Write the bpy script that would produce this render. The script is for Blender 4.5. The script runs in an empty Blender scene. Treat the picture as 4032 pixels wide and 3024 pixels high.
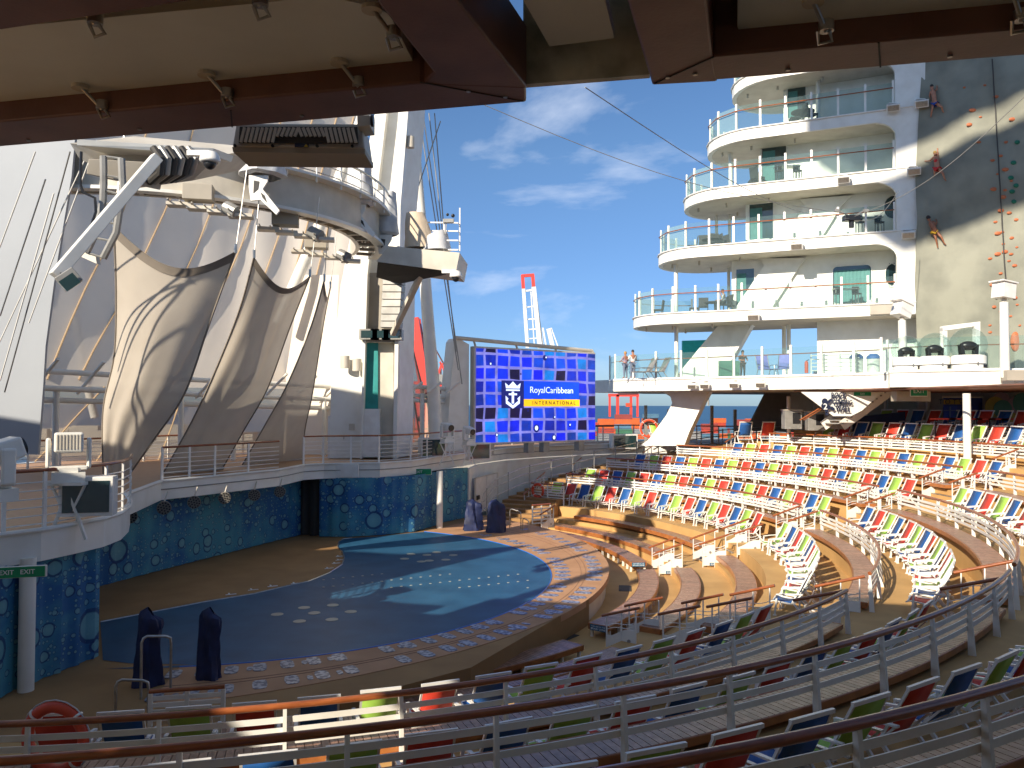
import bpy, math, random
from mathutils import Vector, Matrix, noise
random.seed(7)
S = bpy.context.scene
R = math.radians
cos, sin, pi = math.cos, math.sin, math.pi
# ------------------------------------------------------------------ camera
EYE = 6.5; FPX = 800.0; PIT = math.atan(21/800)
cam = bpy.data.cameras.new('camera'); camo = bpy.data.objects.new('camera', cam)
S.collection.objects.link(camo); S.camera = camo
camo.location = (0, 0, EYE); camo.rotation_euler = (pi/2 + PIT, R(-0.15), 0)
cam.sensor_width = 36; cam.lens = 36*FPX/1024; cam.clip_start = 0.05; cam.clip_end = 60000
# ------------------------------------------------------------------ sky, sun, exposure
SUN_EL, SUN_AZ = 27.0, 217.0          # azimuth clockwise from +Y
w = bpy.data.worlds.new('World'); S.world = w; w.use_nodes = True
nt = w.node_tree; nt.nodes.clear(); N = nt.nodes.new; L = nt.links.new
out = N('ShaderNodeOutputWorld'); bg = N('ShaderNodeBackground'); bg.inputs[1].default_value = 0.080
sky = N('ShaderNodeTexSky'); sky.sky_type = 'NISHITA'; sky.sun_disc = False
sky.sun_elevation = R(SUN_EL); sky.sun_rotation = R(SUN_AZ); sky.altitude = 0; sky.air_density = 1.0; sky.dust_density = 0.25; sky.ozone_density = 2.5
tc = N('ShaderNodeTexCoord'); mp = N('ShaderNodeMapping'); mp.inputs['Scale'].default_value = (1.0, 1.0, 3.4)
mp.inputs['Location'].default_value = (0.35, 0.1, 0.25)
n1 = N('ShaderNodeTexNoise'); n1.inputs['Scale'].default_value = 1.7; n1.inputs['Detail'].default_value = 9; n1.inputs['Roughness'].default_value = 0.56; n1.inputs['Distortion'].default_value = 0.35
cr = N('ShaderNodeValToRGB'); cr.color_ramp.elements[0].position = 0.53; cr.color_ramp.elements[1].position = 0.72
cr.color_ramp.elements[0].color = (0, 0, 0, 1); cr.color_ramp.elements[1].color = (0.85, 0.85, 0.85, 1)
mx = N('ShaderNodeMix'); mx.data_type = 'RGBA'; mx.inputs[7].default_value = (9.5, 10.0, 11.0, 1)
L(tc.outputs['Generated'], mp.inputs[0]); L(mp.outputs[0], n1.inputs[0]); L(n1.outputs[0], cr.inputs[0])
hs = N('ShaderNodeHueSaturation'); hs.inputs['Saturation'].default_value = 1.10; hs.inputs['Value'].default_value = 1.0
tn = N('ShaderNodeMix'); tn.data_type = 'RGBA'; tn.blend_type = 'MULTIPLY'; tn.inputs[0].default_value = 1.0; tn.inputs[7].default_value = (0.94, 0.97, 1.05, 1)
L(sky.outputs[0], tn.inputs[6]); L(tn.outputs[2], hs.inputs['Color'])
sz = N('ShaderNodeSeparateXYZ'); L(tc.outputs['Generated'], sz.inputs[0]); hr = N('ShaderNodeValToRGB'); hr.color_ramp.elements[0].position = 0.0; hr.color_ramp.elements[0].color = (.44, .63, 1.0, 1); hr.color_ramp.elements[1].position = .30; hr.color_ramp.elements[1].color = (.94, .97, 1.0, 1)
hm = N('ShaderNodeMix'); hm.data_type = 'RGBA'; hm.blend_type = 'MULTIPLY'; hm.inputs[0].default_value = 1; L(sz.outputs[2], hr.inputs[0]); L(hs.outputs[0], hm.inputs[6]); L(hr.outputs[0], hm.inputs[7])
cz = N('ShaderNodeMapRange'); cz.inputs[1].default_value = 0.0; cz.inputs[2].default_value = .12; L(sz.outputs[2], cz.inputs[0]); cm = N('ShaderNodeMath'); cm.operation = 'MULTIPLY'; L(cr.outputs[0], cm.inputs[0]); L(cz.outputs[0], cm.inputs[1])
L(cm.outputs[0], mx.inputs[0]); L(hm.outputs[2], mx.inputs[6]); L(mx.outputs[2], bg.inputs[0]); L(bg.outputs[0], out.inputs[0])
sl = bpy.data.lights.new('sun', 'SUN'); so = bpy.data.objects.new('sun', sl); S.collection.objects.link(so)
sl.energy = 5.0; sl.angle = R(0.53); sl.color = (1.0, 0.90, 0.74)
sd = Vector((sin(R(SUN_AZ))*cos(R(SUN_EL)), cos(R(SUN_AZ))*cos(R(SUN_EL)), sin(R(SUN_EL))))
so.rotation_euler = sd.to_track_quat('Z', 'Y').to_euler()
vs = S.view_settings; vs.view_transform = 'Standard'; vs.look = 'None'; vs.exposure = 0.58; vs.gamma = 1; vs.use_curve_mapping = False
S.render.engine = 'CYCLES'; S.cycles.use_denoising = True
S.cycles.max_bounces = 7; S.cycles.diffuse_bounces = 4; S.cycles.glossy_bounces = 3; S.cycles.transparent_max_bounces = 12; S.cycles.transmission_bounces = 4
S.cycles.caustics_reflective = False; S.cycles.caustics_refractive = False; S.cycles.sample_clamp_indirect = 6
# ------------------------------------------------------------------ materials
def mat(name, col, rough=0.5, col2=None, nscale=3.0, bump=0.0, bscale=40, metal=0.0, var=0.0, spec=0.5, ndetail=6, lo=0.35, hi=0.65, coat=0.0, stretch=None, trans=0.0):
    m = bpy.data.materials.new(name); m.use_nodes = True; t = m.node_tree; p = t.nodes['Principled BSDF']
    p.inputs['Roughness'].default_value = rough; p.inputs['Metallic'].default_value = metal
    p.inputs['Specular IOR Level'].default_value = spec; p.inputs['Coat Weight'].default_value = coat; p.inputs['Coat Roughness'].default_value = 0.15
    co = t.nodes.new('ShaderNodeTexCoord'); mpp = t.nodes.new('ShaderNodeMapping'); t.links.new(co.outputs['Object'], mpp.inputs[0])
    if stretch: mpp.inputs['Scale'].default_value = stretch
    col2 = col2 or tuple(c*0.86 for c in col)
    n = t.nodes.new('ShaderNodeTexNoise'); n.inputs['Scale'].default_value = nscale; n.inputs['Detail'].default_value = ndetail
    t.links.new(mpp.outputs[0], n.inputs[0])
    r = t.nodes.new('ShaderNodeValToRGB'); r.color_ramp.elements[0].position = lo; r.color_ramp.elements[1].position = hi
    r.color_ramp.elements[0].color = (*col2, 1); r.color_ramp.elements[1].color = (*col, 1)
    t.links.new(n.outputs[0], r.inputs[0]); c = r.outputs[0]
    if var:
        a = t.nodes.new('ShaderNodeAttribute'); a.attribute_name = 'var'
        ma = t.nodes.new('ShaderNodeMath'); ma.operation = 'MULTIPLY_ADD'; ma.inputs[1].default_value = var; ma.inputs[2].default_value = 1 - var/2
        t.links.new(a.outputs['Fac'], ma.inputs[0])
        v = t.nodes.new('ShaderNodeVectorMath'); v.operation = 'SCALE'; t.links.new(c, v.inputs[0]); t.links.new(ma.outputs[0], v.inputs['Scale']); c = v.outputs[0]
    t.links.new(c, p.inputs['Base Color'])
    if bump:
        n2 = t.nodes.new('ShaderNodeTexNoise'); n2.inputs['Scale'].default_value = bscale; n2.inputs['Detail'].default_value = 5; t.links.new(mpp.outputs[0], n2.inputs[0])
        b = t.nodes.new('ShaderNodeBump'); b.inputs['Strength'].default_value = bump; b.inputs['Distance'].default_value = 0.02
        t.links.new(n2.outputs[0], b.inputs['Height']); t.links.new(b.outputs[0], p.inputs['Normal'])
    if trans:
        o = t.nodes['Material Output']; tr = t.nodes.new('ShaderNodeBsdfTransparent'); tl = t.nodes.new('ShaderNodeBsdfTranslucent'); m1 = t.nodes.new('ShaderNodeMixShader'); m2 = t.nodes.new('ShaderNodeMixShader')
        t.links.new(c, tl.inputs[0]); m1.inputs[0].default_value = 0.2; t.links.new(p.outputs[0], m1.inputs[1]); t.links.new(tl.outputs[0], m1.inputs[2])
        m2.inputs[0].default_value = trans; t.links.new(m1.outputs[0], m2.inputs[1]); t.links.new(tr.outputs[0], m2.inputs[2]); t.links.new(m2.outputs[0], o.inputs[0])
    return m
def glass(name, tint, opac=0.25, rough=0.05):
    m = bpy.data.materials.new(name); m.use_nodes = True; t = m.node_tree; t.nodes.clear()
    o = t.nodes.new('ShaderNodeOutputMaterial'); tr = t.nodes.new('ShaderNodeBsdfTransparent'); g = t.nodes.new('ShaderNodeBsdfPrincipled')
    g.inputs['Base Color'].default_value = (*tint, 1); g.inputs['Roughness'].default_value = rough
    tr.inputs[0].default_value = (0.86, 0.93, 0.92, 1)
    f = t.nodes.new('ShaderNodeLayerWeight'); f.inputs[0].default_value = 0.35
    ma = t.nodes.new('ShaderNodeMath'); ma.operation = 'MULTIPLY_ADD'; ma.inputs[1].default_value = 0.32; ma.inputs[2].default_value = opac; ma.use_clamp = True
    t.links.new(f.outputs['Fresnel'], ma.inputs[0])
    mi = t.nodes.new('ShaderNodeMixShader'); t.links.new(ma.outputs[0], mi.inputs[0]); t.links.new(tr.outputs[0], mi.inputs[1]); t.links.new(g.outputs[0], mi.inputs[2]); t.links.new(mi.outputs[0], o.inputs[0])
    return m
def emis(name, col, s):
    m = mat(name, col); p = m.node_tree.nodes['Principled BSDF']; p.inputs['Emission Color'].default_value = (*col, 1); p.inputs['Emission Strength'].default_value = s; return m
M = dict(
 white=mat('white_paint', (.80, .78, .72), .38, (.72, .69, .62), 1.3, .03, 25, lo=.3, hi=.6),
 whiteg=mat('white_gloss_paint', (.82, .80, .76), .25, (.74, .71, .66), 2.5),
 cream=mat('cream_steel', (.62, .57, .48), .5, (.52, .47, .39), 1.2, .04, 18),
 grey=mat('grey_steel', (.34, .33, .31), .45, (.25, .24, .22), 2.0, metal=.3),
 steel=mat('stainless_steel', (.50, .48, .45), .32, (.38, .36, .33), 6.0, metal=.85),
 black=mat('black_plastic', (.018, .018, .02), .35),
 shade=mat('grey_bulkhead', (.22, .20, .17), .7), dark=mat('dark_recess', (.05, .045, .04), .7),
 deck=mat('ochre_rubber_deck', (.60, .36, .135), .78, (.44, .255, .09), .8, .12, 90, ndetail=10, lo=.25, hi=.72),
 decklo=mat('brown_rubber_stage', (.36, .20, .075), .8, (.29, .155, .055), .7, .12, 80, ndetail=9),
 apron=mat('clay_apron', (.50, .27, .14), .75, (.43, .225, .11), 1.0, .1, 80, ndetail=8),
 wood=mat('varnished_handrail', (.36, .105, .03), .28, (.22, .06, .018), 3.0, .05, 30, coat=.4, stretch=(1, 1, 6)),
 teak=mat('teak_plank', (.36, .20, .135), .32, (.22, .105, .065), 7.0, .15, 60, var=.5, ndetail=8, spec=.6),
 teakf=mat('teak_fascia', (.42, .155, .045), .35, (.30, .10, .03), 4.0, .05, 30, coat=.3),
 woodeck=mat('deck_board', (.50, .30, .16), .6, (.40, .22, .11), 3.0, .1, 40, stretch=(1, 12, 1)),
 pool=mat('blue_pool_floor', (.030, .118, .215), .48, (.018, .076, .150), .9, .08, 70, spec=.3, ndetail=10, lo=.3, hi=.7),
 blueline=mat('blue_trim', (.02, .16, .60), .3),
 green=mat('green_sling', (.34, .56, .085), .6, (.30, .50, .07), 6, .05, 200),
 red=mat('red_sling', (.66, .055, .03), .6, (.56, .04, .022), 6, .05, 200),
 blue=mat('blue_sling', (.014, .10, .33), .6, (.012, .08, .27), 6, .05, 200),
 sail=mat('beige_mesh_sail', (.60, .53, .44), .8, (.56, .49, .405), 1.2, .08, 25, trans=.06),
 hem=mat('sail_hem', (.25, .21, .17), .8),
 mesh=mat('pale_windscreen_mesh', (.84, .76, .66), .85, (.78, .70, .61), .4, trans=.03), screenmesh=mat('dense_sun_mesh', (.62, .58, .52), .85, nscale=.4, trans=.80),
 meshlo=mat('thin_windscreen_mesh', (.56, .45, .34), .85, (.56, .46, .36), .4, trans=.30),
 seam=mat('seam_tape', (.52, .37, .22), .8),
 brown=mat('brown_painted_beam', (.21, .095, .065), .45, (.14, .058, .038), 1.5, .08, 30),
 cpanel=mat('overhead_panel', (.74, .76, .74), .6, (.66, .68, .66), 1.2, .03, 60), panelshade=mat('shaded_white_panel', (.33, .35, .38), .6, (.29, .31, .34), .3), panel=mat('beige_light_panel', (.42, .37, .30), .6, (.36, .32, .26), 1.2, .03, 60),  # blue-grey base colour carries the shade on the white panel at left
 soffit=mat('stained_grey_steel', (.70, .70, .60), .42, (.36, .37, .31), 2.2, .08, 12, ndetail=9, lo=.42, hi=.6),
 navy=mat('navy_cover_cloth', (.010, .020, .085), .6, (.007, .012, .05), 3, .2, 8),
 tealb=mat('bright_teal_panel', (.02, .50, .52), .5), teal=mat('teal_panel', (.02, .28, .27), .5, (.015, .22, .21), 2),
 glass=glass('balcony_glass', (.45, .58, .60), .05),
 dome=glass('clear_dome', (.45, .5, .5), .0), window=mat('dark_window_glass', (.02, .05, .055), .06, spec=.9),
 curtainc=mat('window_curtain', (.10, .26, .25), .8),
 rock=mat('grey_climbing_wall', (.29, .285, .225), .85, (.18, .18, .145), .55, .25, 6, ndetail=9, lo=.3, hi=.65),
 holdo=mat('orange_hold', (.52, .15, .06), .6), holdg=mat('green_hold', (.01, .16, .09), .6),
 conc=mat('concrete_quay', (.42, .38, .32), .9, (.33, .30, .25), .02),
 cover=mat('silver_tarp', (.62, .62, .62), .5, (.48, .48, .50), 2.0, .35, 5),
 coverb=mat('beige_tarp', (.68, .55, .40), .7, (.58, .46, .33), 2.0, .3, 5),
 craner=mat('crane_red', (.72, .055, .04), .5, (.62, .045, .03), .05), cranew=mat('crane_white', (.75, .74, .70), .5, nscale=.05), craned=mat('crane_dark', (.10, .03, .03), .6),
 lifeb=mat('lifebuoy_orange', (.70, .075, .025), .5), wicker=mat('dark_wicker', (.045, .042, .042), .8, bump=.5, bscale=90),
 lavender=mat('lavender_sling', (.17, .19, .52), .6), fireb=mat('cabinet_white', (.62, .60, .55), .5),
 skin=mat('skin', (.44, .20, .12), .5, (.38, .16, .09), 5), skind=mat('tanned_skin', (.30, .12, .06), .5, (.24, .09, .045), 5), hair=mat('dark_hair', (.02, .012, .01), .6), hairb=mat('blonde_hair', (.42, .24, .06), .6),
 cyellow=mat('yellow_shorts', (.62, .36, .02), .7), cred=mat('red_swimwear', (.60, .02, .02), .7), cblue=mat('blue_trunks', (.02, .06, .28), .7),
 cwhite=mat('white_shirt', (.70, .70, .68), .8), cdark=mat('dark_clothing', (.03, .028, .03), .8), cjean=mat('grey_jeans', (.16, .20, .28), .8), cfloral=mat('floral_blouse', (.42, .30, .30), .8, (.20, .16, .30), 14),
 signb=mat('blue_label', (.02, .13, .24), .4), signg=mat('green_exit_panel', (.0, .26, .10), .4), signt=mat('teal_round_sign', (.01, .28, .30), .4),
 ink=mat('sign_lettering', (.80, .80, .78), .5), inkd=mat('navy_lettering', (.012, .018, .05), .5), yellow=mat('yellow_paint', (.62, .42, .03), .5), pink=mat('mauve_paint', (.34, .19, .20), .7), greenp=mat('green_paint', (.07, .20, .14), .7), mustard=mat('mustard_paint', (.40, .27, .04), .7),
 grate=mat('grate_metal', (.42, .44, .50), .4, (.13, .14, .20), 9, metal=.3, lo=.45, hi=.55), disc=mat('pale_pool_light', (.42, .41, .33), .4),
)
# sea
def seamat():
    m = mat('sea_water', (.010, .055, .12), .35, (.016, .075, .14), .004, spec=.25); t = m.node_tree; p = t.nodes['Principled BSDF']
    co = t.nodes.new('ShaderNodeTexCoord'); n = t.nodes.new('ShaderNodeTexNoise'); n.inputs['Scale'].default_value = .25; n.inputs['Detail'].default_value = 8
    b = t.nodes.new('ShaderNodeBump'); b.inputs['Strength'].default_value = .9; b.inputs['Distance'].default_value = 1.2
    t.links.new(co.outputs['Object'], n.inputs[0]); t.links.new(n.outputs[0], b.inputs['Height']); t.links.new(b.outputs[0], p.inputs['Normal']); return m
M['sea'] = seamat()
# printed curtain: bubbles over blue and teal water, pattern belongs to the cloth
def curtainmat():
    m = bpy.data.materials.new('bubble_print_curtain'); m.use_nodes = True; t = m.node_tree; p = t.nodes['Principled BSDF']; p.inputs['Roughness'].default_value = .75
    X = t.nodes.new; K = t.links.new
    uv = X('ShaderNodeUVMap'); uv.uv_map = 'uv'
    n = X('ShaderNodeTexNoise'); n.inputs['Scale'].default_value = .32; n.inputs['Detail'].default_value = 7; n.inputs['Roughness'].default_value = .6; K(uv.outputs[0], n.inputs[0])
    r = X('ShaderNodeValToRGB'); e = r.color_ramp.elements; e[0].position = .42; e[0].color = (.016, .11, .28, 1); e[1].position = .56; e[1].color = (.06, .26, .34, 1)
    K(n.outputs[0], r.inputs[0]); c = r.outputs[0]
    prev = c
    for sc, th, seed, den in ((6.5, .36, 1.9, .38), (3.0, .34, 7.7, .42), (1.4, .38, 3.3, .3), (.75, .38, 0, .62)):
        mp_ = X('ShaderNodeMapping'); mp_.inputs['Location'].default_value = (seed, seed*1.7, 0); K(uv.outputs[0], mp_.inputs[0])
        v = X('ShaderNodeTexVoronoi'); v.voronoi_dimensions = '2D'; v.inputs['Scale'].default_value = sc; v.inputs['Randomness'].default_value = .85; K(mp_.outputs[0], v.inputs['Vector'])
        sp = X('ShaderNodeSeparateColor'); K(v.outputs['Color'], sp.inputs[0])
        # radius per cell
        rad = X('ShaderNodeMath'); rad.operation = 'MULTIPLY_ADD'; rad.inputs[1].default_value = th*.7; rad.inputs[2].default_value = th*.25; K(sp.outputs[0], rad.inputs[0])
        on = X('ShaderNodeMath'); on.operation = 'GREATER_THAN'; on.inputs[1].default_value = den; K(sp.outputs[1], on.inputs[0])
        q = X('ShaderNodeMath'); q.operation = 'DIVIDE'; K(v.outputs['Distance'], q.inputs[0]); K(rad.outputs[0], q.inputs[1])
        rr = X('ShaderNodeValToRGB'); el = rr.color_ramp.elements; el[0].position = 0; el[0].color = (.17, .38, .41, 1); el[1].position = 1.0; el[1].color = (0.006, .035, .14, 1)
        a = el.new(.72); a.color = (.13, .32, .37, 1); b_ = el.new(.80); b_.color = (.006, .03, .12, 1)
        K(q.outputs[0], rr.inputs[0])
        ins = X('ShaderNodeMath'); ins.operation = 'LESS_THAN'; ins.inputs[1].default_value = 1.0; K(q.outputs[0], ins.inputs[0])
        f = X('ShaderNodeMath'); f.operation = 'MULTIPLY'; K(ins.outputs[0], f.inputs[0]); K(on.outputs[0], f.inputs[1])
        f2 = X('ShaderNodeMath'); f2.operation = 'MULTIPLY'; f2.inputs[1].default_value = .8; K(f.outputs[0], f2.inputs[0])
        mi = X('ShaderNodeMix'); mi.data_type = 'RGBA'; K(f2.outputs[0], mi.inputs[0]); K(prev, mi.inputs[6]); K(rr.outputs[0], mi.inputs[7]); prev = mi.outputs[2]
    K(prev, p.inputs['Base Color'])
    return m
M['bubbles'] = curtainmat()
def attrmat(name, em=0.0, rough=.5):
    m = bpy.data.materials.new(name); m.use_nodes = True; t = m.node_tree; p = t.nodes['Principled BSDF']; p.inputs['Roughness'].default_value = rough
    a = t.nodes.new('ShaderNodeAttribute'); a.attribute_name = 'paint'
    if em:
        n = t.nodes.new('ShaderNodeTexNoise'); n.inputs['Scale'].default_value = 1.3; n.inputs['Detail'].default_value = 5; co = t.nodes.new('ShaderNodeTexCoord'); t.links.new(co.outputs['Object'], n.inputs[0])
        ma = t.nodes.new('ShaderNodeMath'); ma.operation = 'MULTIPLY_ADD'; ma.inputs[1].default_value = 1.6; ma.inputs[2].default_value = .2; t.links.new(n.outputs[0], ma.inputs[0])
        v = t.nodes.new('ShaderNodeVectorMath'); v.operation = 'SCALE'; t.links.new(a.outputs['Color'], v.inputs[0]); t.links.new(ma.outputs[0], v.inputs['Scale'])
        p.inputs['Base Color'].default_value = (.01, .01, .01, 1); t.links.new(v.outputs[0], p.inputs['Emission Color']); p.inputs['Emission Strength'].default_value = em
    else: t.links.new(a.outputs['Color'], p.inputs['Base Color'])
    return m
M['led'] = attrmat('led_screen_picture', 1.0); M['painted'] = attrmat('painted_reflection')  # per-face colours also paint the reflections on the glass doors
M['ledtext'] = emis('led_white', (.62, .72, .95), 1.0); M['ledyel'] = emis('led_yellow', (.75, .42, .01), 1.0); M['lednavy'] = emis('led_navy', (.004, .008, .11), 1.0); M['ledblue'] = emis('led_blue', (.0, .045, .62), 1.0); M['ledink'] = emis('led_ink', (.01, .01, .02), .3)
# ------------------------------------------------------------------ helpers
def ray(x, y):
    a = (x/2212*1024 - 512)/FPX; yy = y - (x - 1106)*0.0028*-1 if False else y
    b = (384 - yy/2212*1024)/FPX
    return Vector((a, cos(PIT) - b*sin(PIT), sin(PIT) + b*cos(PIT)))
def AT(x, y, z):
    d = ray(x, y); return d*((z - EYE)/d.z) + Vector((0, 0, EYE))
def W(x, y, D):
    d = ray(x, y); return d*(D/d.y) + Vector((0, 0, EYE))
def ONP(x, y, P0, n):
    d = ray(x, y); o = Vector((0, 0, EYE)); return o + d*((Vector(P0) - o).dot(Vector(n))/d.dot(Vector(n)))
def wloc(o):
    v = Vector((0, 0, 0))
    while o is not None: v += o.location; o = o.parent
    return v
class MB:
    def __init__(s): s.v = []; s.f = []; s.c = []; s.uv = []; s.k = 0
    def add(s, vs, fs, c=None):
        b = len(s.v); s.v += [Vector(p) for p in vs]; s.f += [tuple(i + b for i in f) for f in fs]
        c = c if c is not None else random.random(); s.c += [c]*len(fs); return s
    def hexa(s, p, c=None):   # 8 points: bottom 4 ccw, top 4 ccw
        return s.add(p, [(3, 2, 1, 0), (4, 5, 6, 7), (0, 1, 5, 4), (1, 2, 6, 5), (2, 3, 7, 6), (3, 0, 4, 7)], c)
    def box(s, c, d, rz=0, col=None, rot=None):
        m = rot or Matrix.Rotation(rz, 3, 'Z'); c = Vector(c)
        P = [c + m @ Vector((x*d[0]/2, y*d[1]/2, z*d[2]/2)) for z in (-1, 1) for x, y in ((-1, -1), (1, -1), (1, 1), (-1, 1))]
        return s.hexa(P, col)
    def bar(s, a, b, w_, h, up=(0, 0, 1), w2=None):   # rectangular bar along a->b
        a, b = Vector(a), Vector(b); d = (b - a).normalized(); u = Vector(up)
        if abs(d.dot(u)) > .98: u = Vector((1, 0, 0)) if abs(d.x) < .9 else Vector((0, 1, 0))
        x = d.cross(u).normalized(); z = x.cross(d); w2 = w2 or w_
        P = []
        for p, ww in ((a, w_), (b, w2)): P += [p - x*ww/2 - z*h/2, p + x*ww/2 - z*h/2, p + x*ww/2 + z*h/2, p - x*ww/2 + z*h/2]
        return s.add(P, [(3, 2, 1, 0), (4, 5, 6, 7), (0, 1, 5, 4), (1, 2, 6, 5), (2, 3, 7, 6), (3, 0, 4, 7)])
    def tube(s, pts, r, n=8, r2=None, cap=True):
        pts = [Vector(p) for p in pts]; m = len(pts); rings = []; prevx = None
        for i, p in enumerate(pts):
            d = (pts[min(i+1, m-1)] - pts[max(i-1, 0)]).normalized()
            x = (prevx - d*prevx.dot(d)) if prevx else d.cross(Vector((0, 0, 1)) if abs(d.z) < .95 else Vector((1, 0, 0)))
            if x.length < 1e-6: x = d.orthogonal()
            x.normalize(); prevx = x; y = d.cross(x)
            rr = r + ((r2 if r2 is not None else r) - r)*i/max(1, m-1)
            rings += [p + (x*cos(2*pi*k/n) + y*sin(2*pi*k/n))*rr for k in range(n)]
        fs = [(i*n + k, i*n + (k+1) % n, (i+1)*n + (k+1) % n, (i+1)*n + k) for i in range(m-1) for k in range(n)]
        if cap: fs += [tuple(range(n-1, -1, -1)), tuple((m-1)*n + k for k in range(n))]
        return s.add(rings, fs)
    def cyl(s, a, b, r, n=16, r2=None): return s.tube([a, b], r, n, r2)
    def prism(s, poly, z0, z1, c=None):   # xy polygon ccw
        n = len(poly); P = [(x, y, z0) for x, y in poly] + [(x, y, z1) for x, y in poly]
        return s.add(P, [tuple(range(n-1, -1, -1)), tuple(range(n, 2*n))] + [(i, (i+1) % n, n + (i+1) % n, n + i) for i in range(n)], c)
    def slab(s, pts, off, c=None):   # planar polygon of 3d points extruded by vector
        n = len(pts); pts = [Vector(p) for p in pts]; off = Vector(off)
        return s.add(pts + [p + off for p in pts], [tuple(range(n-1, -1, -1)), tuple(range(n, 2*n))] + [(i, (i+1) % n, n + (i+1) % n, n + i) for i in range(n)], c)
    def ball(s, c, r, n=16, m=10, sc=(1, 1, 1), z0=-1.0):
        c = Vector(c); t0 = math.asin(z0); P = []
        for i in range(m+1):
            t = t0 + (pi/2 - t0)*i/m
            P += [c + Vector((r*sc[0]*cos(t)*cos(2*pi*k/n), r*sc[1]*cos(t)*sin(2*pi*k/n), r*sc[2]*sin(t))) for k in range(n)]
        return s.add(P, [(i*n + k, i*n + (k+1) % n, (i+1)*n + (k+1) % n, (i+1)*n + k) for i in range(m) for k in range(n)])
    def lathe(s, c, prof, n=20):
        c = Vector(c); P = [c + Vector((r*cos(2*pi*k/n), r*sin(2*pi*k/n), z)) for r, z in prof for k in range(n)]
        return s.add(P, [(i*n + k, i*n + (k+1) % n, (i+1)*n + (k+1) % n, (i+1)*n + k) for i in range(len(prof)-1) for k in range(n)])
    def grid(s, fn, nu, nv):
        P = [fn(i/nu, j/nv) for j in range(nv+1) for i in range(nu+1)]
        return s.add(P, [(j*(nu+1)+i, j*(nu+1)+i+1, (j+1)*(nu+1)+i+1, (j+1)*(nu+1)+i) for j in range(nv) for i in range(nu)])
    def torus(s, c, R1, r, X, Y, n=28, m=8):
        c, X, Y = Vector(c), Vector(X).normalized(), Vector(Y).normalized(); Z = X.cross(Y); P = []
        for i in range(n):
            d = X*cos(2*pi*i/n) + Y*sin(2*pi*i/n)
            P += [c + d*(R1 + r*cos(2*pi*k/m)) + Z*r*sin(2*pi*k/m) for k in range(m)]
        return s.add(P, [(i*m + k, ((i+1) % n)*m + k, ((i+1) % n)*m + (k+1) % m, i*m + (k+1) % m) for i in range(n) for k in range(m)])
    def arc(s, r0, r1, z0, z1, a0, a1, step=1.5, caps=True, C_=None, c=None):   # ring sector, degrees
        cx, cy = C_ or CEN; n = max(1, int(abs(a1-a0)/step)); P = []
        for i in range(n+1):
            a = R(a0 + (a1-a0)*i/n)
            P += [(cx + r*cos(a), cy + r*sin(a), z) for r, z in ((r0, z0), (r1, z0), (r1, z1), (r0, z1))]
        fs = [(i*4 + k, i*4 + (k+1) % 4, (i+1)*4 + (k+1) % 4, (i+1)*4 + k) for i in range(n) for k in range(4)]
        if caps: fs += [(3, 2, 1, 0), tuple(n*4 + k for k in range(4))]
        return s.add(P, fs, c)
    def build(s, name, m, parent=None, smooth=False, local=False, kind=None, paint=None, solid=0):
        off = Vector((0, 0, 0)) if (local or parent is None) else wloc(parent)
        me = bpy.data.meshes.new(name); me.from_pydata([p - off for p in s.v], [], s.f)
        import bmesh
        at = me.attributes.new('var', 'FLOAT', 'FACE')
        at.data.foreach_set('value', [c if isinstance(c, float) else 0.5 for c in s.c])
        if any(not isinstance(c, (float, int)) for c in s.c):
            ca = me.attributes.new('paint', 'FLOAT_COLOR', 'FACE'); fl = []
            for c in s.c: fl += list(c)[:3] + [1] if not isinstance(c, (float, int)) else [.5, .5, .5, 1]
            ca.data.foreach_set('color', fl)
        bm = bmesh.new(); bm.from_mesh(me); bmesh.ops.recalc_face_normals(bm, faces=bm.faces); bm.to_mesh(me); bm.free()
        if smooth:
            for p in me.polygons: p.use_smooth = True
            try: me.set_sharp_from_angle(angle=R(40))
            except Exception: pass
        me.materials.append(M[m] if isinstance(m, str) else m); BEV = name in ('head', 'yoke_arm', 'yoke_base', 'case', 'junction_box', 'equipment_box', 'ballast_box', 'housing', 'camera_housing', 'body', 'fascia', 'cross_beam', 'edge_beam', 'square_boom', 'cabinet')
        o = bpy.data.objects.new(name, me); S.collection.objects.link(o); o.parent = parent
        if BEV:
            md = o.modifiers.new('bevel', 'BEVEL'); md.width = .05 if name in ('head', 'yoke_arm') else .018; md.segments = 2; md.limit_method = 'ANGLE'; md.angle_limit = R(40)
        if kind: o['kind'] = kind
        if solid:
            md = o.modifiers.new('thickness', 'SOLIDIFY'); md.thickness = solid; md.offset = 0
        return o
def tag(o, label, cat, group=None):
    o['label'] = label; o['category'] = cat
    if group: o['group'] = group
    return o
def thing(name, label, cat, loc=(0, 0, 0), group=None, rz=0):
    o = bpy.data.objects.new(name, None); S.collection.objects.link(o); o.location = loc; o.rotation_euler[2] = rz; o.empty_display_size = .2
    return tag(o, label, cat, group)
KIDS = {}
def copy_tree(o, parent=None):
    c = o.copy(); S.collection.objects.link(c); c.parent = parent
    for ch in kids(o): copy_tree(ch, c)
    return c
def kids(o):
    return [x for x in S.objects if x.parent == o] if o.name not in KIDS else KIDS[o.name]
def freeze(o):
    KIDS[o.name] = [x for x in S.objects if x.parent == o]
    for x in KIDS[o.name]: freeze(x)
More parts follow.
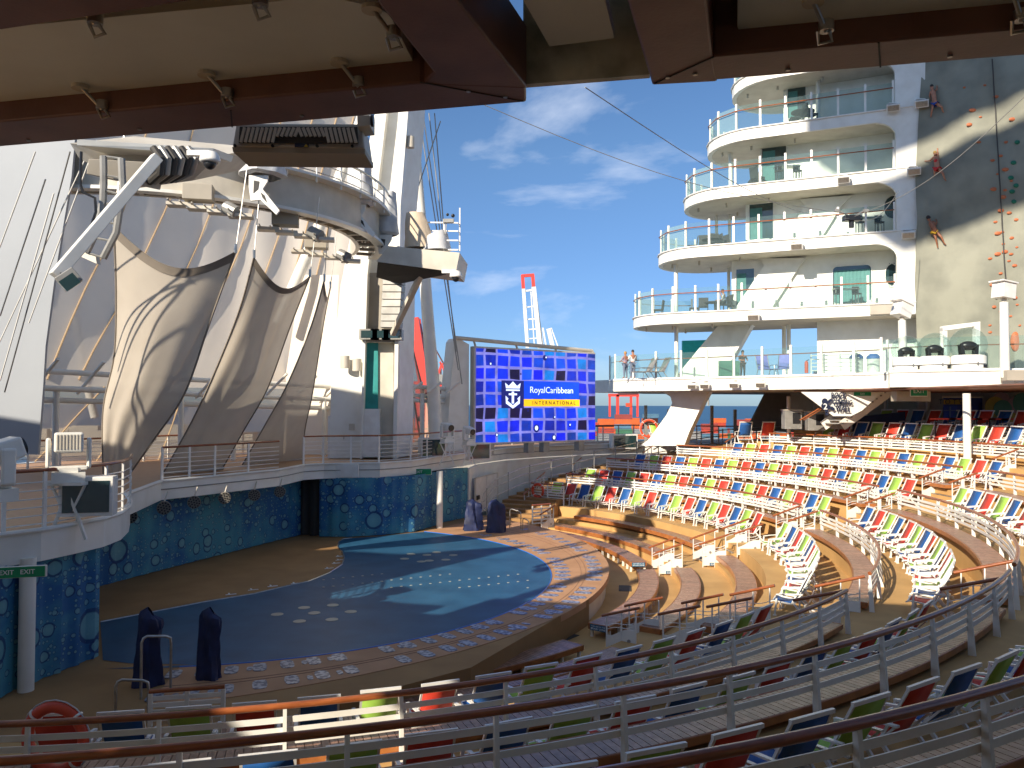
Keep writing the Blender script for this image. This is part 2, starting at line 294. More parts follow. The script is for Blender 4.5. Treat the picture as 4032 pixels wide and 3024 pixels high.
def label(text, size, origin, xdir, ydir, m, parent, name='lettering', align='CENTER', depth=.004, sx=1.0, bold=0.0, local=False):
    cu = bpy.data.curves.new(name, 'FONT'); cu.body = text; cu.size = size; cu.align_x = align; cu.align_y = 'CENTER'; cu.extrude = depth; cu.offset = bold; cu.resolution_u = 3
    to = bpy.data.objects.new(name, cu); S.collection.objects.link(to)
    dg = bpy.context.evaluated_depsgraph_get(); me = bpy.data.meshes.new_from_object(to.evaluated_get(dg)); bpy.data.objects.remove(to)
    X, Y = Vector(xdir).normalized(), Vector(ydir).normalized(); Z = X.cross(Y); off = Vector((0, 0, 0)) if (parent is None or local) else wloc(parent)
    for v in me.vertices: v.co = Vector(origin) + X*v.co.x*sx + Y*v.co.y + Z*v.co.z - off
    me.materials.clear(); me.materials.append(M[m])
    o = bpy.data.objects.new(name, me); S.collection.objects.link(o); o.parent = parent; return o
CEN = (-9.6, 34.3)
def PO(r, a, z=0.0): return Vector((CEN[0] + r*cos(R(a)), CEN[1] + r*sin(R(a)), z))
ORD = ['first', 'second', 'third', 'fourth', 'fifth', 'sixth', 'seventh', 'eighth', 'ninth', 'tenth', 'eleventh', 'twelfth', 'thirteenth', 'fourteenth', 'fifteenth', 'sixteenth', 'seventeenth', 'eighteenth', 'nineteenth', 'twentieth', 'twenty-first', 'twenty-second', 'twenty-third', 'twenty-fourth', 'twenty-fifth']
# ================================================================== SEA, HARBOUR GROUND
MB().add([(-20000, -3000, -17), (20000, -3000, -17), (20000, 40000, -17), (-20000, 40000, -17)], [(0, 1, 2, 3)]).build('sea', 'sea', kind='structure')
MB().prism([(-60, 300), (190, 300), (260, 640), (-60, 640)], -18, -14).build('quay', 'conc', kind='structure')
MB().prism([(-420, 330), (-70, 380), (-70, 410), (-420, 420)], -18, -12).build('breakwater', 'conc', kind='structure')
bh = MB()
for i in range(40):
    x = -420 + i*9; bh.box((x, 395 + random.random()*20, -9.5 + random.random()*2), (6 + random.random()*8, 8, 4 + random.random()*5), col=(.5, .45, .38))
bh.build('harbour_sheds_far', 'conc', kind='stuff'); S.objects['harbour_sheds_far'].name = 'harbour_buildings'; tag(S.objects['harbour_buildings'], 'low pale harbour buildings on the breakwater seen through the mesh', 'harbour buildings')
# ================================================================== SEATING TIERS
F = [-.85, -.5, -.3, .3, .93, 1.81, 2.70, 3.58, 3.97, 4.75]
RIS = [13.0, 16.5, 18.4, 19.5, 22.45, 25.85, 29.5, 33.25, 34.9, 37.9, 52.0]
AEND = [52, 50, 50, 59, 59, 56, 50, 44, 42, 38]
tiers = MB()
for i in range(10):
    tiers.arc(RIS[i], RIS[i+1] + .02, F[i] - 1.6, F[i], -112, AEND[i], 1.2)
tiers.build('seating_tiers', 'deck', kind='structure')
# aisle steps
for a0, a1, nm in ((1.9, 5.8, 'a'), (-38.4, -33.8, 'b')):
    st = MB()
    for i in range(1, 8):
        dz = F[i] - F[i-1]; n = 3 if dz > .7 else (2 if dz > .5 else 1)
        for k in range(n):
            st.arc(RIS[i] - .30*(n-k), RIS[i] + .03, F[i-1] - .05, F[i-1] + dz*(k+1)/(n+1), a0, a1, 1.0)
    st.build('aisle_steps', 'deck', kind='structure')
# grey steel nosings on the aisle treads
nz = MB()
for a0, a1 in ((1.9, 5.8), (-38.4, -33.8)):
    for i in range(1, 7):
        dz = F[i] - F[i-1]; n = 3 if dz > .7 else (2 if dz > .5 else 1)
        for k in range(n):
            z = F[i-1] + dz*(k+1)/(n+1); r = RIS[i] - .30*(n-k); nz.arc(r - .01, r + .07, z - .03, z + .012, a0, a1, 1.0)
nz.build('step_nosing', 'steel', kind='structure')
# ================================================================== STAGE, POOL, APRON
PC = (-9.76, 31.11, 11.29); AC = (-13.6, 33.87, 17.58)
sf = [AT(x, y, 0) for x, y in ((-60, 1530), (60, 1486), (215, 1422))]
MB().prism([(-24, 14), (-8, 14), (-1, 20), (2.6, 27), (3, 34), (2.2, 40), (-1, 47), (-4, 49), (-24, 49)], -.9, -.004).build('stage_floor', 'decklo', kind='structure')
def circ(c, a0, a1, n): return [(c[0] + c[2]*cos(R(a0 + (a1-a0)*i/n)), c[1] + c[2]*sin(R(a0 + (a1-a0)*i/n))) for i in range(n+1)]
# apron ring sector between pool circle and outer circle
ap = MB()
n = 90; inn = []; outr = []
A0, A1 = -82, 62
for i in range(n+1):
    a = R(A0 + (A1-A0)*i/n); d = Vector((cos(a), sin(a)))
    p0 = Vector(PC[:2]) + d*PC[2]; inn.append(p0)
    o = Vector(PC[:2]) - Vector(AC[:2]); b = o.dot(d); t = -b + math.sqrt(b*b - o.length_squared + AC[2]**2); outr.append(Vector(PC[:2]) + d*t)
P = []
for a, b in zip(inn, outr):
    e = (b-a).normalized()
    P += [(a.x, a.y, 0.012), (b.x, b.y, 0.012), (b.x, b.y, -.20), ((b - e*.14).x, (b - e*.14).y, -.20)]
ap.add(P, [(i*4+k, i*4+k+1, (i+1)*4+k+1, (i+1)*4+k) for i in range(n) for k in range(3)])
apron = ap.build('stage_apron', 'apron', kind='structure')
fa = MB(); P = []
for a, b in zip(inn, outr):
    e = (b-a).normalized(); q = b - e*.14; P += [(q.x, q.y, -.195), (q.x, q.y, -.86)]
fa.add(P, [(i*2, i*2+1, i*2+3, i*2+2) for i in range(n)]).build('apron_fascia', 'cream', kind='structure')
tl = MB(); tl.tube([(p.x, p.y, .014) for p in inn], .022, 6); tl.build('pool_edge_trim', 'blueline', kind='structure')
# apron grooves and grates
gr = MB()
for i in range(0, n-4):
    pass
for fr in (.52, .60):
    gp = [(inn[i].lerp(outr[i], fr).x, inn[i].lerp(outr[i], fr).y, .016) for i in range(n+1)]
    gr.tube(gp, .006, 4)
gr.build('apron_groove', 'brown', kind='structure')
gcount = 0; gm = MB()
def capsule(m, c, d, L_, w_, z, th=.01):
    d = d.normalized(); e = Vector((-d.y, d.x)); pts = []
    for k in range(12):
        a = 2*pi*k/12; sx = math.copysign(abs(cos(a))**.6, cos(a)); sy = math.copysign(abs(sin(a))**.6, sin(a)); q = c + d*sx*L_/2 + e*sy*w_/2; pts.append((q.x, q.y))
    m.prism(pts, z, z+th)
grates = thing('apron_grates', 'rows of oval steel water grates set in the clay coloured pool apron', 'grates', (-2, 24, 0))
gm = MB()
for k, s_ in enumerate([x/1.0 for x in range(0, 46)]):
    t = s_/45*n; i = min(n-1, int(t)); f = t - i
    a = inn[i].lerp(inn[i+1], f); b = outr[i].lerp(outr[i+1], f)
    if b.y > 43.5 or (k % 8 == 7): continue
    for fr in (.20, .76):
        if (b-a).length < 1.2: continue
        c = a.lerp(b, fr); g = MB(); capsule(g, c, (b-a), .62, .34, .013); 
        if random.random() < .5: capsule(g, c + Vector((-(b-a).y, (b-a).x)).normalized()*.42, (b-a), .3, .14, .013)
        gg = g.build('grate', 'grate', grates)
grates['kind'] = 'structure'
# pool floor
left = [(223.7, 1428.6), (218, 1346.8), (447.5, 1301.8), (548.6, 1285), (603.6, 1271.8), (665.9, 1258), (712, 1239), (739.6, 1221), (744.5, 1205), (741, 1194), (730, 1183), (733, 1172), (741, 1166), (760, 1163.5), (821, 1159.5), (895, 1151.5)]
pl = [tuple(AT(x, y, 0).xy) for x, y in left]
pc = [(PC[0] + PC[2]*cos(R(a)), PC[1] + PC[2]*sin(R(a))) for a in range(62, -93, -3)]
extra = [tuple(AT(x, y, 0).xy) for x, y in ((420, 1438), (283.8, 1435.5))]
pool = MB(); poly = pl[::1] + pc + extra
P = [(x, y, .006) for x, y in poly]; pool.add(P, [tuple(range(len(P)))]).build('pool_floor', 'pool', kind='structure')
MB().tube([(x, y, .010) for x, y in pl[1:14]], .03, 5).build('pool_edge_trim', 'steel', kind='structure')
dm = MB()
for x, y in ((658, 1314.6), (665, 1312), (600, 1329), (648, 1344), (680, 1326), (718, 1340), (720, 1309), (759, 1323), (889, 1198), (923, 1200), (875, 1208), (928, 1212), (911, 1214), (944, 1194), (964, 1210), (980, 1200)):
    p = AT(x, y, .0); 
    if x == 665: continue
    dm.cyl((p.x, p.y, .004), (p.x, p.y, .016), .19, 16)
for k in range(22):
    for yy in (0, 1):
        p = AT(700 + k*21, 1254 - (k % 7)*2.2 + yy*16, 0); dm.cyl((p.x, p.y, .004), (p.x, p.y, .014), .05, 8)
dm.build('pool_floor_light', 'disc', kind='structure')
# white T marks on the brown stage beside the pool edge
tm = MB()
for x, y in ((735, 1203), (735, 1211), (727, 1218), (712, 1229), (640, 1262), (590, 1268), (500, 1286), (548, 1276)):
    p = AT(x, y, 0); tm.box((p.x, p.y, .008), (.35, .06, .012), .5); tm.box((p.x - .1, p.y + .1, .008), (.05, .2, .012), .5)
tm.build('stage_mark', 'ink', kind='structure')
# drains under the apron
dr = MB(); 
for a in (-8, -38): 
    p = PO(14.3, a, -.845); dr.box(p, (.5, 1.0, .02), R(a))
dr.build('floor_drain', 'dark', kind='structure')
# ================================================================== BENCHES
def planks(m, r0, r1, z0, z1, a0, a1, pw=.105, gap=.012):
    rm = (r0 + r1)/2; st_ = math.degrees(pw/rm); g = math.degrees(gap/rm); a = a0
    while a < a1 - .01:
        b = min(a + st_, a1); m.arc(r0, r1, z0, z1, a, b - g, 9, c=random.random()); a += st_
def bench(lbl, r0, r1, z, a0, a1, legs=0, drop=.2, floor=None, grp='curved teak benches round the stage', splash=None, pw=.105):
    c = PO((r0+r1)/2, (a0+a1)/2, z); t = thing('curved_bench', lbl, 'bench', c, grp)
    m = MB(); planks(m, r0 + .04, r1 - .04, z - .035, z, a0 + .12, a1 - .12, pw); m.build('seat_planks', 'teak', t)
    m = MB(); m.arc(r0, r0 + .036, z - drop, z + .004, a0, a1); m.arc(r1 - .036, r1, z - drop*.8, z + .004, a0, a1)
    for a, s_ in ((a0, 1), (a1, -1)):
        da = math.degrees(.04/r0)*s_; m.arc(r0 + .037, r1 - .037, z - drop, z + .003, min(a, a+da), max(a, a+da), 9)
    m.arc(r0 + .05, r1 - .05, z - .08, z - .045, a0 + .2, a1 - .2)
    m.build('fascia', 'teakf', t)
    if legs:
        for k in range(legs):
            a = a0 + .5 + (a1 - a0 - 1)*k/(legs-1)
            for r in (r0 + .08, r1 - .08):
                if legs > 10 and k % 1: continue
                l = MB(); l.box(PO(r, a, (z - .03 + floor)/2), (.09, .06, z - .06 - floor + .04), R(a)); l.build('leg', 'white', t)
    if splash:
        a, s_ = splash; p = PO((r0+r1)/2, a, z - drop*.55); tdir = Vector((cos(R(a)), sin(R(a)), 0)); nd = Vector((-sin(R(a)), cos(R(a)), 0))*s_
        q = MB(); q.slab([p + tdir*x + Vector((0, 0, y)) + nd*.02 for x, y in ((-.29, -.09), (.29, -.09), (.29, .09), (-.29, .09))], nd*.012); sg = q.build('splash_sign', 'signb', t)
        xd = tdir if nd.cross(tdir).z < 0 else -tdir
        xd = Vector((0, 0, 1)).cross(nd)
        label('YOU ARE IN THE', .06, p + nd*.034 + Vector((0, 0, .04)), xd, (0, 0, 1), 'ink', sg, sx=1.1)
        label('SPLASH ZONE', .075, p + nd*.034 - Vector((0, 0, .035)), xd, (0, 0, 1), 'ink', sg, sx=1.1, bold=.001)
    return t
SEC = (('left', 'far block beside the stage stairs'), ('middle', 'middle block right of the stage'), ('near', 'near block below the camera'))
bench('lowest teak bench on white legs, far block across the stage, splash sign on end', 14.85, 15.62, -.40, 4.4, 42.5, 16, floor=-.85, splash=(4.4, -1))
bench('lowest teak bench on white legs in the middle block, splash sign at its near end', 14.85, 15.62, -.40, -35.9, -1.4, 14, floor=-.85, splash=(-35.9, -1))
bench('lowest teak bench lit blue by the screen, in the shaded near block', 15.3, 16.1, -.40, -84, -43.4, 16, floor=-.85)
bench('second teak bench from the stage in the far block', 16.45, 17.2, -.33, 7.0, 43.0)
bench('second teak bench from the stage in the middle block', 16.45, 17.2, -.33, -34.5, -1.3)
bench('second teak bench from the stage in the near block', 16.9, 17.6, -.33, -84, -42.5)
bench('third teak bench from the stage, just below the far block chairs', 18.4, 19.15, .02, 7.2, 44.0)
bench('third teak bench from the stage in the middle block', 18.45, 19.2, .02, -34.7, 1.5)
bench('third teak bench from the stage in the near block', 18.45, 19.2, .02, -84, -41.5)
RK = [(23.0, 2.0), (26.4, 2.88), (30.05, 3.77), (34.05, 4.65)]
RSEC = [((6.3, 55), (-33, 1.3), (-92, -39.2)), ((4.9, 52.4), (-36.6, 1.3), (-92, -38.6)), ((3.8, 45.5), (-36, .1), (-92, -38.4)), ((-30, 37), None, None)]
ROWN = ['first', 'second', 'third', 'fourth', 'top']
BLK = ['far block', 'middle block', 'near block']
for k, (r, z) in enumerate(RK):
    for j, ab in enumerate(RSEC[k]):
        if not ab or (k == 3): continue
        fl = z - 1.07
        bench(f'wide weathered plank ledge under the {ROWN[k]} white railing, {BLK[j]}', r - .78, r - .06, fl + .23, ab[0] + .15, ab[1] - .15, drop=.16, grp='plank ledges under the railings', pw=.13)
# ================================================================== RAILINGS
def railing(lbl, r, z, a0, a1, pitch=1.75, legend=True, h=1.07, cx=None):
    t = thing('white_railing', lbl, 'railing', PO(r, (a0+a1)/2, z - h), 'white slatted railings with wooden caps')
    n_ = max(2, int((a1-a0)/1.2)); pts = [PO(r, a0 + (a1-a0)*i/n_, z - .03) for i in range(n_+1)]
    m = MB(); m.tube(pts, .052, 10); m.build('handrail', 'wood', t, smooth=True)
    for zz in (.25, .41, .57):
        m = MB(); m.arc(r - .045, r - .028, z - zz - .045, z - zz + .045, a0, a1); m.build('slat', 'white', t)
    np_ = max(2, int(round(R(a1-a0)*r/pitch)))
    for i in range(np_+1):
        a = a0 + .1 + (a1-a0-.2)*i/np_
        P0, P1 = PO(r + .045, a, z - h), PO(r + .0, a, z - .07); d = Vector((-sin(R(a)), cos(R(a)), 0)); e = Vector((cos(R(a)), sin(R(a)), 0))
        m = MB(); W0, W1, th = .13, .055, .028
        m.hexa([P0 - e*W0/2 - d*th, P0 + e*W0/2 - d*th, P0 + e*W0/2 + d*th, P0 - e*W0/2 + d*th, P1 - e*W1/2 - d*th, P1 + e*W1/2 - d*th, P1 + e*W1/2 + d*th, P1 - e*W1/2 + d*th])
        m.build('post', 'white', t)
    return t
for k, (r, z) in enumerate(RK):
    for j, ab in enumerate(RSEC[k]):
        if not ab: continue
        nm = {0: 'far block of seats', 1: 'middle block of seats', 2: 'shaded near block of seats'}[j]
        railing(f'{ROWN[k]} curved white railing up from the stage, {nm}', r, z, ab[0], ab[1], 1.75)
railing('highest thin railing behind the top row of lounge chairs', 38.0, 5.35, -30, 30, 2.2, h=.9)
# ================================================================== LOUNGE CHAIRS
def make_chair(colname):
    t = thing('lounge_chair', f'{colname} sling lounge chair', 'lounge chair', (0, 0, 0), 'lounge chairs in curved rows')
    b = MB()
    for s_ in (-1, 1):
        b.bar((s_*.335, .0, .33), (s_*.335, -.44, 1.17), .04, .035); b.bar((s_*.335, -.02, .345), (s_*.335, .46, .40), .04, .035)
        b.bar((s_*.335, .46, .40), (s_*.335, .55, .36), .04, .03)
    b.bar((-.37, -.44, 1.17), (.37, -.44, 1.17), .045, .05); b.bar((-.335, .50, .385), (.335, .50, .385), .035, .035); b.bar((-.335, -.1, .38), (.335, -.1, .38), .03, .03)
    b.build('frame', 'whiteg', t, local=True)
    q = MB(); q.grid(lambda u, v: Vector((-.317 + .634*u, -.05 - .385*v, .40 + .755*v - .05*sin(pi*v))), 1, 5); q.build('backrest', colname, t, local=True, solid=.008, smooth=True)
    q = MB(); q.grid(lambda u, v: Vector((-.317 + .634*u, -.03 + .50*v, .375 + .03*v - .045*sin(pi*v))), 1, 4); q.build('seat', colname, t, local=True, solid=.008, smooth=True)
    for s_ in (-1, 1):
        a = MB(); x = s_*.39
        a.bar((x, .42, 0), (x, .36, .56), .045, .05); a.bar((x, -.42, 0), (x, -.06, .40), .045, .05); a.bar((x, -.06, .40), (x, -.30, .66), .03, .03)
        a.bar((x, .38, .585), (x, .10, .625), .065, .028); a.bar((x, .10, .625), (x, -.32, .655), .065, .028)
        a.box((x, .42, .012), (.06, .09, .024)); a.box((x, -.42, .012), (.06, .09, .024)); a.build('armrest', 'whiteg', t, local=True)
    for yy, zz in ((.40, .28), (-.30, .22)): b = MB(); b.bar((-.39, yy, zz), (.39, yy, zz), .03, .03); b.build('crossbar', 'whiteg', t, local=True)
    return t
SC = 1.07
proto = {c: make_chair(n_) for c, n_ in (('G', 'green'), ('R', 'red'), ('B', 'blue'))}
for o in proto.values(): freeze(o)
used = {'G': 0, 'R': 0, 'B': 0}; FULL = {'G': 'green', 'R': 'red', 'B': 'blue'}
def place_chair(c, p, rz, lbl, row=0, blk=0):
    o = proto[c] if not used[c] else copy_tree(proto[c]); used[c] = 1
    o.location = p; o.rotation_euler[2] = rz; o.scale = ((1.27 if row > 3 else SC) if not (blk == 2) else .98,)*3; o['label'] = lbl; return o
def ang_at(x, r, z, guess):
    best = None; tgt = (x/2212*1024 - 512)/FPX
    a = guess - 25
    while a < guess + 25:
        p = PO(r, a, z); e = abs(p.x/p.y - tgt)
        if best is None or e < best[0]: best = (e, a)
        a += .1
    return best[1]
pitch = 1.045
rows = [  # row, block, r0, floor, start angle, end angle, pattern
 (0, 0, 20.75, .3, 53.6, 6.6, 'GRB'), (1, 0, 24.45, .93, ang_at(1278, 24.9, 2, 50), 6.6, 'GRB'), (2, 0, 28.15, 1.81, ang_at(1385, 28.6, 2.9, 45), 5.2, 'BGR'),
 (3, 0, 31.7, 2.70, ang_at(1594, 32.1, 3.8, 40), 3.5, 'BGR'), (4, 0, 35.7, 3.97, ang_at(1785, 35.7, 5, 30), -16, 'GRB'), (5, 0, 39.3, 4.75, ang_at(1905, 39.3, 5, 28), -14, 'GRBRBRRBRG'),
 (0, 1, 20.75, .3, -1.0, -32.6, 'GBR'), (1, 1, 24.45, .93, -.2, -33.2, 'BRG'), (2, 1, 28.15, 1.81, -1.2, -34, 'GBR'),
 (0, 2, 20.85, .3, -41.2, -86, 'RGB'), (1, 2, 24.5, .93, -40.6, -84, 'RGB'), (2, 2, 27.8, 1.81, -41, -80, 'GBR'), (3, 2, 31.8, 2.70, -58, -80, 'RGB')]
RW = ['lowest row', 'second row up', 'third row up', 'fourth row up', 'fifth row up', 'top row']
BL2 = ['far block', 'middle block', 'near block']
for row, blk, r0, fl, a, ae, pat in rows:
    i = 0; da = math.degrees(pitch*(1.12 if row > 3 else 1)/r0)
    while a > ae and i < 60:
        c = pat[i % len(pat)]; j = random.uniform(-.15, .15)
        nth = str(i+1) if i >= len(ORD) else ORD[i]
        frm = 'from the left' if blk == 0 else 'from the aisle'
        place_chair(c, PO(r0 + random.uniform(-.03, .03), a, fl), R(a + 90 + random.uniform(-3, 3)), f'{FULL[c]} sling lounge chair, {nth} {frm}, {RW[row]}, {BL2[blk]}', row, blk)
        a -= da; i += 1
# ================================================================== AISLE HANDRAILS
def make_aisle_rail():
    t = thing('stair_handrail', 'x', 'stair handrail', (0, 0, 0), 'short sloping handrails on the seating aisles')
    # local x outwards (up the tiers), z from the lower floor
    m = MB(); m.tube([(-.68, 0, .98), (.62, 0, 1.42)], .042, 10); m.build('handrail', 'wood', t, local=True, smooth=True)
    for x in (-.52, 0, .48):
        m = MB(); zt = .98 + (x+.68)/1.3*.44 - .04; m.bar((x, 0, -.02 if x < .2 else .25), (x, 0, zt), .045, .03); m.build('post', 'whiteg', t, local=True)
    m = MB()
    for dz in (0, .11):
        m.tube([(-.52 + i*.1, 0, .60 + dz + .25*(i/10) + .035*sin(i/10*2*pi)) for i in range(11)], .011, 6)
    m.build('wavy_bar', 'whiteg', t, local=True)
    m = MB(); top = [(x/10*1.0 - .52, .42 + .30*(.5 - .5*cos(min(1, x/8)*pi))) for x in range(11)]
    m.slab([(-.52, .012, .08), (.48, .012, .08)] + [(x, .012, z) for x, z in top[::-1]], (0, -.024, 0)); pn = m.build('panel', 'white', t, local=True)
    m = MB(); m.cyl((.26, -.03, .38), (.26, .03, .38), .055, 16); m.build('step_light', 'grey', pn, local=True)
    return t
ar = make_aisle_rail(); freeze(ar); first = True
SPL = {(1, 0), (1, 1), (2, 0)}
AR = [(1, 16.5, F[0] + .0), (2, 18.4, F[1]), (3, 19.9, F[2] + .25), (4, 22.3, F[3] + .2), (5, 25.7, F[4] + .35), (6, 29.4, F[5] + .35), (7, 33.1, F[6] + .35)]
SIDE = [(6.1, 'far side of the far aisle'), (1.6, 'near side of the far aisle'), (-33.5, 'far side of the near aisle'), (-38.7, 'near side of the near aisle')]
for i, r, z in AR:
    for a, nm in SIDE:
        o = ar if first else copy_tree(ar); first = False
        o.location = PO(r, a, z); o.rotation_euler[2] = R(a); o['label'] = f'sloping wooden handrail with white wavy bars, {ORD[i-1]} step up, {nm}'
        if i in (1, 2):
            kk = MB(); kk.box((.0, 0, .14), (.46, .034, .13)); pnl = kk.build('splash_sign', 'signb', o, local=True)
            label('YOU ARE IN THE', .05, (0, -.019, .17), (1, 0, 0), (0, 0, 1), 'ink', pnl, local=True); label('SPLASH ZONE', .06, (0, -.019, .115), (1, 0, 0), (0, 0, 1), 'ink', pnl, local=True, bold=.001)
# end-of-row handrails by the far stairs
for k, (r, a, z) in enumerate(((16.5, 45, -.7), (19.6, 57, -.1), (22.0, 58.5, .6), (25.6, 56.5, 1.4), (29.2, 49, 2.2), (33, 41, 3.0))):
    o = copy_tree(ar); o.location = PO(r, a, z); o.rotation_euler[2] = R(a); o['label'] = f'sloping wooden handrail at the row ends by the far wall stairs, {ORD[k]} from the bottom'
# ================================================================== UPPER WALKWAY (deck behind the stage) AND CURTAIN
front = [AT(x, y, 3.6) for x, y in ((-150, 1172), (0, 1158), (90, 1147), (164, 1134), (225, 1122), (262, 1110), (279, 1096), (282, 1084), (272, 1070), (349, 1041), (464, 1030), (603, 1016), (657, 1005.5), (700, 1003), (760, 1002), (821, 1001), (890, 996), (958, 986), (1030, 976.5), (1094, 969), (1170, 964.5), (1244, 961), (1320, 958.5), (1390, 957))]
fp = [(p.x, p.y) for p in front]
back = [(20, 64), (20, 60.5)]
poly = [(-18, 17)] + fp + [(22, 60.5), (40, 66), (40, 76), (-2, 62), (-14, 52), (-24, 40), (-26, 17)]
MB().prism(poly, 2.88, 3.6).build('upper_walkway', 'white', kind='structure')
m = MB(); P = [(x, y, 3.604) for x, y in [(-17.8, 17.2)] + [(x - .25, y + .35) for x, y in fp] + [(21.9, 61), (39, 66.5), (39, 75), (-2, 61.5), (-14, 51.5), (-23.6, 40), (-25.6, 17.2)]]
m.add(P, [tuple(range(len(P)))]).build('upper_walkway_boards', 'woodeck', kind='structure')
# rounded coping strip and dark joint line on the fascia
m = MB(); m.tube([(p.x + .02, p.y - .03, 3.60) for p in front], .06, 6); m.build('walkway_coping', 'white', kind='structure')
m = MB(); m.tube([(p.x + .02, p.y - .04, 3.28) for p in front[9:]], .02, 5); m.build('fascia_joint', 'grey', kind='structure')
def curtain(lbl, pts, z1=2.9, z0=.03, folds=1.0, m_='bubbles', uo=0, vs_=1.0):
    pts = [Vector((p[0], p[1])) for p in pts]; seg = [(pts[i+1]-pts[i]).length for i in range(len(pts)-1)]; T = sum(seg); nu = int(T/.12)
    V = []; UV = []
    def at(s):
        for i, l in enumerate(seg):
            if s <= l or i == len(seg)-1: return pts[i].lerp(pts[i+1], min(1, s/l)), (pts[i+1]-pts[i]).normalized()
            s -= l
    nv = 6
    for j in range(nv+1):
        for i in range(nu+1):
            s = T*i/nu; p, d = at(s); nrm = Vector((d.y, -d.x)); z = z0 + (z1-z0)*j/nv
            q = p + nrm*(.045*sin(s*9 + 1.3*sin(s*1.7)) + .03*sin(s*23))*folds
            V.append((q.x, q.y, z)); UV.append(((s + uo), z*vs_))
    me = bpy.data.meshes.new('stage_curtain'); fs = [(j*(nu+1)+i, j*(nu+1)+i+1, (j+1)*(nu+1)+i+1, (j+1)*(nu+1)+i) for j in range(nv) for i in range(nu)]
    me.from_pydata(V, [], fs); u = me.uv_layers.new(name='uv')
    for lp in me.loops: u.data[lp.index].uv = UV[lp.vertex_index]
    for p in me.polygons: p.use_smooth = True
    me.materials.append(M[m_]); o = bpy.data.objects.new('stage_curtain', me); S.collection.objects.link(o)
    return tag(o, lbl, 'curtain', 'stage curtains under the upper walkway')
g = lambda L_: [AT(x, y, 0).xy for x, y in L_]
curtain('blue bubble print curtain nearest the camera, at the left edge below the green sign', [(-15.5, 15.6)] + g(((-40, 1530), (60, 1486), (130, 1457), (214, 1422))))
curtain('long blue bubble print curtain across the back of the brown stage', g(((205, 1274), (215, 1271), (300, 1248), (440, 1211), (603, 1169), (655, 1156.5))), uo=20, folds=.6)
curtain('dark gathered curtain strip between the two blue bubble curtains', g(((650, 1157), (668, 1158), (692, 1160))), m_='dark', folds=3)
curtain('curved blue bubble print curtain with a sun patch, beside the pool', g(((690, 1161), (750, 1162), (821, 1158), (895, 1150), (935, 1139), (958, 1129.7), (985, 1124), (1009, 1118.8))), uo=41, folds=.8)
# wall behind everything under the deck
m = MB(); q = g(((205, 1262), (655, 1148), (760, 1150), (1000, 1112)))
for a, b in zip(q, q[1:]): m.bar((a.x, a.y + .9, 1.35), (b.x, b.y + .9, 1.35), .2, 2.7)
m.build('backstage_bulkhead', 'dark', kind='structure')
# white wall right of the curtain, following the deck edge
wp = [AT(x, y, 0).xy for x, y in ((1010, 1119),)] + [Vector((p.x, p.y)) for p in front[18:]]
m = MB()
for a, b in zip(wp, wp[1:]):
    m.bar((a.x, a.y + .1, .95), (b.x, b.y + .1, .95), .2, 3.7)
wl = m.build('white_stair_wall', 'white'); tag(wl, 'long white wall under the video screen beside the far stairs', 'wall')
a, b = wp[0], wp[2]; d = (Vector((b.x, b.y, 0)) - Vector((a.x, a.y, 0))).normalized(); nn = Vector((d.y, -d.x, 0))
# double door
P0 = ONP(1022, 1010, (a.x, a.y, 0), nn); P1 = ONP(1078, 995, (a.x, a.y, 0), nn)
m = MB()
zt = P0.z - .15
def wallpt(x, z, out=.12):
    r_ = ray(x, 900); t = Vector((r_.x, r_.y, 0)); s_ = (Vector((a.x, a.y, 0))).dot(nn)/t.dot(nn); q = t*s_ + nn*out; q.z = z; return q
def wallrect(m, x0, x1, z0, z1, out=.1, th=.04):
    A_, B_ = wallpt(x0, z0, out), wallpt(x1, z0, out); m.slab([A_, B_, (B_.x, B_.y, z1), (A_.x, A_.y, z1)], nn*th)
t = thing('double_door', 'flush white double door in the wall right of the blue curtain', 'door', wallpt(1050, 0))
m = MB(); wallrect(m, 1024, 1047, .05, 2.15); m.build('door_leaf', 'whiteg', t); m = MB(); wallrect(m, 1048, 1070, .05, 2.15); m.build('door_leaf', 'whiteg', t)
m = MB(); wallrect(m, 1022, 1023.5, .03, 2.2, .09, .07); wallrect(m, 1070.5, 1072, .03, 2.2, .09, .07); wallrect(m, 1022, 1072, 2.16, 2.21, .09, .07); m.build('door_frame', 'cream', t)
m = MB(); wallrect(m, 1024.5, 1030, .9, 1.15, .16, .05); m.build('control_box', 'black', t)
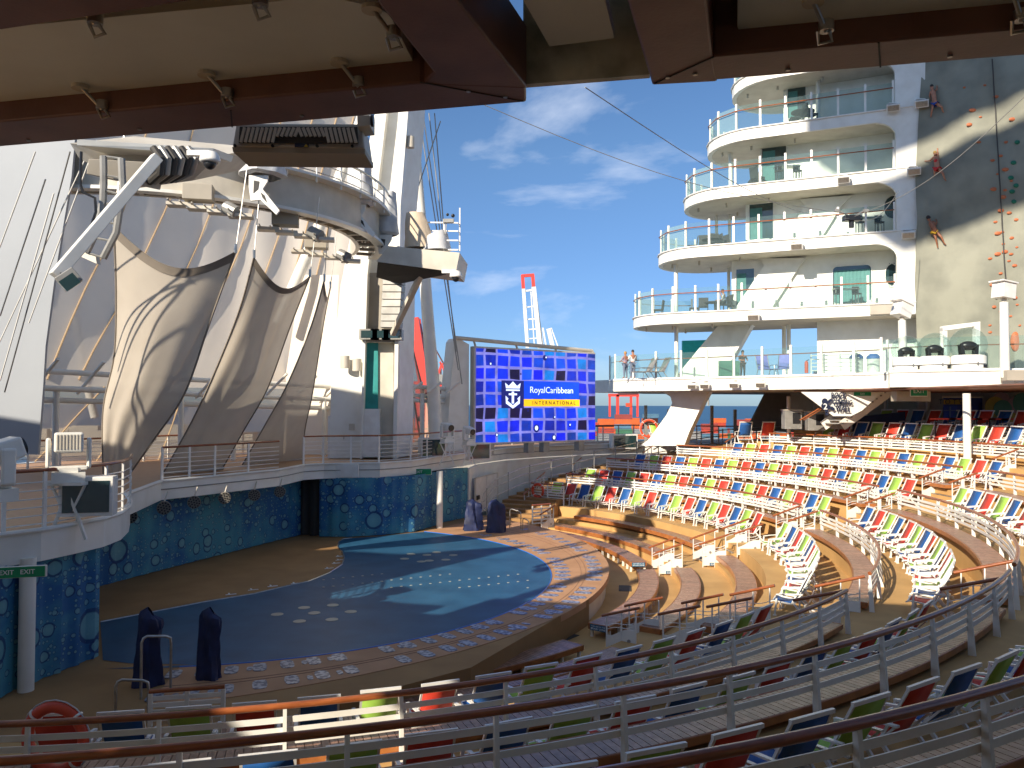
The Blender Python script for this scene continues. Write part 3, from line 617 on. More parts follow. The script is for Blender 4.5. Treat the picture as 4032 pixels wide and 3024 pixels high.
# round teal notice
t = thing('round_notice', 'round teal notice on the white wall left of the stair rails', 'sign', wallpt(1109, 2.1, .2))
c = wallpt(1109, 2.15, .15); m = MB(); m.slab([c + d*.42*cos(x*pi/16) + Vector((0, 0, .5*sin(x*pi/16))) for x in range(32)], nn*.04); pl_ = m.build('plate', 'signt', t)
label('Pool Rules', .13, c + nn*.06 + Vector((0, 0, .34)), d, (0, 0, 1), 'ink', t); m = MB()
for i in range(4): m.slab([c + nn*.045 + d*(-.24 + i*.16 + .055*cos(x*pi/6)) + Vector((0, 0, .05 + .075*sin(x*pi/6))) for x in range(12)], nn*.01)
m.build('symbol', 'yellow', t)
def exit_sign(lbl, p, xd, w_=.5, h_=.2, text='EXIT', twosided=False):
    xd = Vector(xd).normalized(); nn_ = xd.cross(Vector((0, 0, 1))); t = thing('exit_sign', lbl, 'sign', p); p = Vector(p)
    m = MB(); m.slab([p + xd*x*w_/2 + Vector((0, 0, z*h_/2)) for x, z in ((-1.06, -1.12), (1.06, -1.12), (1.06, 1.12), (-1.06, 1.12))], -nn_*.07); m.build('housing', 'white', t)
    m = MB(); m.slab([p + xd*x*w_/2 + Vector((0, 0, z*h_/2)) + nn_*.002 for x, z in ((-1, -1), (1, -1), (1, 1), (-1, 1))], nn_*.008); m.build('panel', 'signg', t)
    label(text, h_*.62, p + nn_*.016, xd, (0, 0, 1), 'ink', t, bold=.001); return t
exit_sign('small green exit sign high on the white wall right of the round notice', wallpt(1136, 2.95, .3), d, .7, .28)
# metal hand rails up the wall side of the stairs
def SR(x, y, D): return W(x, y, D)
top = [(1040, 1090, 46.2), (1045, 1068, 46.4), (1068, 1038, 47.3), (1124, 1013, 49.3), (1200, 994, 52), (1290, 975, 55.0), (1370, 957, 57.5), (1453, 943, 59.5), (1540, 930, 60.5), (1640, 921, 61), (1760, 917, 61)]
t = thing('stair_wall_railing', 'long triple steel handrail climbing the far stairs along the white wall', 'railing', SR(1124, 1060, 49))
for off, r_ in ((0, .035), (.42, .035), (.95, .03)):
    m = MB(); m.tube([SR(*q) - Vector((0, 0, off)) for q in (top[1:] if off else top)], r_, 8); m.build('handrail', 'steel', t, smooth=True)
for i in range(15):
    x = 1052 + i*(1700-1052)/14
    for q0, q1 in zip(top[1:], top[2:]):
        if q0[0] <= x <= q1[0]:
            f = (x-q0[0])/(q1[0]-q0[0]); p = SR(x, q0[1] + (q1[1]-q0[1])*f, q0[2] + (q1[2]-q0[2])*f)
            m = MB(); m.bar(p - Vector((0, 0, 1.45)), p + Vector((0, 0, .12)), .16, .05); m.build('post', 'grey', t)
# stairs along the wall
path = [Vector((-1.6, 45.6)), Vector((.6, 50.6)), Vector((3.2, 54.2)), Vector((6.2, 57.2)), Vector((10.5, 59.0)), Vector((17, 60))]
zs = [-.85, .55, 1.35, 2.0, 2.7, 3.6]
m = MB(); k = 0
for i in range(5):
    a_, b_ = path[i], path[i+1]; n_ = max(3, int(round((zs[i+1]-zs[i])/.165))); d_ = (b_-a_).normalized(); e_ = Vector((d_.y, -d_.x))
    for s_ in range(n_):
        p0 = a_.lerp(b_, s_/n_); z = zs[i] + (zs[i+1]-zs[i])*(s_+1)/n_; L_ = (b_-p0).length
        p1 = a_.lerp(b_, (s_+1)/n_ + .02)
        m.slab([(q.x, q.y, z - 2) for q in (p0 - e_*1.0, p1 - e_*1.0, p1 + e_*2.6, p0 + e_*2.6)], (0, 0, 2))
m.build('far_stairs', 'decklo', kind='structure')
# strip of floor between apron end and stairs
MB().prism([(-1.2, 40), (3.8, 38.5), (3.2, 46), (1.5, 49), (-2.4, 48.4), (-3.4, 45)], -.9, -.846).build('stage_side_floor', 'deck', kind='structure')
# low white slatted barrier rails (lifebuoy) at the far side and the near side
def barrier(lbl, a_, b_, h=1.1, slats=4, z=None):
    a_, b_ = Vector(a_), Vector(b_); t = thing('barrier_railing', lbl, 'railing', (a_+b_)/2, 'short white slatted barriers beside the stage'); up = Vector((0, 0, 1))
    m = MB(); m.tube([a_ + up*h, b_ + up*h], .045, 8); m.build('handrail', 'wood', t, smooth=True)
    for i in range(slats):
        m = MB(); zz = h*(.86 - i*.13); m.bar(a_ + up*zz, b_ + up*zz, .03, .085); m.build('slat', 'white', t)
    for f in (0.02, .5, .98):
        p = a_.lerp(b_, f); m = MB(); m.bar(p, p + up*(h-.05), .06, .08); m.build('post', 'white', t)
    return t
def buoy(lbl, c, X, Y, R1=.33):
    t = thing('lifebuoy', lbl, 'lifebuoy', c, 'lifebuoys hung on the railings'); m = MB(); m.torus(c, R1, .085, X, Y, 32, 10); ring = m.build('ring', 'lifeb', t, smooth=True)
    X, Y = Vector(X).normalized(), Vector(Y).normalized()
    for k in range(4):
        a_ = pi/4 + k*pi/2; dd = X*cos(a_) + Y*sin(a_); tt = -X*sin(a_) + Y*cos(a_); m = MB()
        m.torus(Vector(c) + dd*R1, .088, .02, dd, X.cross(Y), 14, 6); m.build('band', 'white', t)
    m = MB(); m.torus(c, R1 + .10, .012, X, Y, 20, 5); m.build('grab_line', 'cover', t); return t
p1_ = AT(1158, 1135, -.1); p2_ = AT(1255, 1120, -.1)
barrier('slatted white barrier with the lifebuoy, at the far end of the lowest chair row', PO(19.9, 57, .3) , PO(19.9, 49.8, .3), 1.25, 5)
bA, bB = AT(1150, 1152, -.85), AT(1190, 1148, -.85)
barrier('small slatted white barrier at the foot of the far stairs, near the pool apron', bA, bB, 1.6, 5)
cc = PO(19.7, 55.2, 1.12); buoy('orange lifebuoy on the white barrier at the far end of the lowest row', cc, (-sin(R(55)), cos(R(55)), 0), (0, 0, 1), .40)
# near left barriers
nA, nB = AT(325, 1650, -.85), AT(487, 1640, -.85)
nA = W(322, 1640, 16.3); nB = W(486, 1618, 16.6); nA.z = nB.z = -.35
barrier('short white slatted barrier at the near end of the pool apron', nA, nB, 1.05, 4)
cb = W(122, 1598, 11.9); buoy('large orange lifebuoy behind the near railings at the bottom left', cb, (1, -.15, 0), (0, 0, 1), .46)
# hooped grab rails
def hoop(lbl, p, q, h, r_=.03):
    p, q = Vector(p), Vector(q); up = Vector((0, 0, 1)); m = MB(); a_ = p + up*h; b_ = q + up*(h*.93)
    m.tube([p, p + up*(h-.12), p + up*(h-.03) + (q-p)*.06, a_ + (q-p)*.18, a_.lerp(b_, .8), b_ + (p-q)*.03 - up*.04, q + up*(h*.8), q], r_, 10)
    return tag(m.build('grab_rail', 'steel', smooth=True), lbl, 'grab rail', 'bent steel grab rails at the pool steps')
def gz(x, y, D, z): q = W(x, y, D); q.z = z; return q
hoop('tall bent steel grab rail at the near end of the pool, the further one', gz(307, 1400, 17.8, -.2), gz(371, 1400, 18.3, -.2), 1.55)
hoop('bent steel grab rail nearest the camera at the bottom left', gz(252, 1450, 16.2, -.4), gz(323, 1460, 16.5, -.4), 1.35)
hoop('bent steel grab rail at the far end of the pool, left one', gz(1102, 1100, 42.5, -.5), gz(1126, 1100, 42.2, -.5), 1.5)
hoop('bent steel grab rail at the far end of the pool, right one', gz(1130, 1120, 41.5, -.7), gz(1143, 1120, 41.3, -.7), 1.35)
m = MB(); m.tube([gz(1000, 0, 44, 0) + Vector((2.0, 0, 0)), gz(1000, 0, 44, .9) + Vector((2.0, 0, 0)), gz(1000, 0, 44, .95) + Vector((2.6, .2, 0))], .03, 8)
# navy covered fixtures
def covered(lbl, p, h, w_, s_):
    rnd = random.Random(s_)
    def prof(u, v):
        a_ = u*2*pi; rr = w_*(.5 + .06*sin(3*a_ + s_) + .07*sin(5*a_ + v*6) + .035*sin(11*a_ + 9*v)) * (1.0 - .12*sin(v*pi)) * (1.05 - .18*v); z = v*h
        if v > .93: rr *= .25 + .75*(1-v)/.07*.9
        return Vector(p) + Vector((rr*cos(a_)*1.0 + .12*v*v*w_, rr*sin(a_)*.7, z - (.06*h*cos(a_) if v > .8 else 0)))
    m = MB(); m.grid(prof, 28, 16); return tag(m.build('covered_fixture', 'navy', smooth=True), lbl, 'covered fixture', 'stage fixtures under navy cloth covers')
covered('navy cloth covered fixture at the near end of the pool, left one', AT(318, 1482, 0) + Vector((0, 0, 0)), 1.7, .62, 1)
covered('navy cloth covered fixture at the near end of the pool, right one beside the apron', AT(452, 1468, 0), 1.6, .56, 4)
covered('navy cloth covered fixture at the far end of the pool by the doors', AT(1021, 1146, 0), 1.55, .95, 2)
covered('navy cloth covered fixture at the far end of the pool by the grab rails', AT(1071, 1150, 0), 1.6, .95, 3)
# white columns carrying the walkway
for lb, (x, y), r_ in (('white column in front of the nearest blue curtain at the left edge', (57, 1495), .17), ('white column in front of the curved blue curtain right of the stage', (950, 1141), .17)):
    p = AT(x, y, 0); m = MB(); m.cyl(p, (p.x, p.y, 3.0), r_, 20); tag(m.build('white_column', 'white', smooth=True), lb, 'column')
p = AT(40, 1262, 2.35) if False else W(38, 1239, 17.0)
exit_sign('long green deck sign hung under the walkway above the nearest blue curtain', p, Vector((1, .28, 0)), 1.05, .22, 'EXIT   EXIT')
exit_sign('green exit sign under the walkway right of the curved blue curtain', W(902, 1096, 40) if False else W(900*1.0 + 3, 1096 - 76, 42.3) if False else AT(818 + 0, 1096, 1) if False else W(905, 1020, 42), (1, .25, 0), 1.3, .3, 'EXIT')
# round perforated lights under the deck edge
for i, (x, y) in enumerate(((281, 1110), (355, 1092), (420, 1080), (486, 1071), (550, 1065), (605, 1058))):
    D = AT(x, y+80, 0).y if False else (27.6 + (x-281)/324*8.6); p = W(x, y, D - .6); dirv = Vector((.35, -.85, -.1)).normalized()
    t = thing('round_stage_light', f'round multi-lamp stage light under the walkway, {ORD[i]} from the left above the long curtain', 'stage light', p, 'round lights under the walkway')
    m = MB(); p = p - Vector((0, 0, .12)); m.cyl(p - dirv*.18, p + dirv*.02, .22, 20, .25); m.build('housing', 'shade', t, smooth=True)
    X_ = dirv.orthogonal().normalized(); Y_ = dirv.cross(X_); m = MB()
    for rr, nn_ in ((0, 1), (.10, 6), (.19, 12)):
        for k in range(nn_):
            q = p + (X_*cos(2*pi*k/nn_) + Y_*sin(2*pi*k/nn_))*rr + dirv*.025; m.cyl(q, q + dirv*.012, .032, 8)
    m.build('lamp', 'black', t)
    m = MB(); m.bar(p + Vector((0, 0, .2)), p + Vector((0, .3, .55)), .04, .04); m.build('bracket', 'cream', t)
# ================================================================== VIDEO SCREEN
SL_, SR_ = W(1028, 752, 50.5), W(1285, 762, 56.3); bl, br = W(1028, 957, 50.5), W(1285, 945, 56.3)
ex = (Vector((SR_.x, SR_.y, 0)) - Vector((SL_.x, SL_.y, 0))); SWD = ex.length; ex.normalize(); ez = Vector((0, 0, 1)); en = Vector((ex.y, -ex.x, 0)); z0 = bl.z; z1 = SL_.z; SHT = z1 - z0
o0 = Vector((SL_.x, SL_.y, z0)); sc_ = thing('video_screen', 'large outdoor video screen showing blue tiles and a cruise line logo', 'video screen', o0 + ex*SWD/2)
def SP(u, v, out=0): return o0 + ex*(u*SWD) + ez*(v*SHT) + en*out
m = MB(); m.slab([SP(-.012, -.02, -.05), SP(1.008, -.02, -.05), SP(1.008, 1.02, -.05), SP(-.012, 1.02, -.05)], -en*.45); m.build('cabinet', 'cream', sc_)
nx, ny = 11, 8; rnd = random.Random(5)
gx = [[(i - .35)/10.4 + rnd.uniform(-.004, .004) for i in range(nx+1)] for j in range(ny+1)]; gy = [[(j - .3)/7.1 + rnd.uniform(-.006, .006) for i in range(nx+1)] for j in range(ny+1)]
cl = lambda q: max(0.0, min(1.0, q))
m = MB(); m.slab([SP(0, 0, .0), SP(1, 0, .0), SP(1, 1, 0), SP(0, 1, 0)], en*.01, c=(.17, .17, .55))
for j in range(ny):
    for i in range(nx):
        cxm, cym = i/nx, j/ny; bri = math.exp(-((cxm-.5)**2/.09 + (cym-.55)**2/.14)); r0 = rnd.random()
        col = (.0, .004 + .10*bri*r0 + .03*rnd.random(), .22 + .55*rnd.random() + .35*bri)
        if rnd.random() < .13: col = (.002, .0, .035)
        if rnd.random() < .12*(1 + bri): col = (.0, .17, .62)
        g_ = .0085; pts = []
        for (a_, b_, sx_, sy_) in ((i, j, 1, 1), (i+1, j, -1, 1), (i+1, j+1, -1, -1), (i, j+1, 1, -1)):
            pts.append((cl(gx[b_][a_] + sx_*g_*(.8 + .5*rnd.random())), cl(gy[b_][a_] + sy_*g_*1.6*(.8 + .5*rnd.random()))))
        if abs(pts[0][0]-pts[1][0]) < .003 or abs(pts[0][1]-pts[3][1]) < .003: continue
        m.slab([SP(u, v, .011) for u, v in pts], en*.006, c=col)
m.build('screen_picture', 'led', sc_)
lp = MB()
for u, v, r_ in ((.55, .93, .17), (.11, .84, .11), (.35, .74, .06), (.67, .75, .05), (.48, .14, .24), (.77, .17, .12), (.63, .26, .1), (.16, .08, .12), (.63, .03, .2), (.41, .34, .07)):
    lp.slab([SP(u, v, .02) + ex*r_*cos(k*pi/8) + ez*r_*1.1*sin(k*pi/8) for k in range(16)], en*.008)
lp.build('water_drop', 'lednavy', sc_)
lp = MB()
for u, v, r_ in ((.11, .84, .07), (.48, .145, .16), (.77, .175, .07), (.635, .265, .06), (.16, .08, .08), (.63, .035, .13), (.56, .935, .06)):
    lp.slab([SP(u, v, .03) + ex*r_*.8*cos(k*pi/8) + ez*r_*sin(k*pi/8) for k in range(16)], en*.008)
lp.build('water_drop_glint', 'ledtext', sc_)
def srect(u0, u1, v0, v1, m_, nm, out): q = MB(); q.slab([SP(u0, v0, out), SP(u1, v0, out), SP(u1, v1, out), SP(u0, v1, out)], en*.008); return q.build(nm, m_, sc_)
srect(.195, .375, .365, .665, 'lednavy', 'logo_panel', .028); srect(.375, .85, .47, .665, 'ledblue', 'name_panel', .028); srect(.375, .855, .385, .465, 'ledyel', 'banner', .028)
label('RoyalCaribbean', .60, SP(.61, .565, .045), ex, ez, 'ledtext', sc_, sx=.98); label('I N T E R N A T I O N A L', .34, SP(.63, .423, .045), ex, ez, 'ledink', sc_, sx=.98, bold=.004)
# crown and anchor emblem
q = MB(); uc, vc = .285, .52
def em(pts, q=q): q.slab([SP(uc, vc, .04) + ex*x + ez*y for x, y in pts], en*.008)
em([(-.55, .30), (.55, .30), (.55, .20), (-.55, .20)]); em([(-.55, .36), (-.62, .72), (-.33, .52), (0, .82), (.33, .52), (.62, .72), (.55, .36)])
em([(-.09, .16), (.09, .16), (.09, -.62), (-.09, -.62)]); em([(-.33, .04), (.33, .04), (.33, -.08), (-.33, -.08)])
em([(-.58, -.12), (-.36, -.30), (-.44, -.44), (0, -.74), (0, -.95), (-.55, -.62)]); em([(.58, -.12), (.55, -.62), (0, -.95), (0, -.74), (.44, -.44), (.36, -.30)])
q.build('emblem', 'ledtext', sc_)
# frame around the screen
m = MB(); m.tube([SP(-.13, 1.10, -.3), SP(1.0, 1.04, -.3)], .13, 10); m.tube([SP(1.0, 1.04, -.3), SP(1.0, .98, -.3)], .13, 10)
for u in (.0, .33, .66): m.tube([SP(u, 1.09 - u*.05, -.3), SP(u + .02, 1.0, -.3)], .07, 8)
m.build('top_tube', 'cream', sc_)
m = MB(); m.slab([SP(-.185, -.12, -.35), SP(-.03, -.12, -.35), SP(-.03, 1.04, -.35), SP(-.115, 1.10, -.35), SP(-.135, 1.06, -.35), SP(-.165, .6, -.35), SP(-.185, .1, -.35)], -en*1.1); m.build('side_fin', 'white', sc_)
for u in (.1, .42, .55, .86):
    m = MB(); m.slab([SP(u, -.13, -.1), SP(u + .05, -.13, -.1), SP(u + .05, -.02, -.1), SP(u, -.02, -.1)], -en*.5); m.build('foot', 'grey', sc_)
# ================================================================== REAR WALKWAY RAIL
def deckrail(lbl, pts, z, h=1.25, nb=6, lean=.12, post=1.6, zf=3.6):
    pts = [Vector((p[0], p[1], 0)) for p in pts]; c = sum(pts, Vector())/len(pts); c.z = z
    t = thing('walkway_railing', lbl, 'railing', c, 'walkway railings with wooden caps')
    m = MB(); m.tube([p + Vector((0, 0, z+h)) for p in pts], .045, 8); m.build('handrail', 'wood', t, smooth=True)
    for i in range(nb):
        m = MB(); m.tube([p + Vector((0, 0, z + h*(.08 + .86*i/nb))) for p in pts], .016, 6); m.build('bar', 'whiteg', t, smooth=True)
    for a_, b_ in zip(pts, pts[1:]):
        n_ = max(1, int(round((b_-a_).length/post))); d_ = (b_-a_).normalized()
        for i in range(n_):
            p = a_.lerp(b_, i/n_); m = MB(); m.bar(p + Vector((0, 0, z)), p + Vector((0, 0, z+h)), .05, .09, up=(d_.x, d_.y, 0)); m.build('post', 'whiteg', t)
    return t
off = lambda p: (p.x - .1, p.y + .28)
deckrail('white railing on the near platform at the left edge', [off(p) for p in front[1:8]], 3.6, 1.35)
deckrail('white walkway railing behind the lower ends of the beige sails', [off(p) for p in front[9:12]], 3.6, 1.25)
deckrail('white walkway railing in front of the white pylon and the small door', [off(p) for p in front[12:19]], 3.6, 1.35)
deckrail('white railing right of the video screen in front of the container port', [(p.x - .2, p.y + 3.5) for p in front[21:]] + [(16, 62), (22, 62.5)], 3.6, 1.3)
rb = [(-22, 34), (-18, 42), (-13.5, 48), (-7, 54), (0, 59), (8, 63)]
deckrail('outer bulwark railing seen behind the beige sails with blue water beyond', rb, 3.6, 1.25)
# white pipe frame (pergola) behind the sails
t = thing('pipe_truss', 'long white triple pipe frame crossing behind the beige sails', 'pipe frame', W(400, 820, 40))
la, lb_ = W(60, 802, 34), W(752, 838, 47)
for dz, dx in ((0, 0), (-.75, .3), (-1.25, 0)):
    m = MB(); m.tube([la + Vector((dx, 0, dz)), la.lerp(lb_, .5) + Vector((dx - .5, 1.0, dz)), lb_ + Vector((dx, 0, dz))], .13, 10); m.build('pipe', 'white', t, smooth=True)
for i in range(9):
    p = la.lerp(lb_, (i+.3)/9); m = MB(); m.tube([p + Vector((-.7, .4, -.9)), p + Vector((.9, -.4, .5))], .075, 8); m.build('stub', 'white', t, smooth=True)
for i in range(6):
    p = la.lerp(lb_, (i+.4)/6); m = MB(); m.tube([(p.x, p.y, 3.6), (p.x, p.y, p.z - .7)], .13, 10); m.build('column', 'white', t, smooth=True)
m = MB(); m.tube([W(163, 685, 40), W(180, 800, 40), W(205, 905, 40)], .20, 10); tag(m.build('leaning_tube', 'white', smooth=True), 'thick white leaning tube behind the sails at the left', 'tube')
t = thing('pipe_truss', 'white triple pipe frame between the white pylon and the video screen', 'pipe frame', W(910, 840, 50)); la, lb_ = W(855, 832, 48), W(985, 842, 51)
for dz in (0, -.55, -.85):
    m = MB(); m.tube([la + Vector((0, 0, dz)), lb_ + Vector((0, 0, dz))], .13, 10); m.build('pipe', 'white', t, smooth=True)
for x in (878, 912): m = MB(); m.tube([W(x, 850, 49), W(x, 985, 49)], .14, 8); m.build('column', 'white', t)
for x in (885, 925, 965): m = MB(); m.tube([W(x, 848, 48), W(x + 28, 826, 48)], .08, 8); m.build('stub', 'white', t)
# ================================================================== MOVING LIGHTS, MONITORS
def moving_light(lbl, p, s_=1.0, rz=0, tilt=.0):
    t = thing('moving_stage_light', lbl, 'stage light', p, 'white moving head lights on the walkway'); p = Vector(p); rm = Matrix.Rotation(rz, 3, 'Z')
    def Q(x, y, z): return p + rm @ Vector((x*s_, y*s_, z*s_))
    m = MB(); m.box(Q(0, 0, .12), (.62*s_, .42*s_, .22*s_), rz); m.box(Q(0, 0, .28), (.35*s_, .3*s_, .1*s_), rz); m.build('base', 'white', t)
    for sg in (-1, 1):
        m = MB(); m.slab([Q(sg*.33, -.12, .3), Q(sg*.33, .12, .3), Q(sg*.33, .13, .95), Q(sg*.33, -.13, .95)], rm @ Vector((sg*.09*s_, 0, 0))); m.build('yoke_arm', 'white', t)
    m = MB(); m.box(Q(0, 0, .32), (.7*s_, .26*s_, .08*s_), rz); m.build('yoke_base', 'white', t)
    hm = Matrix.Rotation(rz, 3, 'Z') @ Matrix.Rotation(tilt, 3, 'X')
    m = MB(); c = Q(0, 0, .85); m.hexa([c + hm @ Vector((x*s_, y*s_, z*s_)) for x, y, z in ((-.27, -.3, -.2), (.27, -.3, -.2), (.24, .36, -.16), (-.24, .36, -.16), (-.27, -.3, .22), (.27, -.3, .22), (.22, .36, .2), (-.22, .36, .2))]); h = m.build('head', 'white', t)
    m = MB()
    for k in range(8): m.box(c + hm @ Vector(((-.21 + .06*k)*s_, -.305*s_, .02*s_)), (.02*s_, .02*s_, .3*s_), rot=hm)
    m.build('cooling_rib', 'cream', h)
    m = MB(); m.cyl(c + hm @ Vector((0, .36*s_, 0)), c + hm @ Vector((0, .42*s_, 0)), .17*s_, 18); m.build('lens', 'black', h)
    return t
moving_light('large white moving head light standing on the near platform railing', W(148, 1046, 19.3), 1.15, .5)
moving_light('white moving head light cut by the left edge of the picture', W(-4, 1085, 17.2), 1.2, -.6, .3)
moving_light('white moving head light left of the video screen, left one of two', W(966, 957, 43.5), 1.0, pi + .7, -.1)
moving_light('white moving head light left of the video screen, right one of two', W(1013, 962, 44.5), .95, pi + .7, -.2)
def stand(lbl, p, s_=1):
    t = thing('light_stand', lbl, 'stand', p, 'white bracket frames under the stage lights'); p = Vector(p)
    m = MB()
    for sx in (-1, 1):
        m.bar(p + Vector((sx*.45*s_, 0, -1.35*s_)), p + Vector((sx*.05*s_, 0, -.3*s_)), .08, .06); m.bar(p + Vector((sx*.4*s_, 0, -.05*s_)), p + Vector((sx*.1*s_, 0, -.7*s_)), .06, .05)
    m.box(p, (.9*s_, .5*s_, .08*s_)); m.bar(p, p + Vector((0, 0, -.5*s_)), .1, .1); m.build('bracket', 'white', t); return t
stand('white bracket frame under the large moving light on the near platform', W(148, 1046, 19.3)); stand('white bracket frame left of the video screen, left one', W(966, 957, 43.5), .9); stand('white bracket frame left of the video screen, right one', W(1013, 962, 44.5), .9)
def monitor(lbl, p, w_, h_, rz):
    t = thing('stage_monitor', lbl, 'monitor', p, 'boxed monitors on the walkway edge'); p = Vector(p); m = MB(); m.box(p, (w_, .5, h_), rz); m.build('case', 'whiteg', t)
    rm = Matrix.Rotation(rz, 3, 'Z'); m = MB(); m.box(p + rm @ Vector((0, -.255, 0)), (w_*.86, .03, h_*.8), rz); m.build('display', 'window', t); return t
monitor('boxed grey monitor on the near platform behind the large moving light', W(192, 1073, 19.6), 1.2, .95, .25)
monitor('boxed grey monitor on the walkway left of the moving lights', W(934, 967, 44.5), 1.5, 1.1, .45)
monitor('boxed grey monitor under the right moving light', W(1033, 975, 46), 1.4, 1.0, .5)
monitor('boxed grey monitor on the walkway right of the video screen', W(1347, 953, 60), 2.2, 1.1, .4)
p = W(1000, 925, 52)
# louvres panel box on the fascia
m = MB(); q = ONP(745*1.0, 1018, tuple(front[14]), (0, -1, 0)); m.box((W(749, 1018, front[14].y - .12)), (1.2, .12, .66)); tag(m.build('junction_box', 'whiteg'), 'square white junction box on the curved walkway fascia', 'junction box')
# small white door cabin beside the pylon
t = thing('deck_cabinet', 'narrow white door cabin with a lamp left of the big white pylon', 'cabinet', W(860, 990, 44)); t['label'] = 'narrow white cabin with a door on the walkway left of the teal panel'
p = W(872*1.0 - 198, 990, 44.5); cx_ = W(875 - 197, 985, 45).x
pp = W(735, 985, 43.5); m = MB(); m.box((pp.x, pp.y, 4.75), (1.15, .9, 2.3)); m.build('body', 'whiteg', t); m = MB(); m.box((pp.x - .02, pp.y - .47, 4.7), (.8, .04, 2.0)); dd_ = m.build('door', 'white', t)
m = MB(); m.box((pp.x + .3, pp.y - .5, 4.7), (.05, .05, .14)); m.build('handle', 'steel', dd_); m = MB(); m.box((pp.x + .72, pp.y - .4, 5.3), (.3, .3, .35)); m.build('lamp', 'cream', t)
# ================================================================== WINDSCREEN MESH
def ruled(b0, b1, t0, t1, bulge=0, nu=24, nv=18, sag=0):
    def f(u, v):
        p = Vector(b0).lerp(Vector(b1), u).lerp(Vector(t0).lerp(Vector(t1), u), v)
        p.y += bulge*sin(pi*u)*sin(pi*v); p.z -= sag*sin(pi*u)*v; p.y += .12*sin(u*37)*sin(v*pi); return p
    return f
t = thing('mesh_windscreen', 'tall pale translucent mesh windscreen behind the three beige sails', 'windscreen', W(400, 900, 44))
lo = (W(60, 1000, 37), W(716, 992, 50)); mid = (W(60, 836, 37), W(722, 842, 50)); hi = (W(20, 150, 38), W(800, 240, 52))
m = MB(); m.grid(ruled(lo[0], lo[1], mid[0], mid[1], 0), 20, 4); m.build('lower_mesh', 'meshlo', t, smooth=True)
m = MB(); m.grid(ruled(mid[0], mid[1], hi[0], hi[1], 2.2), 30, 20); m.build('upper_mesh', 'mesh', t, smooth=True)
fm = ruled(mid[0], mid[1], hi[0], hi[1], 2.2)
for u0, u1 in ((.05, .33), (.13, .45), (.25, .58), (.40, .70), (.55, .80), (.68, .88), (.80, .94)):
    m = MB(); m.tube([fm(u0 + (u1-u0)*k/10, .02 + .95*k/10) - Vector((0, .07, 0)) for k in range(11)], .045, 5); m.build('seam', 'seam', t)
for u0, u1 in ((.02, .20), (.18, .31), (.36, .44), (.60, .67)):
    m = MB(); fl_ = ruled(lo[0], lo[1], mid[0], mid[1], 0); m.tube([fl_(u0 + (u1-u0)*k/6, k/6) - Vector((0, .07, 0)) for k in range(7)], .04, 5); m.build('seam', 'seam', t)
# pale fabric blade between sails and pylon
m = MB(); m.grid(lambda u, v: W(590 + 60*v + (715-590)*u*(1 - .35*v) , 990 - 395*v, 47.5 - 1.5*u), 8, 10)
t = tag(m.build('canvas_blade', 'mesh', smooth=True), 'bright pale canvas strip between the third beige sail and the white pylon', 'canvas')
# thin mesh wing right of the pylon
t = thing('mesh_wing', 'small translucent mesh wing right of the white pylon', 'windscreen', W(900, 900, 52))
m = MB(); m.grid(lambda u, v: W(862 + u*(95*(1-v)**1.3), 985 - v*390, 52), 8, 12); m.build('mesh', 'meshlo', t, smooth=True)
for f in (.99, .55):
    m = MB(); m.tube([W(862 + f*(95*(1-v/12)**1.3), 985 - v/12*390, 51.9) for v in range(13)], .06, 6); m.build('edge_rope', 'hem', t)
# far left white structure
t = thing('white_windscreen_panel', 'tall flat white windscreen panel at the left edge behind the near platform', 'windscreen panel', W(0, 980, 27))
m = MB(); pts = [W(-700, 990, 27), W(82, 984, 27), W(93, 836, 27), W(98, 750, 27), W(116, 613, 27), W(124, 560, 27), W(153, 384, 27), W(165, 250, 27), W(-700, 100, 27)]; m.slab(pts, (0, .12, 0)); m.build('panel', 'panelshade', t)
for (x0, y0, x1, y1) in ((8, 760, 92, 430), (60, 640, 140, 320), (-20, 800, 60, 470)): pass
for x0, y0, x1, y1, mm in ((0, 685, 97, 390, 'steel'), (0, 825, 115, 420, 'whiteg'), (-10, 560, 75, 330, 'whiteg'), (10, 850, 150, 330, 'steel'), (62, 700, 208, 305, 'whiteg'), (-10, 760, 190, 330, 'whiteg')):
    m = MB(); m.tube([W(x0, y0, 24.5), W(x1, y1, 22)], .022, 6); tag(m.build('stay_wire', mm), f'thin stay wire in front of the white panel, reaching up to x {x1}', 'wire', 'thin stay wires at the left edge')
wl_ = [o for o in S.objects if o.name.startswith('stay_wire')]
for o, lb in zip(wl_, ('lowest grey stay wire crossing the white panel at the left edge', 'bright stay wire crossing the white panel, second from the left', 'short bright stay wire at the top left corner of the white panel', 'thin dark stay wire between two bright ones at the left', 'bright stay wire hooked to the gantry, nearest the hanging ladder', 'long bright stay wire ending under the gantry at the upper left')): o['label'] = lb
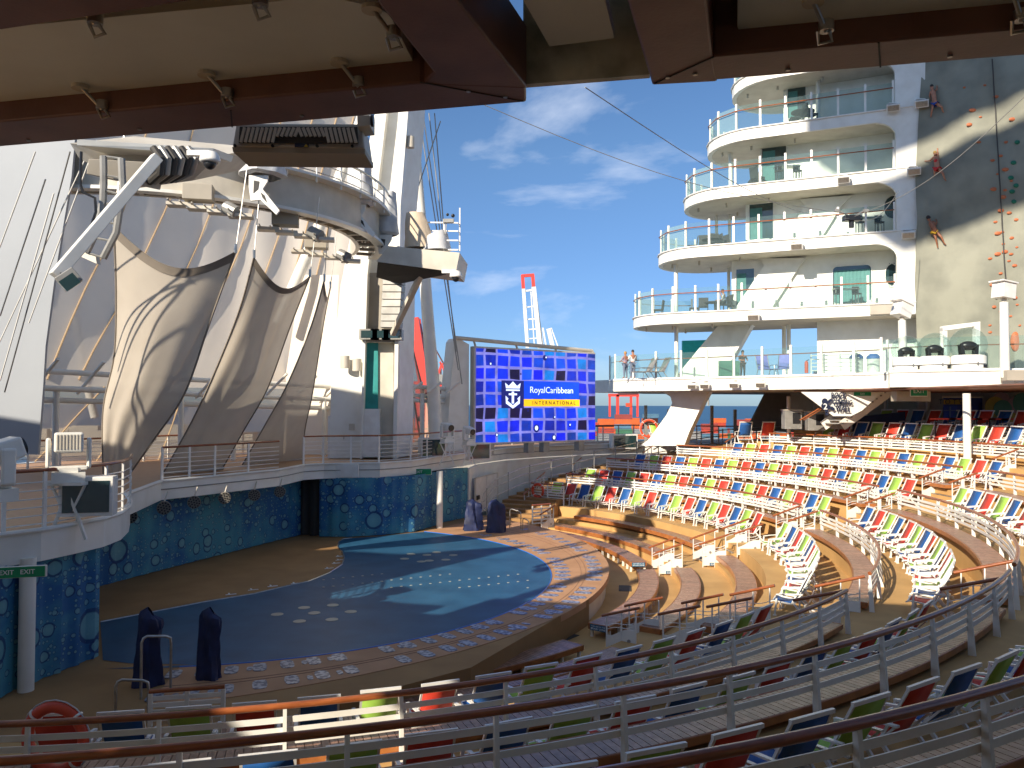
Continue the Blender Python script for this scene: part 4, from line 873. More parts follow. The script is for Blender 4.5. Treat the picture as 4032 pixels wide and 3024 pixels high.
# ================================================================== BEIGE SAILS
def sail(lbl, tl, tr, bl_, br_, D0, D1, lb, rb_, sagtop, curve=0, depth=2.6):
    # tl.. display points, D at top / bottom, lb: left edge mid points
    t = thing('shade_sail', lbl, 'shade sail', W((bl_[0]+br_[0])/2, (bl_[1]+br_[1])/2, D1), 'three beige shade sails hung from the gantry')
    def edge(pts, v):
        n_ = len(pts) - 1; f = min(v*n_, n_ - 1e-6); i = int(f); f -= i
        p0 = pts[max(i-1, 0)]; p1 = pts[i]; p2 = pts[i+1]; p3 = pts[min(i+2, n_)]
        q = [0.5*((2*p1[k]) + (-p0[k]+p2[k])*f + (2*p0[k]-5*p1[k]+4*p2[k]-p3[k])*f*f + (-p0[k]+3*p1[k]-3*p2[k]+p3[k])*f**3) for k in (0, 1)]; return q
    Lp = [tl] + lb + [bl_]; Rp = [tr] + rb_ + [br_]
    def f(u, v):
        a_, b_ = edge(Lp, v), edge(Rp, v); x = a_[0]+(b_[0]-a_[0])*u; y = a_[1]+(b_[1]-a_[1])*u + sagtop*sin(pi*u)*(1-v)**1.5
        D = D0 + (D1-D0)*v + curve*u; p = W(x, y, D); p.y += -.5*sin(pi*u)*sin(pi*v) + .05*sin(u*21 + v*3)*v; return p
    m = MB(); m.grid(f, 24, 30); m.build('cloth', 'sail', t, smooth=True)
    m = MB(); m.grid(lambda u, v: f(u, v*.055) - Vector((0, .03, 0)), 24, 2); m.build('top_hem', 'hem', t, smooth=True)
    for uu in (.0, 1.0):
        m = MB(); m.tube([f(uu, k/30) for k in range(31)], .035, 6); m.build('edge_rope', 'hem', t)
    m = MB(); m.tube([f(k/10, 1.0) for k in range(11)], .10, 8); m.build('bottom_roller', 'cream', t, smooth=True)
    for uu, dz in ((0, 1), (1, 1)):
        p = f(uu, 0); q = p + Vector((.25 if uu else .1, .4, 3.2)); m = MB(); m.tube([p, q], .02, 5); m.tube([p + Vector((0, 0, -.05)), p + Vector((0, 0, .25))], .05, 6); m.build('rigging_wire', 'steel', t)
    return t
sail('largest beige shade sail, leftmost of the three', (245, 490), (508, 545), (224, 1046), (279, 1030), 25.0, 28.4, [(250, 640), (246, 770), (222, 890)], [(452, 700), (400, 850), (335, 950)], 62, .6)
sail('middle beige shade sail of the three', (548, 556), (669, 597), (346, 1036), (483, 1011), 28.5, 33, [(520, 660), (478, 770), (420, 900)], [(625, 710), (578, 840), (528, 930)], 46, 2.6)
sail('narrow beige shade sail, rightmost of the three', (700, 606), (713, 621), (519, 1014), (657, 993), 33, 38.5, [(672, 705), (622, 828), (572, 920)], [(698, 700), (675, 850), (659, 930)], 30, 3.6)
# ================================================================== GANTRY RING
GC = (-15.6, 37.0); GA0, GA1 = -104, 26
t = thing('curved_gantry', 'curved grey-white lighting gantry arching over the stage', 'gantry', (-6, 29, 13.5))
m = MB(); m.arc(9.1, 9.35, 13.25, 14.6, GA0, GA1, 2, C_=GC); m.build('outer_web', 'cream', t)
m = MB(); m.arc(8.15, 8.35, 13.25, 14.3, GA0, GA1, 2, C_=GC); m.build('inner_web', 'cream', t)
m = MB(); m.arc(8.3, 9.15, 14.25, 14.35, GA0, GA1, 2, C_=GC); m.build('top_plate', 'cream', t)
m = MB(); m.arc(9.0, 9.85, 14.58, 14.68, GA0, GA1, 2, C_=GC); m.arc(9.1, 9.55, 13.12, 13.24, GA0, GA1, 2, C_=GC); m.build('flange', 'white', t)
m = MB(); m.arc(8.36, 9.08, 13.9, 14.0, GA0, GA1, 2, C_=GC); m.build('cable_tray', 'dark', t)
for rr, rad in ((8.5, .06), (8.65, .05), (8.8, .07), (8.95, .045)):
    m = MB(); m.tube([(GC[0] + (rr + .04*sin(a*1.7))*cos(R(a)), GC[1] + (rr + .04*sin(a*1.7))*sin(R(a)), 13.75 + .03*sin(a*2.3)) for a in range(GA0, GA1+1, 2)], rad, 6); m.build('cable', 'brown' if rr in (8.5, 8.8) else 'black', t)
for i in range(16):
    a = GA0 + (GA1-GA0)*(i+.5)/16; m = MB(); m.arc(8.36, 9.08, 13.2, 13.34, a, a + .9, 1, C_=GC); m.build('cross_rib', 'cream', t)
# railing on top
t = thing('gantry_railing', 'curved railing along the top of the lighting gantry', 'railing', (-5.5, 30, 14.5))
for dz, r_ in ((1.15, .05), (.75, .025), (.4, .025)):
    m = MB(); m.tube([(GC[0] + 9.75*cos(R(a)), GC[1] + 9.75*sin(R(a)), 14.4 + dz) for a in range(-46, 5, 2)], r_, 8); m.build('handrail' if dz > 1 else 'bar', 'steel', t, smooth=True)
for a in range(-44, 5, 8): m = MB(); m.bar((GC[0] + 9.75*cos(R(a)), GC[1] + 9.75*sin(R(a)), 14.4), (GC[0] + 9.75*cos(R(a)), GC[1] + 9.75*sin(R(a)), 15.5), .12, .05); m.build('post', 'white', t)
for o_ in (S.objects['curved_gantry'], S.objects['gantry_railing']): o_.location.z += .85
# left head box of gantry with hoses
t = thing('cable_hub', 'boxy grey cable hub with ribbed cable hoses at the upper left', 'cable hub', W(300, 350, 21.5))
m = MB(); m.slab([W(150, 312, 20.5), W(470, 338, 22.5), W(415, 392, 22.8), W(300, 408, 21.8), W(170, 345, 20.6)], (.5, 2.4, 1.0)); m.build('shell', 'cream', t)
m = MB(); m.slab([W(165, 303, 20), W(460, 322, 22), W(455, 336, 22), W(165, 316, 20)], (.2, 1.0, .1)); m.build('top_beam', 'white', t)
for k in range(6):
    m = MB(); m.tube([W(330 + k*15, 322, 20.6 + k*.2), W(346 + k*15, 345, 20.5 + k*.2), W(345 + k*13, 375, 20.6 + k*.2), W(322 + k*11, 395 - k, 21 + k*.15)], .10, 8); m.build('hose', 'grey' if k % 2 else 'dark', t, smooth=True)
m = MB(); m.slab([W(190, 345, 20.2), W(318, 352, 20.8), W(308, 403, 20.8), W(185, 378, 20.2)], (.1, .8, .1)); m.build('equipment_box', 'panel', t)
# bright hanging box boom
m = MB(); m.bar(W(338, 342, 19.2), W(118, 600, 17.6), .25, .25); tag(m.build('square_boom', 'white'), 'bright white square boom slanting down from the gantry head', 'boom')
t = thing('floodlight', 'grey floodlight at the lower end of the slanting white boom', 'floodlight', W(147, 604, 17.5), 'floodlights')
m = MB(); rm = Matrix.Rotation(.5, 3, 'Z') @ Matrix.Rotation(-.7, 3, 'Y'); m.box(W(148, 606, 17.4), (.42, .3, .34), rot=rm); m.build('housing', 'grey', t); m = MB(); m.box(W(150, 612, 17.2), (.34, .06, .26), rot=rm); m.build('glass', 'window', t); m = MB(); m.bar(W(132, 595, 17.6), W(140, 600, 17.5), .08, .08); m.build('bracket', 'black', t)
# hanging cable ladder
t = thing('cable_ladder', 'hanging cable ladder bending below the gantry head', 'cable ladder', W(230, 450, 20))
l1 = [(222, 340), (223, 400), (221, 440), (208, 500), (186, 548)]; l2 = [(261, 345), (264, 410), (258, 450), (250, 505), (222, 560)]
for L_ in (l1, l2): m = MB(); m.tube([W(x, y, 20) for x, y in L_], .09, 7); m.build('rail', 'grey', t, smooth=True)
for k in range(7):
    f = k/6*3.99; i = int(f); f -= i; m = MB(); m.tube([W(l1[i][0]+(l1[i+1][0]-l1[i][0])*f, l1[i][1]+(l1[i+1][1]-l1[i][1])*f, 20), W(l2[i][0]+(l2[i+1][0]-l2[i][0])*f, l2[i][1]+(l2[i+1][1]-l2[i][1])*f, 20)], .03, 5); m.build('rung', 'grey', t)
m = MB(); m.slab([W(170, 545, 20), W(205, 552, 20), W(208, 572, 20), W(172, 556, 20)], (0, .2, 0)); m.build('plate', 'cream', t)
m = MB(); m.tube([W(174, 330, 19.8), W(172, 400, 19.8), W(178, 418, 19.8), (W(204, 430, 19.8)), W(206, 460, 19.8), W(196, 490, 19.8)], .035, 6); tag(m.build('black_hose', 'black', smooth=True), 'loose black hose hanging beside the cable ladder', 'hose')
def dome_cam(lbl, p, s_=1):
    t = thing('dome_camera', lbl, 'camera', p, 'white dome cameras'); p = Vector(p); m = MB(); m.lathe(p, [(0, .16*s_), (.12*s_, .16*s_), (.17*s_, .08*s_), (.18*s_, 0), (.15*s_, -.03*s_), (0, -.03*s_)], 18); m.box(p + Vector((-.2*s_, 0, .14*s_)), (.4*s_, .1*s_, .1*s_)); m.build('housing', 'whiteg', t, smooth=True)
    m = MB(); m.ball(p + Vector((0, 0, -.04*s_)), .11*s_, 14, 8); m.build('dome', 'black', t, smooth=True); return t
dome_cam('white dome camera hung off the gantry head at the upper left', W(452, 350, 19.0), 1.35); dome_cam('white dome camera under the outer end of the right platform', W(984, 598, 36), 1.6)
# covered moving lights on gantry with lattice brackets
def tarp(lbl, p, h, r0, r1, s_, m_='cover'):
    t = thing('covered_light', lbl, 'covered light', p, 'stage lights wrapped in pale covers'); p = Vector(p); t.scale = (1.24,)*3
    def f(u, v):
        a_ = u*2*pi; rr = (r0 + (r1-r0)*v)*(1 + .06*sin(4*a_ + s_ + 3*v) + .05*sin(7*a_ - v*5))
        if v > .96: rr *= .1
        if v < .04: rr *= .75
        return p + Vector((rr*cos(a_), rr*sin(a_), h*min(v, .965)))
    m = MB(); m.grid(f, 30, 20); m.build('cover', m_, t, smooth=True)
    m = MB(); m.slab([p + Vector((x, -.35, z)) for x, z in [(a*.62, b*.62) for a, b in ((-.45, -.05), (.45, -.05), (.42, -.35), (.2, -.7), (1.0, -1.7), (.85, -1.9), (.1, -1.2), (-.35, -1.25), (-.45, -.6))]], (0, .09, 0)); b_ = m.build('lattice_bracket', 'whiteg', t)
    m = MB(); m.slab([p + Vector((x, -.365, z)) for x, z in [(a*.62, b*.62) for a, b in ((-.2, -.3), (.05, -.35), (.0, -.7), (-.22, -.9))]], (0, .01, 0)); m.slab([p + Vector((x, -.365, z)) for x, z in [(a*.62, b*.62) for a, b in ((.12, -.85), (.3, -1.0), (.42, -1.35), (.2, -1.1))]], (0, .01, 0)); m.build('bracket_hole', 'dark', b_); return t
tarp('pale cloth wrapped light on the gantry, partly behind the hanging speaker', W(565, 385, 29.0), 1.35, .66, .50, 1)
tarp('tall pale cloth wrapped light standing on the gantry right of its railing', W(776, 446, 35), 1.65, .50, .37, 4); tarp('crumpled white wrapped light in front of the white pylon', W(833, 510, 38), 1.75, .47, .38, 8)
# spot clusters under gantry
for i, (x, y, D) in enumerate(((455, 448, 28.5), (640, 500, 31.5), (705, 548, 35))):
    t = thing('light_cluster', f'cluster of floodlight plates under the gantry, {ORD[i]} from the left', 'light cluster', W(x, y, D), 'light clusters under the gantry'); p = W(x, y, D); t.scale = (1.12,)*3
    m = MB()
    for k in range(4): m.box(p + Vector((-1.0 + k*.65, 0, .05 - k*.12)), (.75, .5, .10), .2)
    for k in range(7): m.box(p + Vector((-1.2 + k*.38, -.3, .1 - k*.06)), (.04, .7, .03), .2)
    m.build('plate', 'cream', t); m = MB(); m.box(p + Vector((-.4, 0, .42)), (.9, .6, .5), .2); m.build('ballast_box', 'panel', t)
    m = MB(); m.cyl(p + Vector((.5, -.1, -.05)), p + Vector((.9, -.2, -.25)), .22, 12); m.build('lamp', 'grey', t)
# ================================================================== PYLON AND POLES
t = thing('white_pylon', 'big tapering white pylon with a recessed equipment channel', 'pylon', W(785, 985, 43.5))
yb, yt = 990, 60; D = 43
def PX(x0, x1, y0_, y1_, Dd): return [W(x0, y0_, Dd), W(x1, y0_, Dd)]
m = MB(); m.slab([W(712, 990, D), W(855, 990, D), W(862, 452, D), W(880, 245, D), W(893, 20, D), W(842, 20, D), W(807, 251, D), W(778, 400, D), W(735, 618, D), W(715, 826, D)], (.6, 2.4, 0)); m.build('shaft', 'white', t)
m = MB(); m.slab([W(853, 990, D - .05), W(861, 990, D - .05), W(868, 452, D - .05), W(884, 245, D - .05), W(896, 20, D - .05), W(888, 20, D - .05), W(877, 245, D - .05), W(860, 452, D - .05)], (0, -.7, 0)); m.build('side_flange', 'white', t)
m = MB(); m.slab([W(793, 600, D - .05), W(797, 600, D - .05), W(838, 245, D - .05), W(846, 60, D - .05), W(842, 60, D - .05), W(834, 245, D - .05)], (0, -.6, 0)); m.slab([W(783, 990, D - .05), W(787, 990, D - .05), W(798, 600, D - .05), W(793, 600, D - .05)], (0, -.7, 0)); m.build('side_flange', 'white', t)
m = MB(); m.slab([W(788, 730, D - .04), W(850, 730, D - .04), W(862, 590, D - .04), W(798, 590, D - .04)], (0, .02, 0)); m.build('recess', 'panel', t)
m = MB(); m.slab([W(786, 940, D - .1), W(817, 940, D - .1), W(817, 742, D - .1), W(788, 742, D - .1)], (0, -.15, 0)); m.build('teal_door', 'teal', t)
m = MB(); m.slab([W(817, 985, D - .06), W(850, 985, D - .06), W(850, 740, D - .06), W(817, 740, D - .06)], (0, -.05, 0)); m.build('grey_door', 'cream', t)
m = MB(); m.slab([W(787, 985, D - .1), W(825, 985, D - .1), W(823, 884, D - .1), W(789, 884, D - .1)], (0, -.5, 0)); m.build('service_box', 'whiteg', t)
m = MB(); m.slab([W(786, 742, D - .1), W(853, 742, D - .1), W(853, 730, D - .1), W(786, 730, D - .1)], (0, -.5, 0)); m.build('lintel', 'cream', t)
for k in range(3):
    m = MB(); c = W(800 + k*24, 724, D - .7); m.box(c, (1.05, .8, .55)); fl_ = m.build('floodlight_box', 'grey', t); m = MB(); m.box(c + Vector((0, -.41, 0)), (.85, .03, .38)); m.build('glass', 'window', fl_)
for x, y in ((768, 781), (794, 787)):
    m = MB(); c = W(x - 23, y + 3, D - .5); m.cyl(c + Vector((0, 0, -.3)), c + Vector((0, 0, .35)), .24, 14); m.build('wall_lamp', 'cream', t, smooth=True)
m = MB(); c = W(885, 308, D - .3); m.cyl(c + Vector((0, 0, -.3)), c + Vector((0, 0, .3)), .22, 14); m.build('wall_lamp', 'cream', t, smooth=True)
# line array loudspeaker
t = thing('line_array_speaker', 'curved stack of grey line array loudspeakers hung on the pylon', 'loudspeaker', W(830, 660, 41.5), 'loudspeakers')
ys = [582, 616, 632, 648, 664, 680, 695, 709]
for k in range(7):
    x0 = 875 - 0 - (k > 3)*(k-3)*2; x1 = 914 - (k > 3)*(k-3)*2
    m = MB(); a0, a1 = (826 - k*.8, ys[k]), (868 - k*1.0, ys[k]); b0, b1 = (826 - (k+1)*.8, ys[k+1] - 1.2), (868 - (k+1)*1.0, ys[k+1] - 1.2)
    m.slab([W(*b0, 41.3), W(*b1, 41.0), W(*a1, 41.0), W(*a0, 41.3)], (.1, .7, 0)); m.build('cabinet', 'grey', t)
# platform right of pylon
t = thing('camera_platform', 'grey-white wedge platform jutting right of the pylon', 'platform', W(900, 570, 37))
A = [W(800, 556, 36), W(845, 535, 36), W(985, 543, 36), W(975, 588, 36), W(868, 612, 36), W(815, 596, 36)]; m = MB(); m.slab([W(838, 532, 36), W(992, 546, 36), W(984, 588, 36), W(812, 566, 36)], (.2, 3.0, .0)); m.build('box_beam', 'cream', t)
m = MB(); m.slab([W(815, 568, 36.05), W(984, 589, 36.05), W(862, 614, 38), W(812, 600, 37.5)], (0, .3, .1)); m.build('underside', 'dark', t)
m = MB(); m.bar(W(918, 574, 36.5), W(848, 722, 40.5), .24, .24); m.bar(W(918, 572, 36.5), W(830, 590, 38.5), .12, .12); m.build('strut', 'cream', t)
for k, (x, y) in enumerate(((905, 482), (955, 495), (985, 470))): pass
for dz in (0, .45, .9, 1.3):
    m = MB(); m.tube([W(905, 540, 37.5) + Vector((0, 0, dz)), W(988, 540, 36.3) + Vector((0, 0, dz*.95)), W(990, 540, 38.5) + Vector((0, 0, dz*.95))], .035, 6); m.build('rail', 'whiteg', t)
for x in (958, 992): m = MB(); m.bar(W(x, 543, 36.6), W(x, 543, 36.6) + Vector((0, 0, 2.0 if x > 980 else 1.4)), .08, .06); m.build('post', 'whiteg', t)
tarp2 = MB(); pc_ = W(905, 537, 37)
tarp2.grid(lambda u, v: pc_ + Vector(((.68 - .1*v - .22*v*v)*cos(u*2*pi)*(1+.08*sin(5*u*2*pi+v*4)) - .2*v, .5*(1-.3*v)*sin(u*2*pi), 1.75*min(v, .97)*(1 - .0*u))) if v < .97 else pc_ + Vector((-.2, 0, 1.72)), 26, 16)
tag(tarp2.build('covered_searchlight', 'coverb', smooth=True), 'tall fixture draped in a creased beige cloth on the right platform', 'covered light')
m = MB(); pc2 = W(944, 541, 36.8); m.grid(lambda u, v: pc2 + Vector(((.62 - .2*v)*cos(u*2*pi)*(1+.1*sin(4*u*2*pi)), .5*(1-.3*v)*sin(u*2*pi), .85*v*(1+.15*sin(u*9)))) if v < .98 else pc2 + Vector((0, 0, .8)), 22, 12); tag(m.build('covered_winch', 'cover', smooth=True), 'low grey cloth covered unit beside the beige draped fixture', 'covered unit')
t = thing('anemometer', 'small weather station on the platform rail corner', 'weather station', W(968, 478, 36.5)); p = W(968, 478, 36.5)
m = MB(); m.bar(p + Vector((-.15, 0, -.6)), p + Vector((-.1, 0, 0)), .05, .05); m.build('stem', 'grey', t); m = MB(); m.box(p, (.5, .25, .18)); m.build('body', 'grey', t); m = MB(); m.ball(p + Vector((.2, 0, .25)), .09, 8, 6); m.ball(p + Vector((-.05, 0, .3)), .07, 8, 6); m.build('cups', 'black', t)
def tubeobj(lbl, pts, r_, nm='white_strut', m_='white', cat='strut', grp=None, r2=None):
    m = MB(); m.tube(pts, r_, 14, r2); return tag(m.build(nm, m_, smooth=True), lbl, cat, grp)
tubeobj('thick round white mast leaning left of the video screen', [W(868, 60, 49), W(890, 262, 49), W(906, 452, 49), W(924, 690, 49), W(936, 837, 49), W(944, 1000, 49)], .27, 'round_mast', cat='mast', r2=.44)
tubeobj('round white strut leaning behind the gantry from the pylon top', [W(790, 230, 47), W(750, 338, 47), W(716, 426, 47), W(640, 605, 46), W(600, 700, 46)], .33)
# cables
cbs = [((903, 245), (990, 800), 48, 'left steel cable of the bundle right of the mast'), ((912, 245), (998, 830), 48.3, 'second steel cable of the bundle right of the mast'), ((950, 262), (880, 470), 47, 'dark cable crossing the bundle from upper right'), ((925, 245), (985, 760), 48.8, 'long thin cable passing the platform end'), ((937, 245), (960, 520), 46.5, 'cable down to the platform railing')]
for a_, b_, D, lb in cbs:
    m = MB(); m.tube([W(*a_, D), W(*b_, D)], .035, 5); tag(m.build('steel_cable', 'grey'), lb, 'cable', 'steel rigging cables right of the pylon')
for a_, b_, D0, D1, lb in (((1262, 188), (1835, 470), 14, 38, 'dark cable running from the canopy to the flying camera'), ((1040, 225), (1830, 460), 30, 38, 'faint pale cable sloping down to the flying camera'), ((2212, 205), (1838, 468), 30, 38, 'pale cable rising from the flying camera to the right edge'), ((1940, 410), (1838, 470), 43, 38, 'short dark cable from the flying camera to the tower')):
    m = MB(); m.tube([W(*a_, D0).lerp(W(*b_, D1), k/12) - Vector((0, 0, .7*sin(pi*k/12))) for k in range(13)], .010 if D0 < 20 else .015, 5); tag(m.build('camera_cable', 'grey'), lb, 'cable', 'cables holding the flying camera')
t = thing('cable_camera', 'black flying camera hanging on cables in front of the tower', 'camera', W(1838, 470, 38)); p = W(1838, 470, 38)
m = MB(); m.box(p, (.75, .4, .26)); m.cyl(p + Vector((0, 0, -.1)), p + Vector((0, 0, -.45)), .12, 12); m.build('body', 'black', t); m = MB()
for sx in (-1, 1): m.bar(p + Vector((sx*.1, 0, .12)), p + Vector((sx*.7, 0, .42)), .06, .04); m.box(p + Vector((sx*.7, 0, .38)), (.22, .15, .12))
m.build('pulley_arm', 'grey', t)
# ================================================================== TOWER
T0 = Vector((15.12, 52.0, 0)); TE = Vector((-.9135, .4067, 0)); TN = Vector((.4067, .9135, 0)); UP = Vector((0, 0, 1))
def TP(t, s, z): return T0 + TE*t + TN*s + UP*z
def TON(x, y, s):  # ray onto plane s -> (t, z)
    p = ONP(x, y, T0 + TN*s, TN); d = p - T0; return d.dot(TE), p.z
SLZ = [12.8, 17.2, 21.0, 24.7, 28.5]; TIP = [8.25, 6.4, 4.55, 2.9, 1.2]; TH = .78
def outline(tip, d=7.0, r_=3.5, n=14, t0=-10.7, infl=0):
    pts = [(t0, -infl)]
    for k in range(n+1):
        a = -pi/2 + pi*k/n; pts.append((tip - r_ + (r_+infl)*cos(a), r_ + (r_+infl)*sin(a)))
    pts += [(t0, d + infl)]; return pts
tower = thing('balcony_tower', 'white stepped balcony tower with five rounded terraces above the right seating', 'superstructure', TP(0, 3, 8))
for k, (z, tip) in enumerate(zip(SLZ, TIP)):
    m = MB(); pts = outline(tip); m.slab([TP(t, s, z - TH) for t, s in pts], UP*TH); sb = m.build('terrace_slab', 'white', tower)
    m = MB(); pp = outline(tip, infl=.05)[:-1]; m.tube([TP(t, s, z - .06) for t, s in pp], .05, 6); m.build('edge_moulding', 'whiteg', sb)
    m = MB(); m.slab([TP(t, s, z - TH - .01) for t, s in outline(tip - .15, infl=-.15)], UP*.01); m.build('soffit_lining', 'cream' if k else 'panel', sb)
    for t_, s_ in ((tip - 1.2, 2.2), (tip - 3.2, 1.6), (tip - 6, 1.2), (tip - 3.5, 4.5)):
        m = MB(); m.cyl(TP(t_, s_, z - TH - .28), TP(t_, s_, z - TH), .07, 10); m.build('downlight', 'cream', sb)
# walls per deck
WT = [-4.3, 1.15, .2, -.75, -2.3, -2.8]
BZ = [(8.4, SLZ[0]), (SLZ[0], SLZ[1]), (SLZ[1], SLZ[2]), (SLZ[2], SLZ[3]), (SLZ[3], SLZ[4]), (SLZ[4], 32)]
for (za, zb), wt in zip(BZ, WT):
    m = MB(); m.slab([TP(-10.9, 2.4, za), TP(wt, 2.4, za), TP(wt, 6.6, za), TP(-10.9, 6.6, za)], UP*(zb - TH - za)); m.build('cabin_wall', 'white', tower)
def twin(x0, y0, x1, y1, s=2.4, rnd=.18, cur=True, nm='window'):
    ta, za = TON(x0, y1, s); tb, zb = TON(x1, y0, s); t0_, t1_ = min(ta, tb), max(ta, tb); r_ = rnd
    pts = []
    for cx, cy, a0 in ((t1_ - r_, zb - r_, 0), (t0_ + r_, zb - r_, 90), (t0_ + r_, za + r_, 180), (t1_ - r_, za + r_, 270)):
        pts += [(cx + r_*cos(R(a0 + k*22.5)), cy + r_*sin(R(a0 + k*22.5))) for k in range(5)]
    m = MB(); m.slab([TP(t, s - .03, z) for t, z in pts], TN*.02); f = m.build(nm, 'window', tower)
    cx, cy = (t0_+t1_)/2, (za+zb)/2
    m = MB(); m.tube([TP(cx + (t-cx)*1.02, s - .035, cy + (z-cy)*1.01) for t, z in pts + pts[:1]], .035, 5); m.build('window_frame', 'whiteg', f)
    if cur:
        m = MB(); m.grid(lambda u, v: TP(t0_ + .06 + (t1_-t0_-.12)*(.45 + .55*u if rnd < .3 and (t1_-t0_) < 2.6 else u), s - .045 + .012*sin(u*60), za + .05 + (zb-za-.1)*v*.9), 60, 1); m.build('window_curtain', 'curtainc', f)
twin(1590, 578, 1629, 668, rnd=.05, nm='glass_door'); twin(1799, 569, 1881, 655, rnd=.3); twin(1912, 565, 1940, 618, rnd=.55, cur=False)
twin(1618, 436, 1669, 518, rnd=.04, nm='glass_door'); twin(1909, 418, 1948, 473, rnd=.6, cur=False)
twin(1645, 311, 1697, 398, rnd=.04, nm='glass_door'); twin(1700, 184, 1739, 256, rnd=.04, nm='glass_door')
# end pylon of the tower and curved corner webs
m = MB(); q = []
ta, _ = TON(1944, 400, 0); tb, _ = TON(2006, 135, 0); tc, _ = TON(1990, 480, 0); td, _ = TON(1982, 690, 0)
z_ = lambda y: TON(1980, y, 0)[1]
edge = [(TON(x, y, 0)) for x, y in ((1938, 700), (1982, 700), (1990, 600), (1991, 450), (1996, 330), (1996, 200), (1998, 60))]
pts = [(edge[0][0], 12.05)] + [(edge[1][0], 12.05)] + edge[2:] + [(edge[0][0], edge[-1][1])]
m.slab([TP(t, -.04, z) for t, z in pts], TN*2.2); m.build('end_pylon', 'white', tower)
for k in range(4):
    za, zb = SLZ[k], SLZ[k+1] - TH; t_ = edge[0][0] - .02; r_ = 1.0
    m = MB(); p2 = [(t_, zb), (t_ + r_*1.3, zb)] + [(t_ + r_*1.3 - r_*1.3*sin(a), zb - r_ + r_*cos(a)) for a in [k2*pi/12 for k2 in range(1, 7)]]
    m.slab([TP(t, .02, z + .01) for t, z in p2], TN*.3); m.build('corner_web', 'white', tower)
# slanted buttress
def butt(pts, s0, s1, nm='buttress'):
    q = [TON(x, y, s0) for x, y in pts]; m = MB(); m.slab([TP(t, s0, z) for t, z in q], TN*(s1-s0)); return m.build(nm, 'white', tower)
butt([(1382, 962), (1400, 950), (1440, 895), (1452, 870), (1448, 856), (1432, 846), (1552, 700), (1530, 690), (1650, 690), (1622, 702), (1560, 812), (1530, 848), (1519, 868), (1490, 930), (1478, 962)], 2.8, 4.2)
butt([(1585, 668), (1650, 572), (1640, 556), (1740, 556), (1726, 574), (1664, 668)], 2.1, 2.39); butt([(1694, 517), (1738, 440), (1726, 428), (1840, 420), (1817, 442), (1770, 517)], 2.1, 2.39)
# white columns
for lb, x, y0_, y1_, s in (('c', 1460, 700, 570, 2.2), ('c', 1461, 815, 700, 2.2), ('c', 1574, 700, 560, 5.2), ('c', 1704, 815, 690, 3.5), ('c', 1694, 815, 690, 4.6), ('c', 1547, 520, 390, 4.8), ('c', 1577, 395, 300, 2.4), ('c', 1766, 250, 170, 1.8), ('c', 1575, 520, 400, 4.9)):
    t_, z0_ = TON(x, y0_, s)
    lev = min(range(6), key=lambda k: abs((8.4 if k == 0 else SLZ[k-1]) - z0_)); zb_ = 8.4 if lev == 0 else SLZ[lev-1]; zt_ = SLZ[lev] - TH if lev < 5 else 32
    m = MB(); m.cyl(TP(t_, s, zb_), TP(t_, s, zt_), .14 if s < 4.7 else .11, 14); m.build('column', 'white', tower, smooth=True)
# terrace glass railings
def glassrail(lbl, pts, z, post_h=1.35, pitch=1.9, rail_h=1.05, gh=1.3):
    pts = [Vector((p[0], p[1], z)) for p in pts]; t = thing('glass_railing', lbl, 'railing', pts[len(pts)//2], 'glass railings round the terraces')
    seg = [(b - a).length for a, b in zip(pts, pts[1:])]; T = sum(seg); n_ = int(round(T/pitch))
    def at(s):
        for i, l in enumerate(seg):
            if s <= l or i == len(seg)-1: return pts[i].lerp(pts[i+1], min(1, s/l)), (pts[i+1]-pts[i]).normalized()
            s -= l
    P_ = [at(T*i/n_) for i in range(n_+1)]
    for p, d in P_:
        e = Vector((d.y, -d.x, 0)); m = MB(); m.bar(p, p + UP*post_h, .10, .13, up=(d.x, d.y, 0)); m.build('post', 'white', t)
    for (a, _), (b, _) in zip(P_, P_[1:]):
        m = MB(); d = (b-a).normalized(); a_, b_ = a + d*.07, b - d*.07; e = Vector((d.y, -d.x, 0)); m.slab([a_ + UP*.06, b_ + UP*.06, b_ + UP*gh, a_ + UP*gh], e*.014); m.build('glass_pane', 'glass', t)
    m = MB(); inn_ = []
    for p, d in P_: inn_.append(p + UP*rail_h - Vector((d.y, -d.x, 0))*.13)
    m.tube(inn_, .035, 6); m.build('handrail', 'wood', t, smooth=True); return t
LV = ['lowest rounded terrace of the tower', 'second rounded terrace up the tower', 'third rounded terrace up the tower', 'fourth rounded terrace up the tower', 'topmost terrace under the canopy edge']
for k, (z, tip) in enumerate(zip(SLZ, TIP)):
    tmin = edge[0][0] + .1
    pts = outline(tip - .14, d=6.7, r_=3.35, t0=tmin); pts = [(t, s + .15) for t, s in pts][:-1]
    glassrail(f'glass railing with white posts round the {LV[k]}', [TP(t, s, z).xy for t, s in pts], z, 1.75, 1.55, 1.25, 1.6)
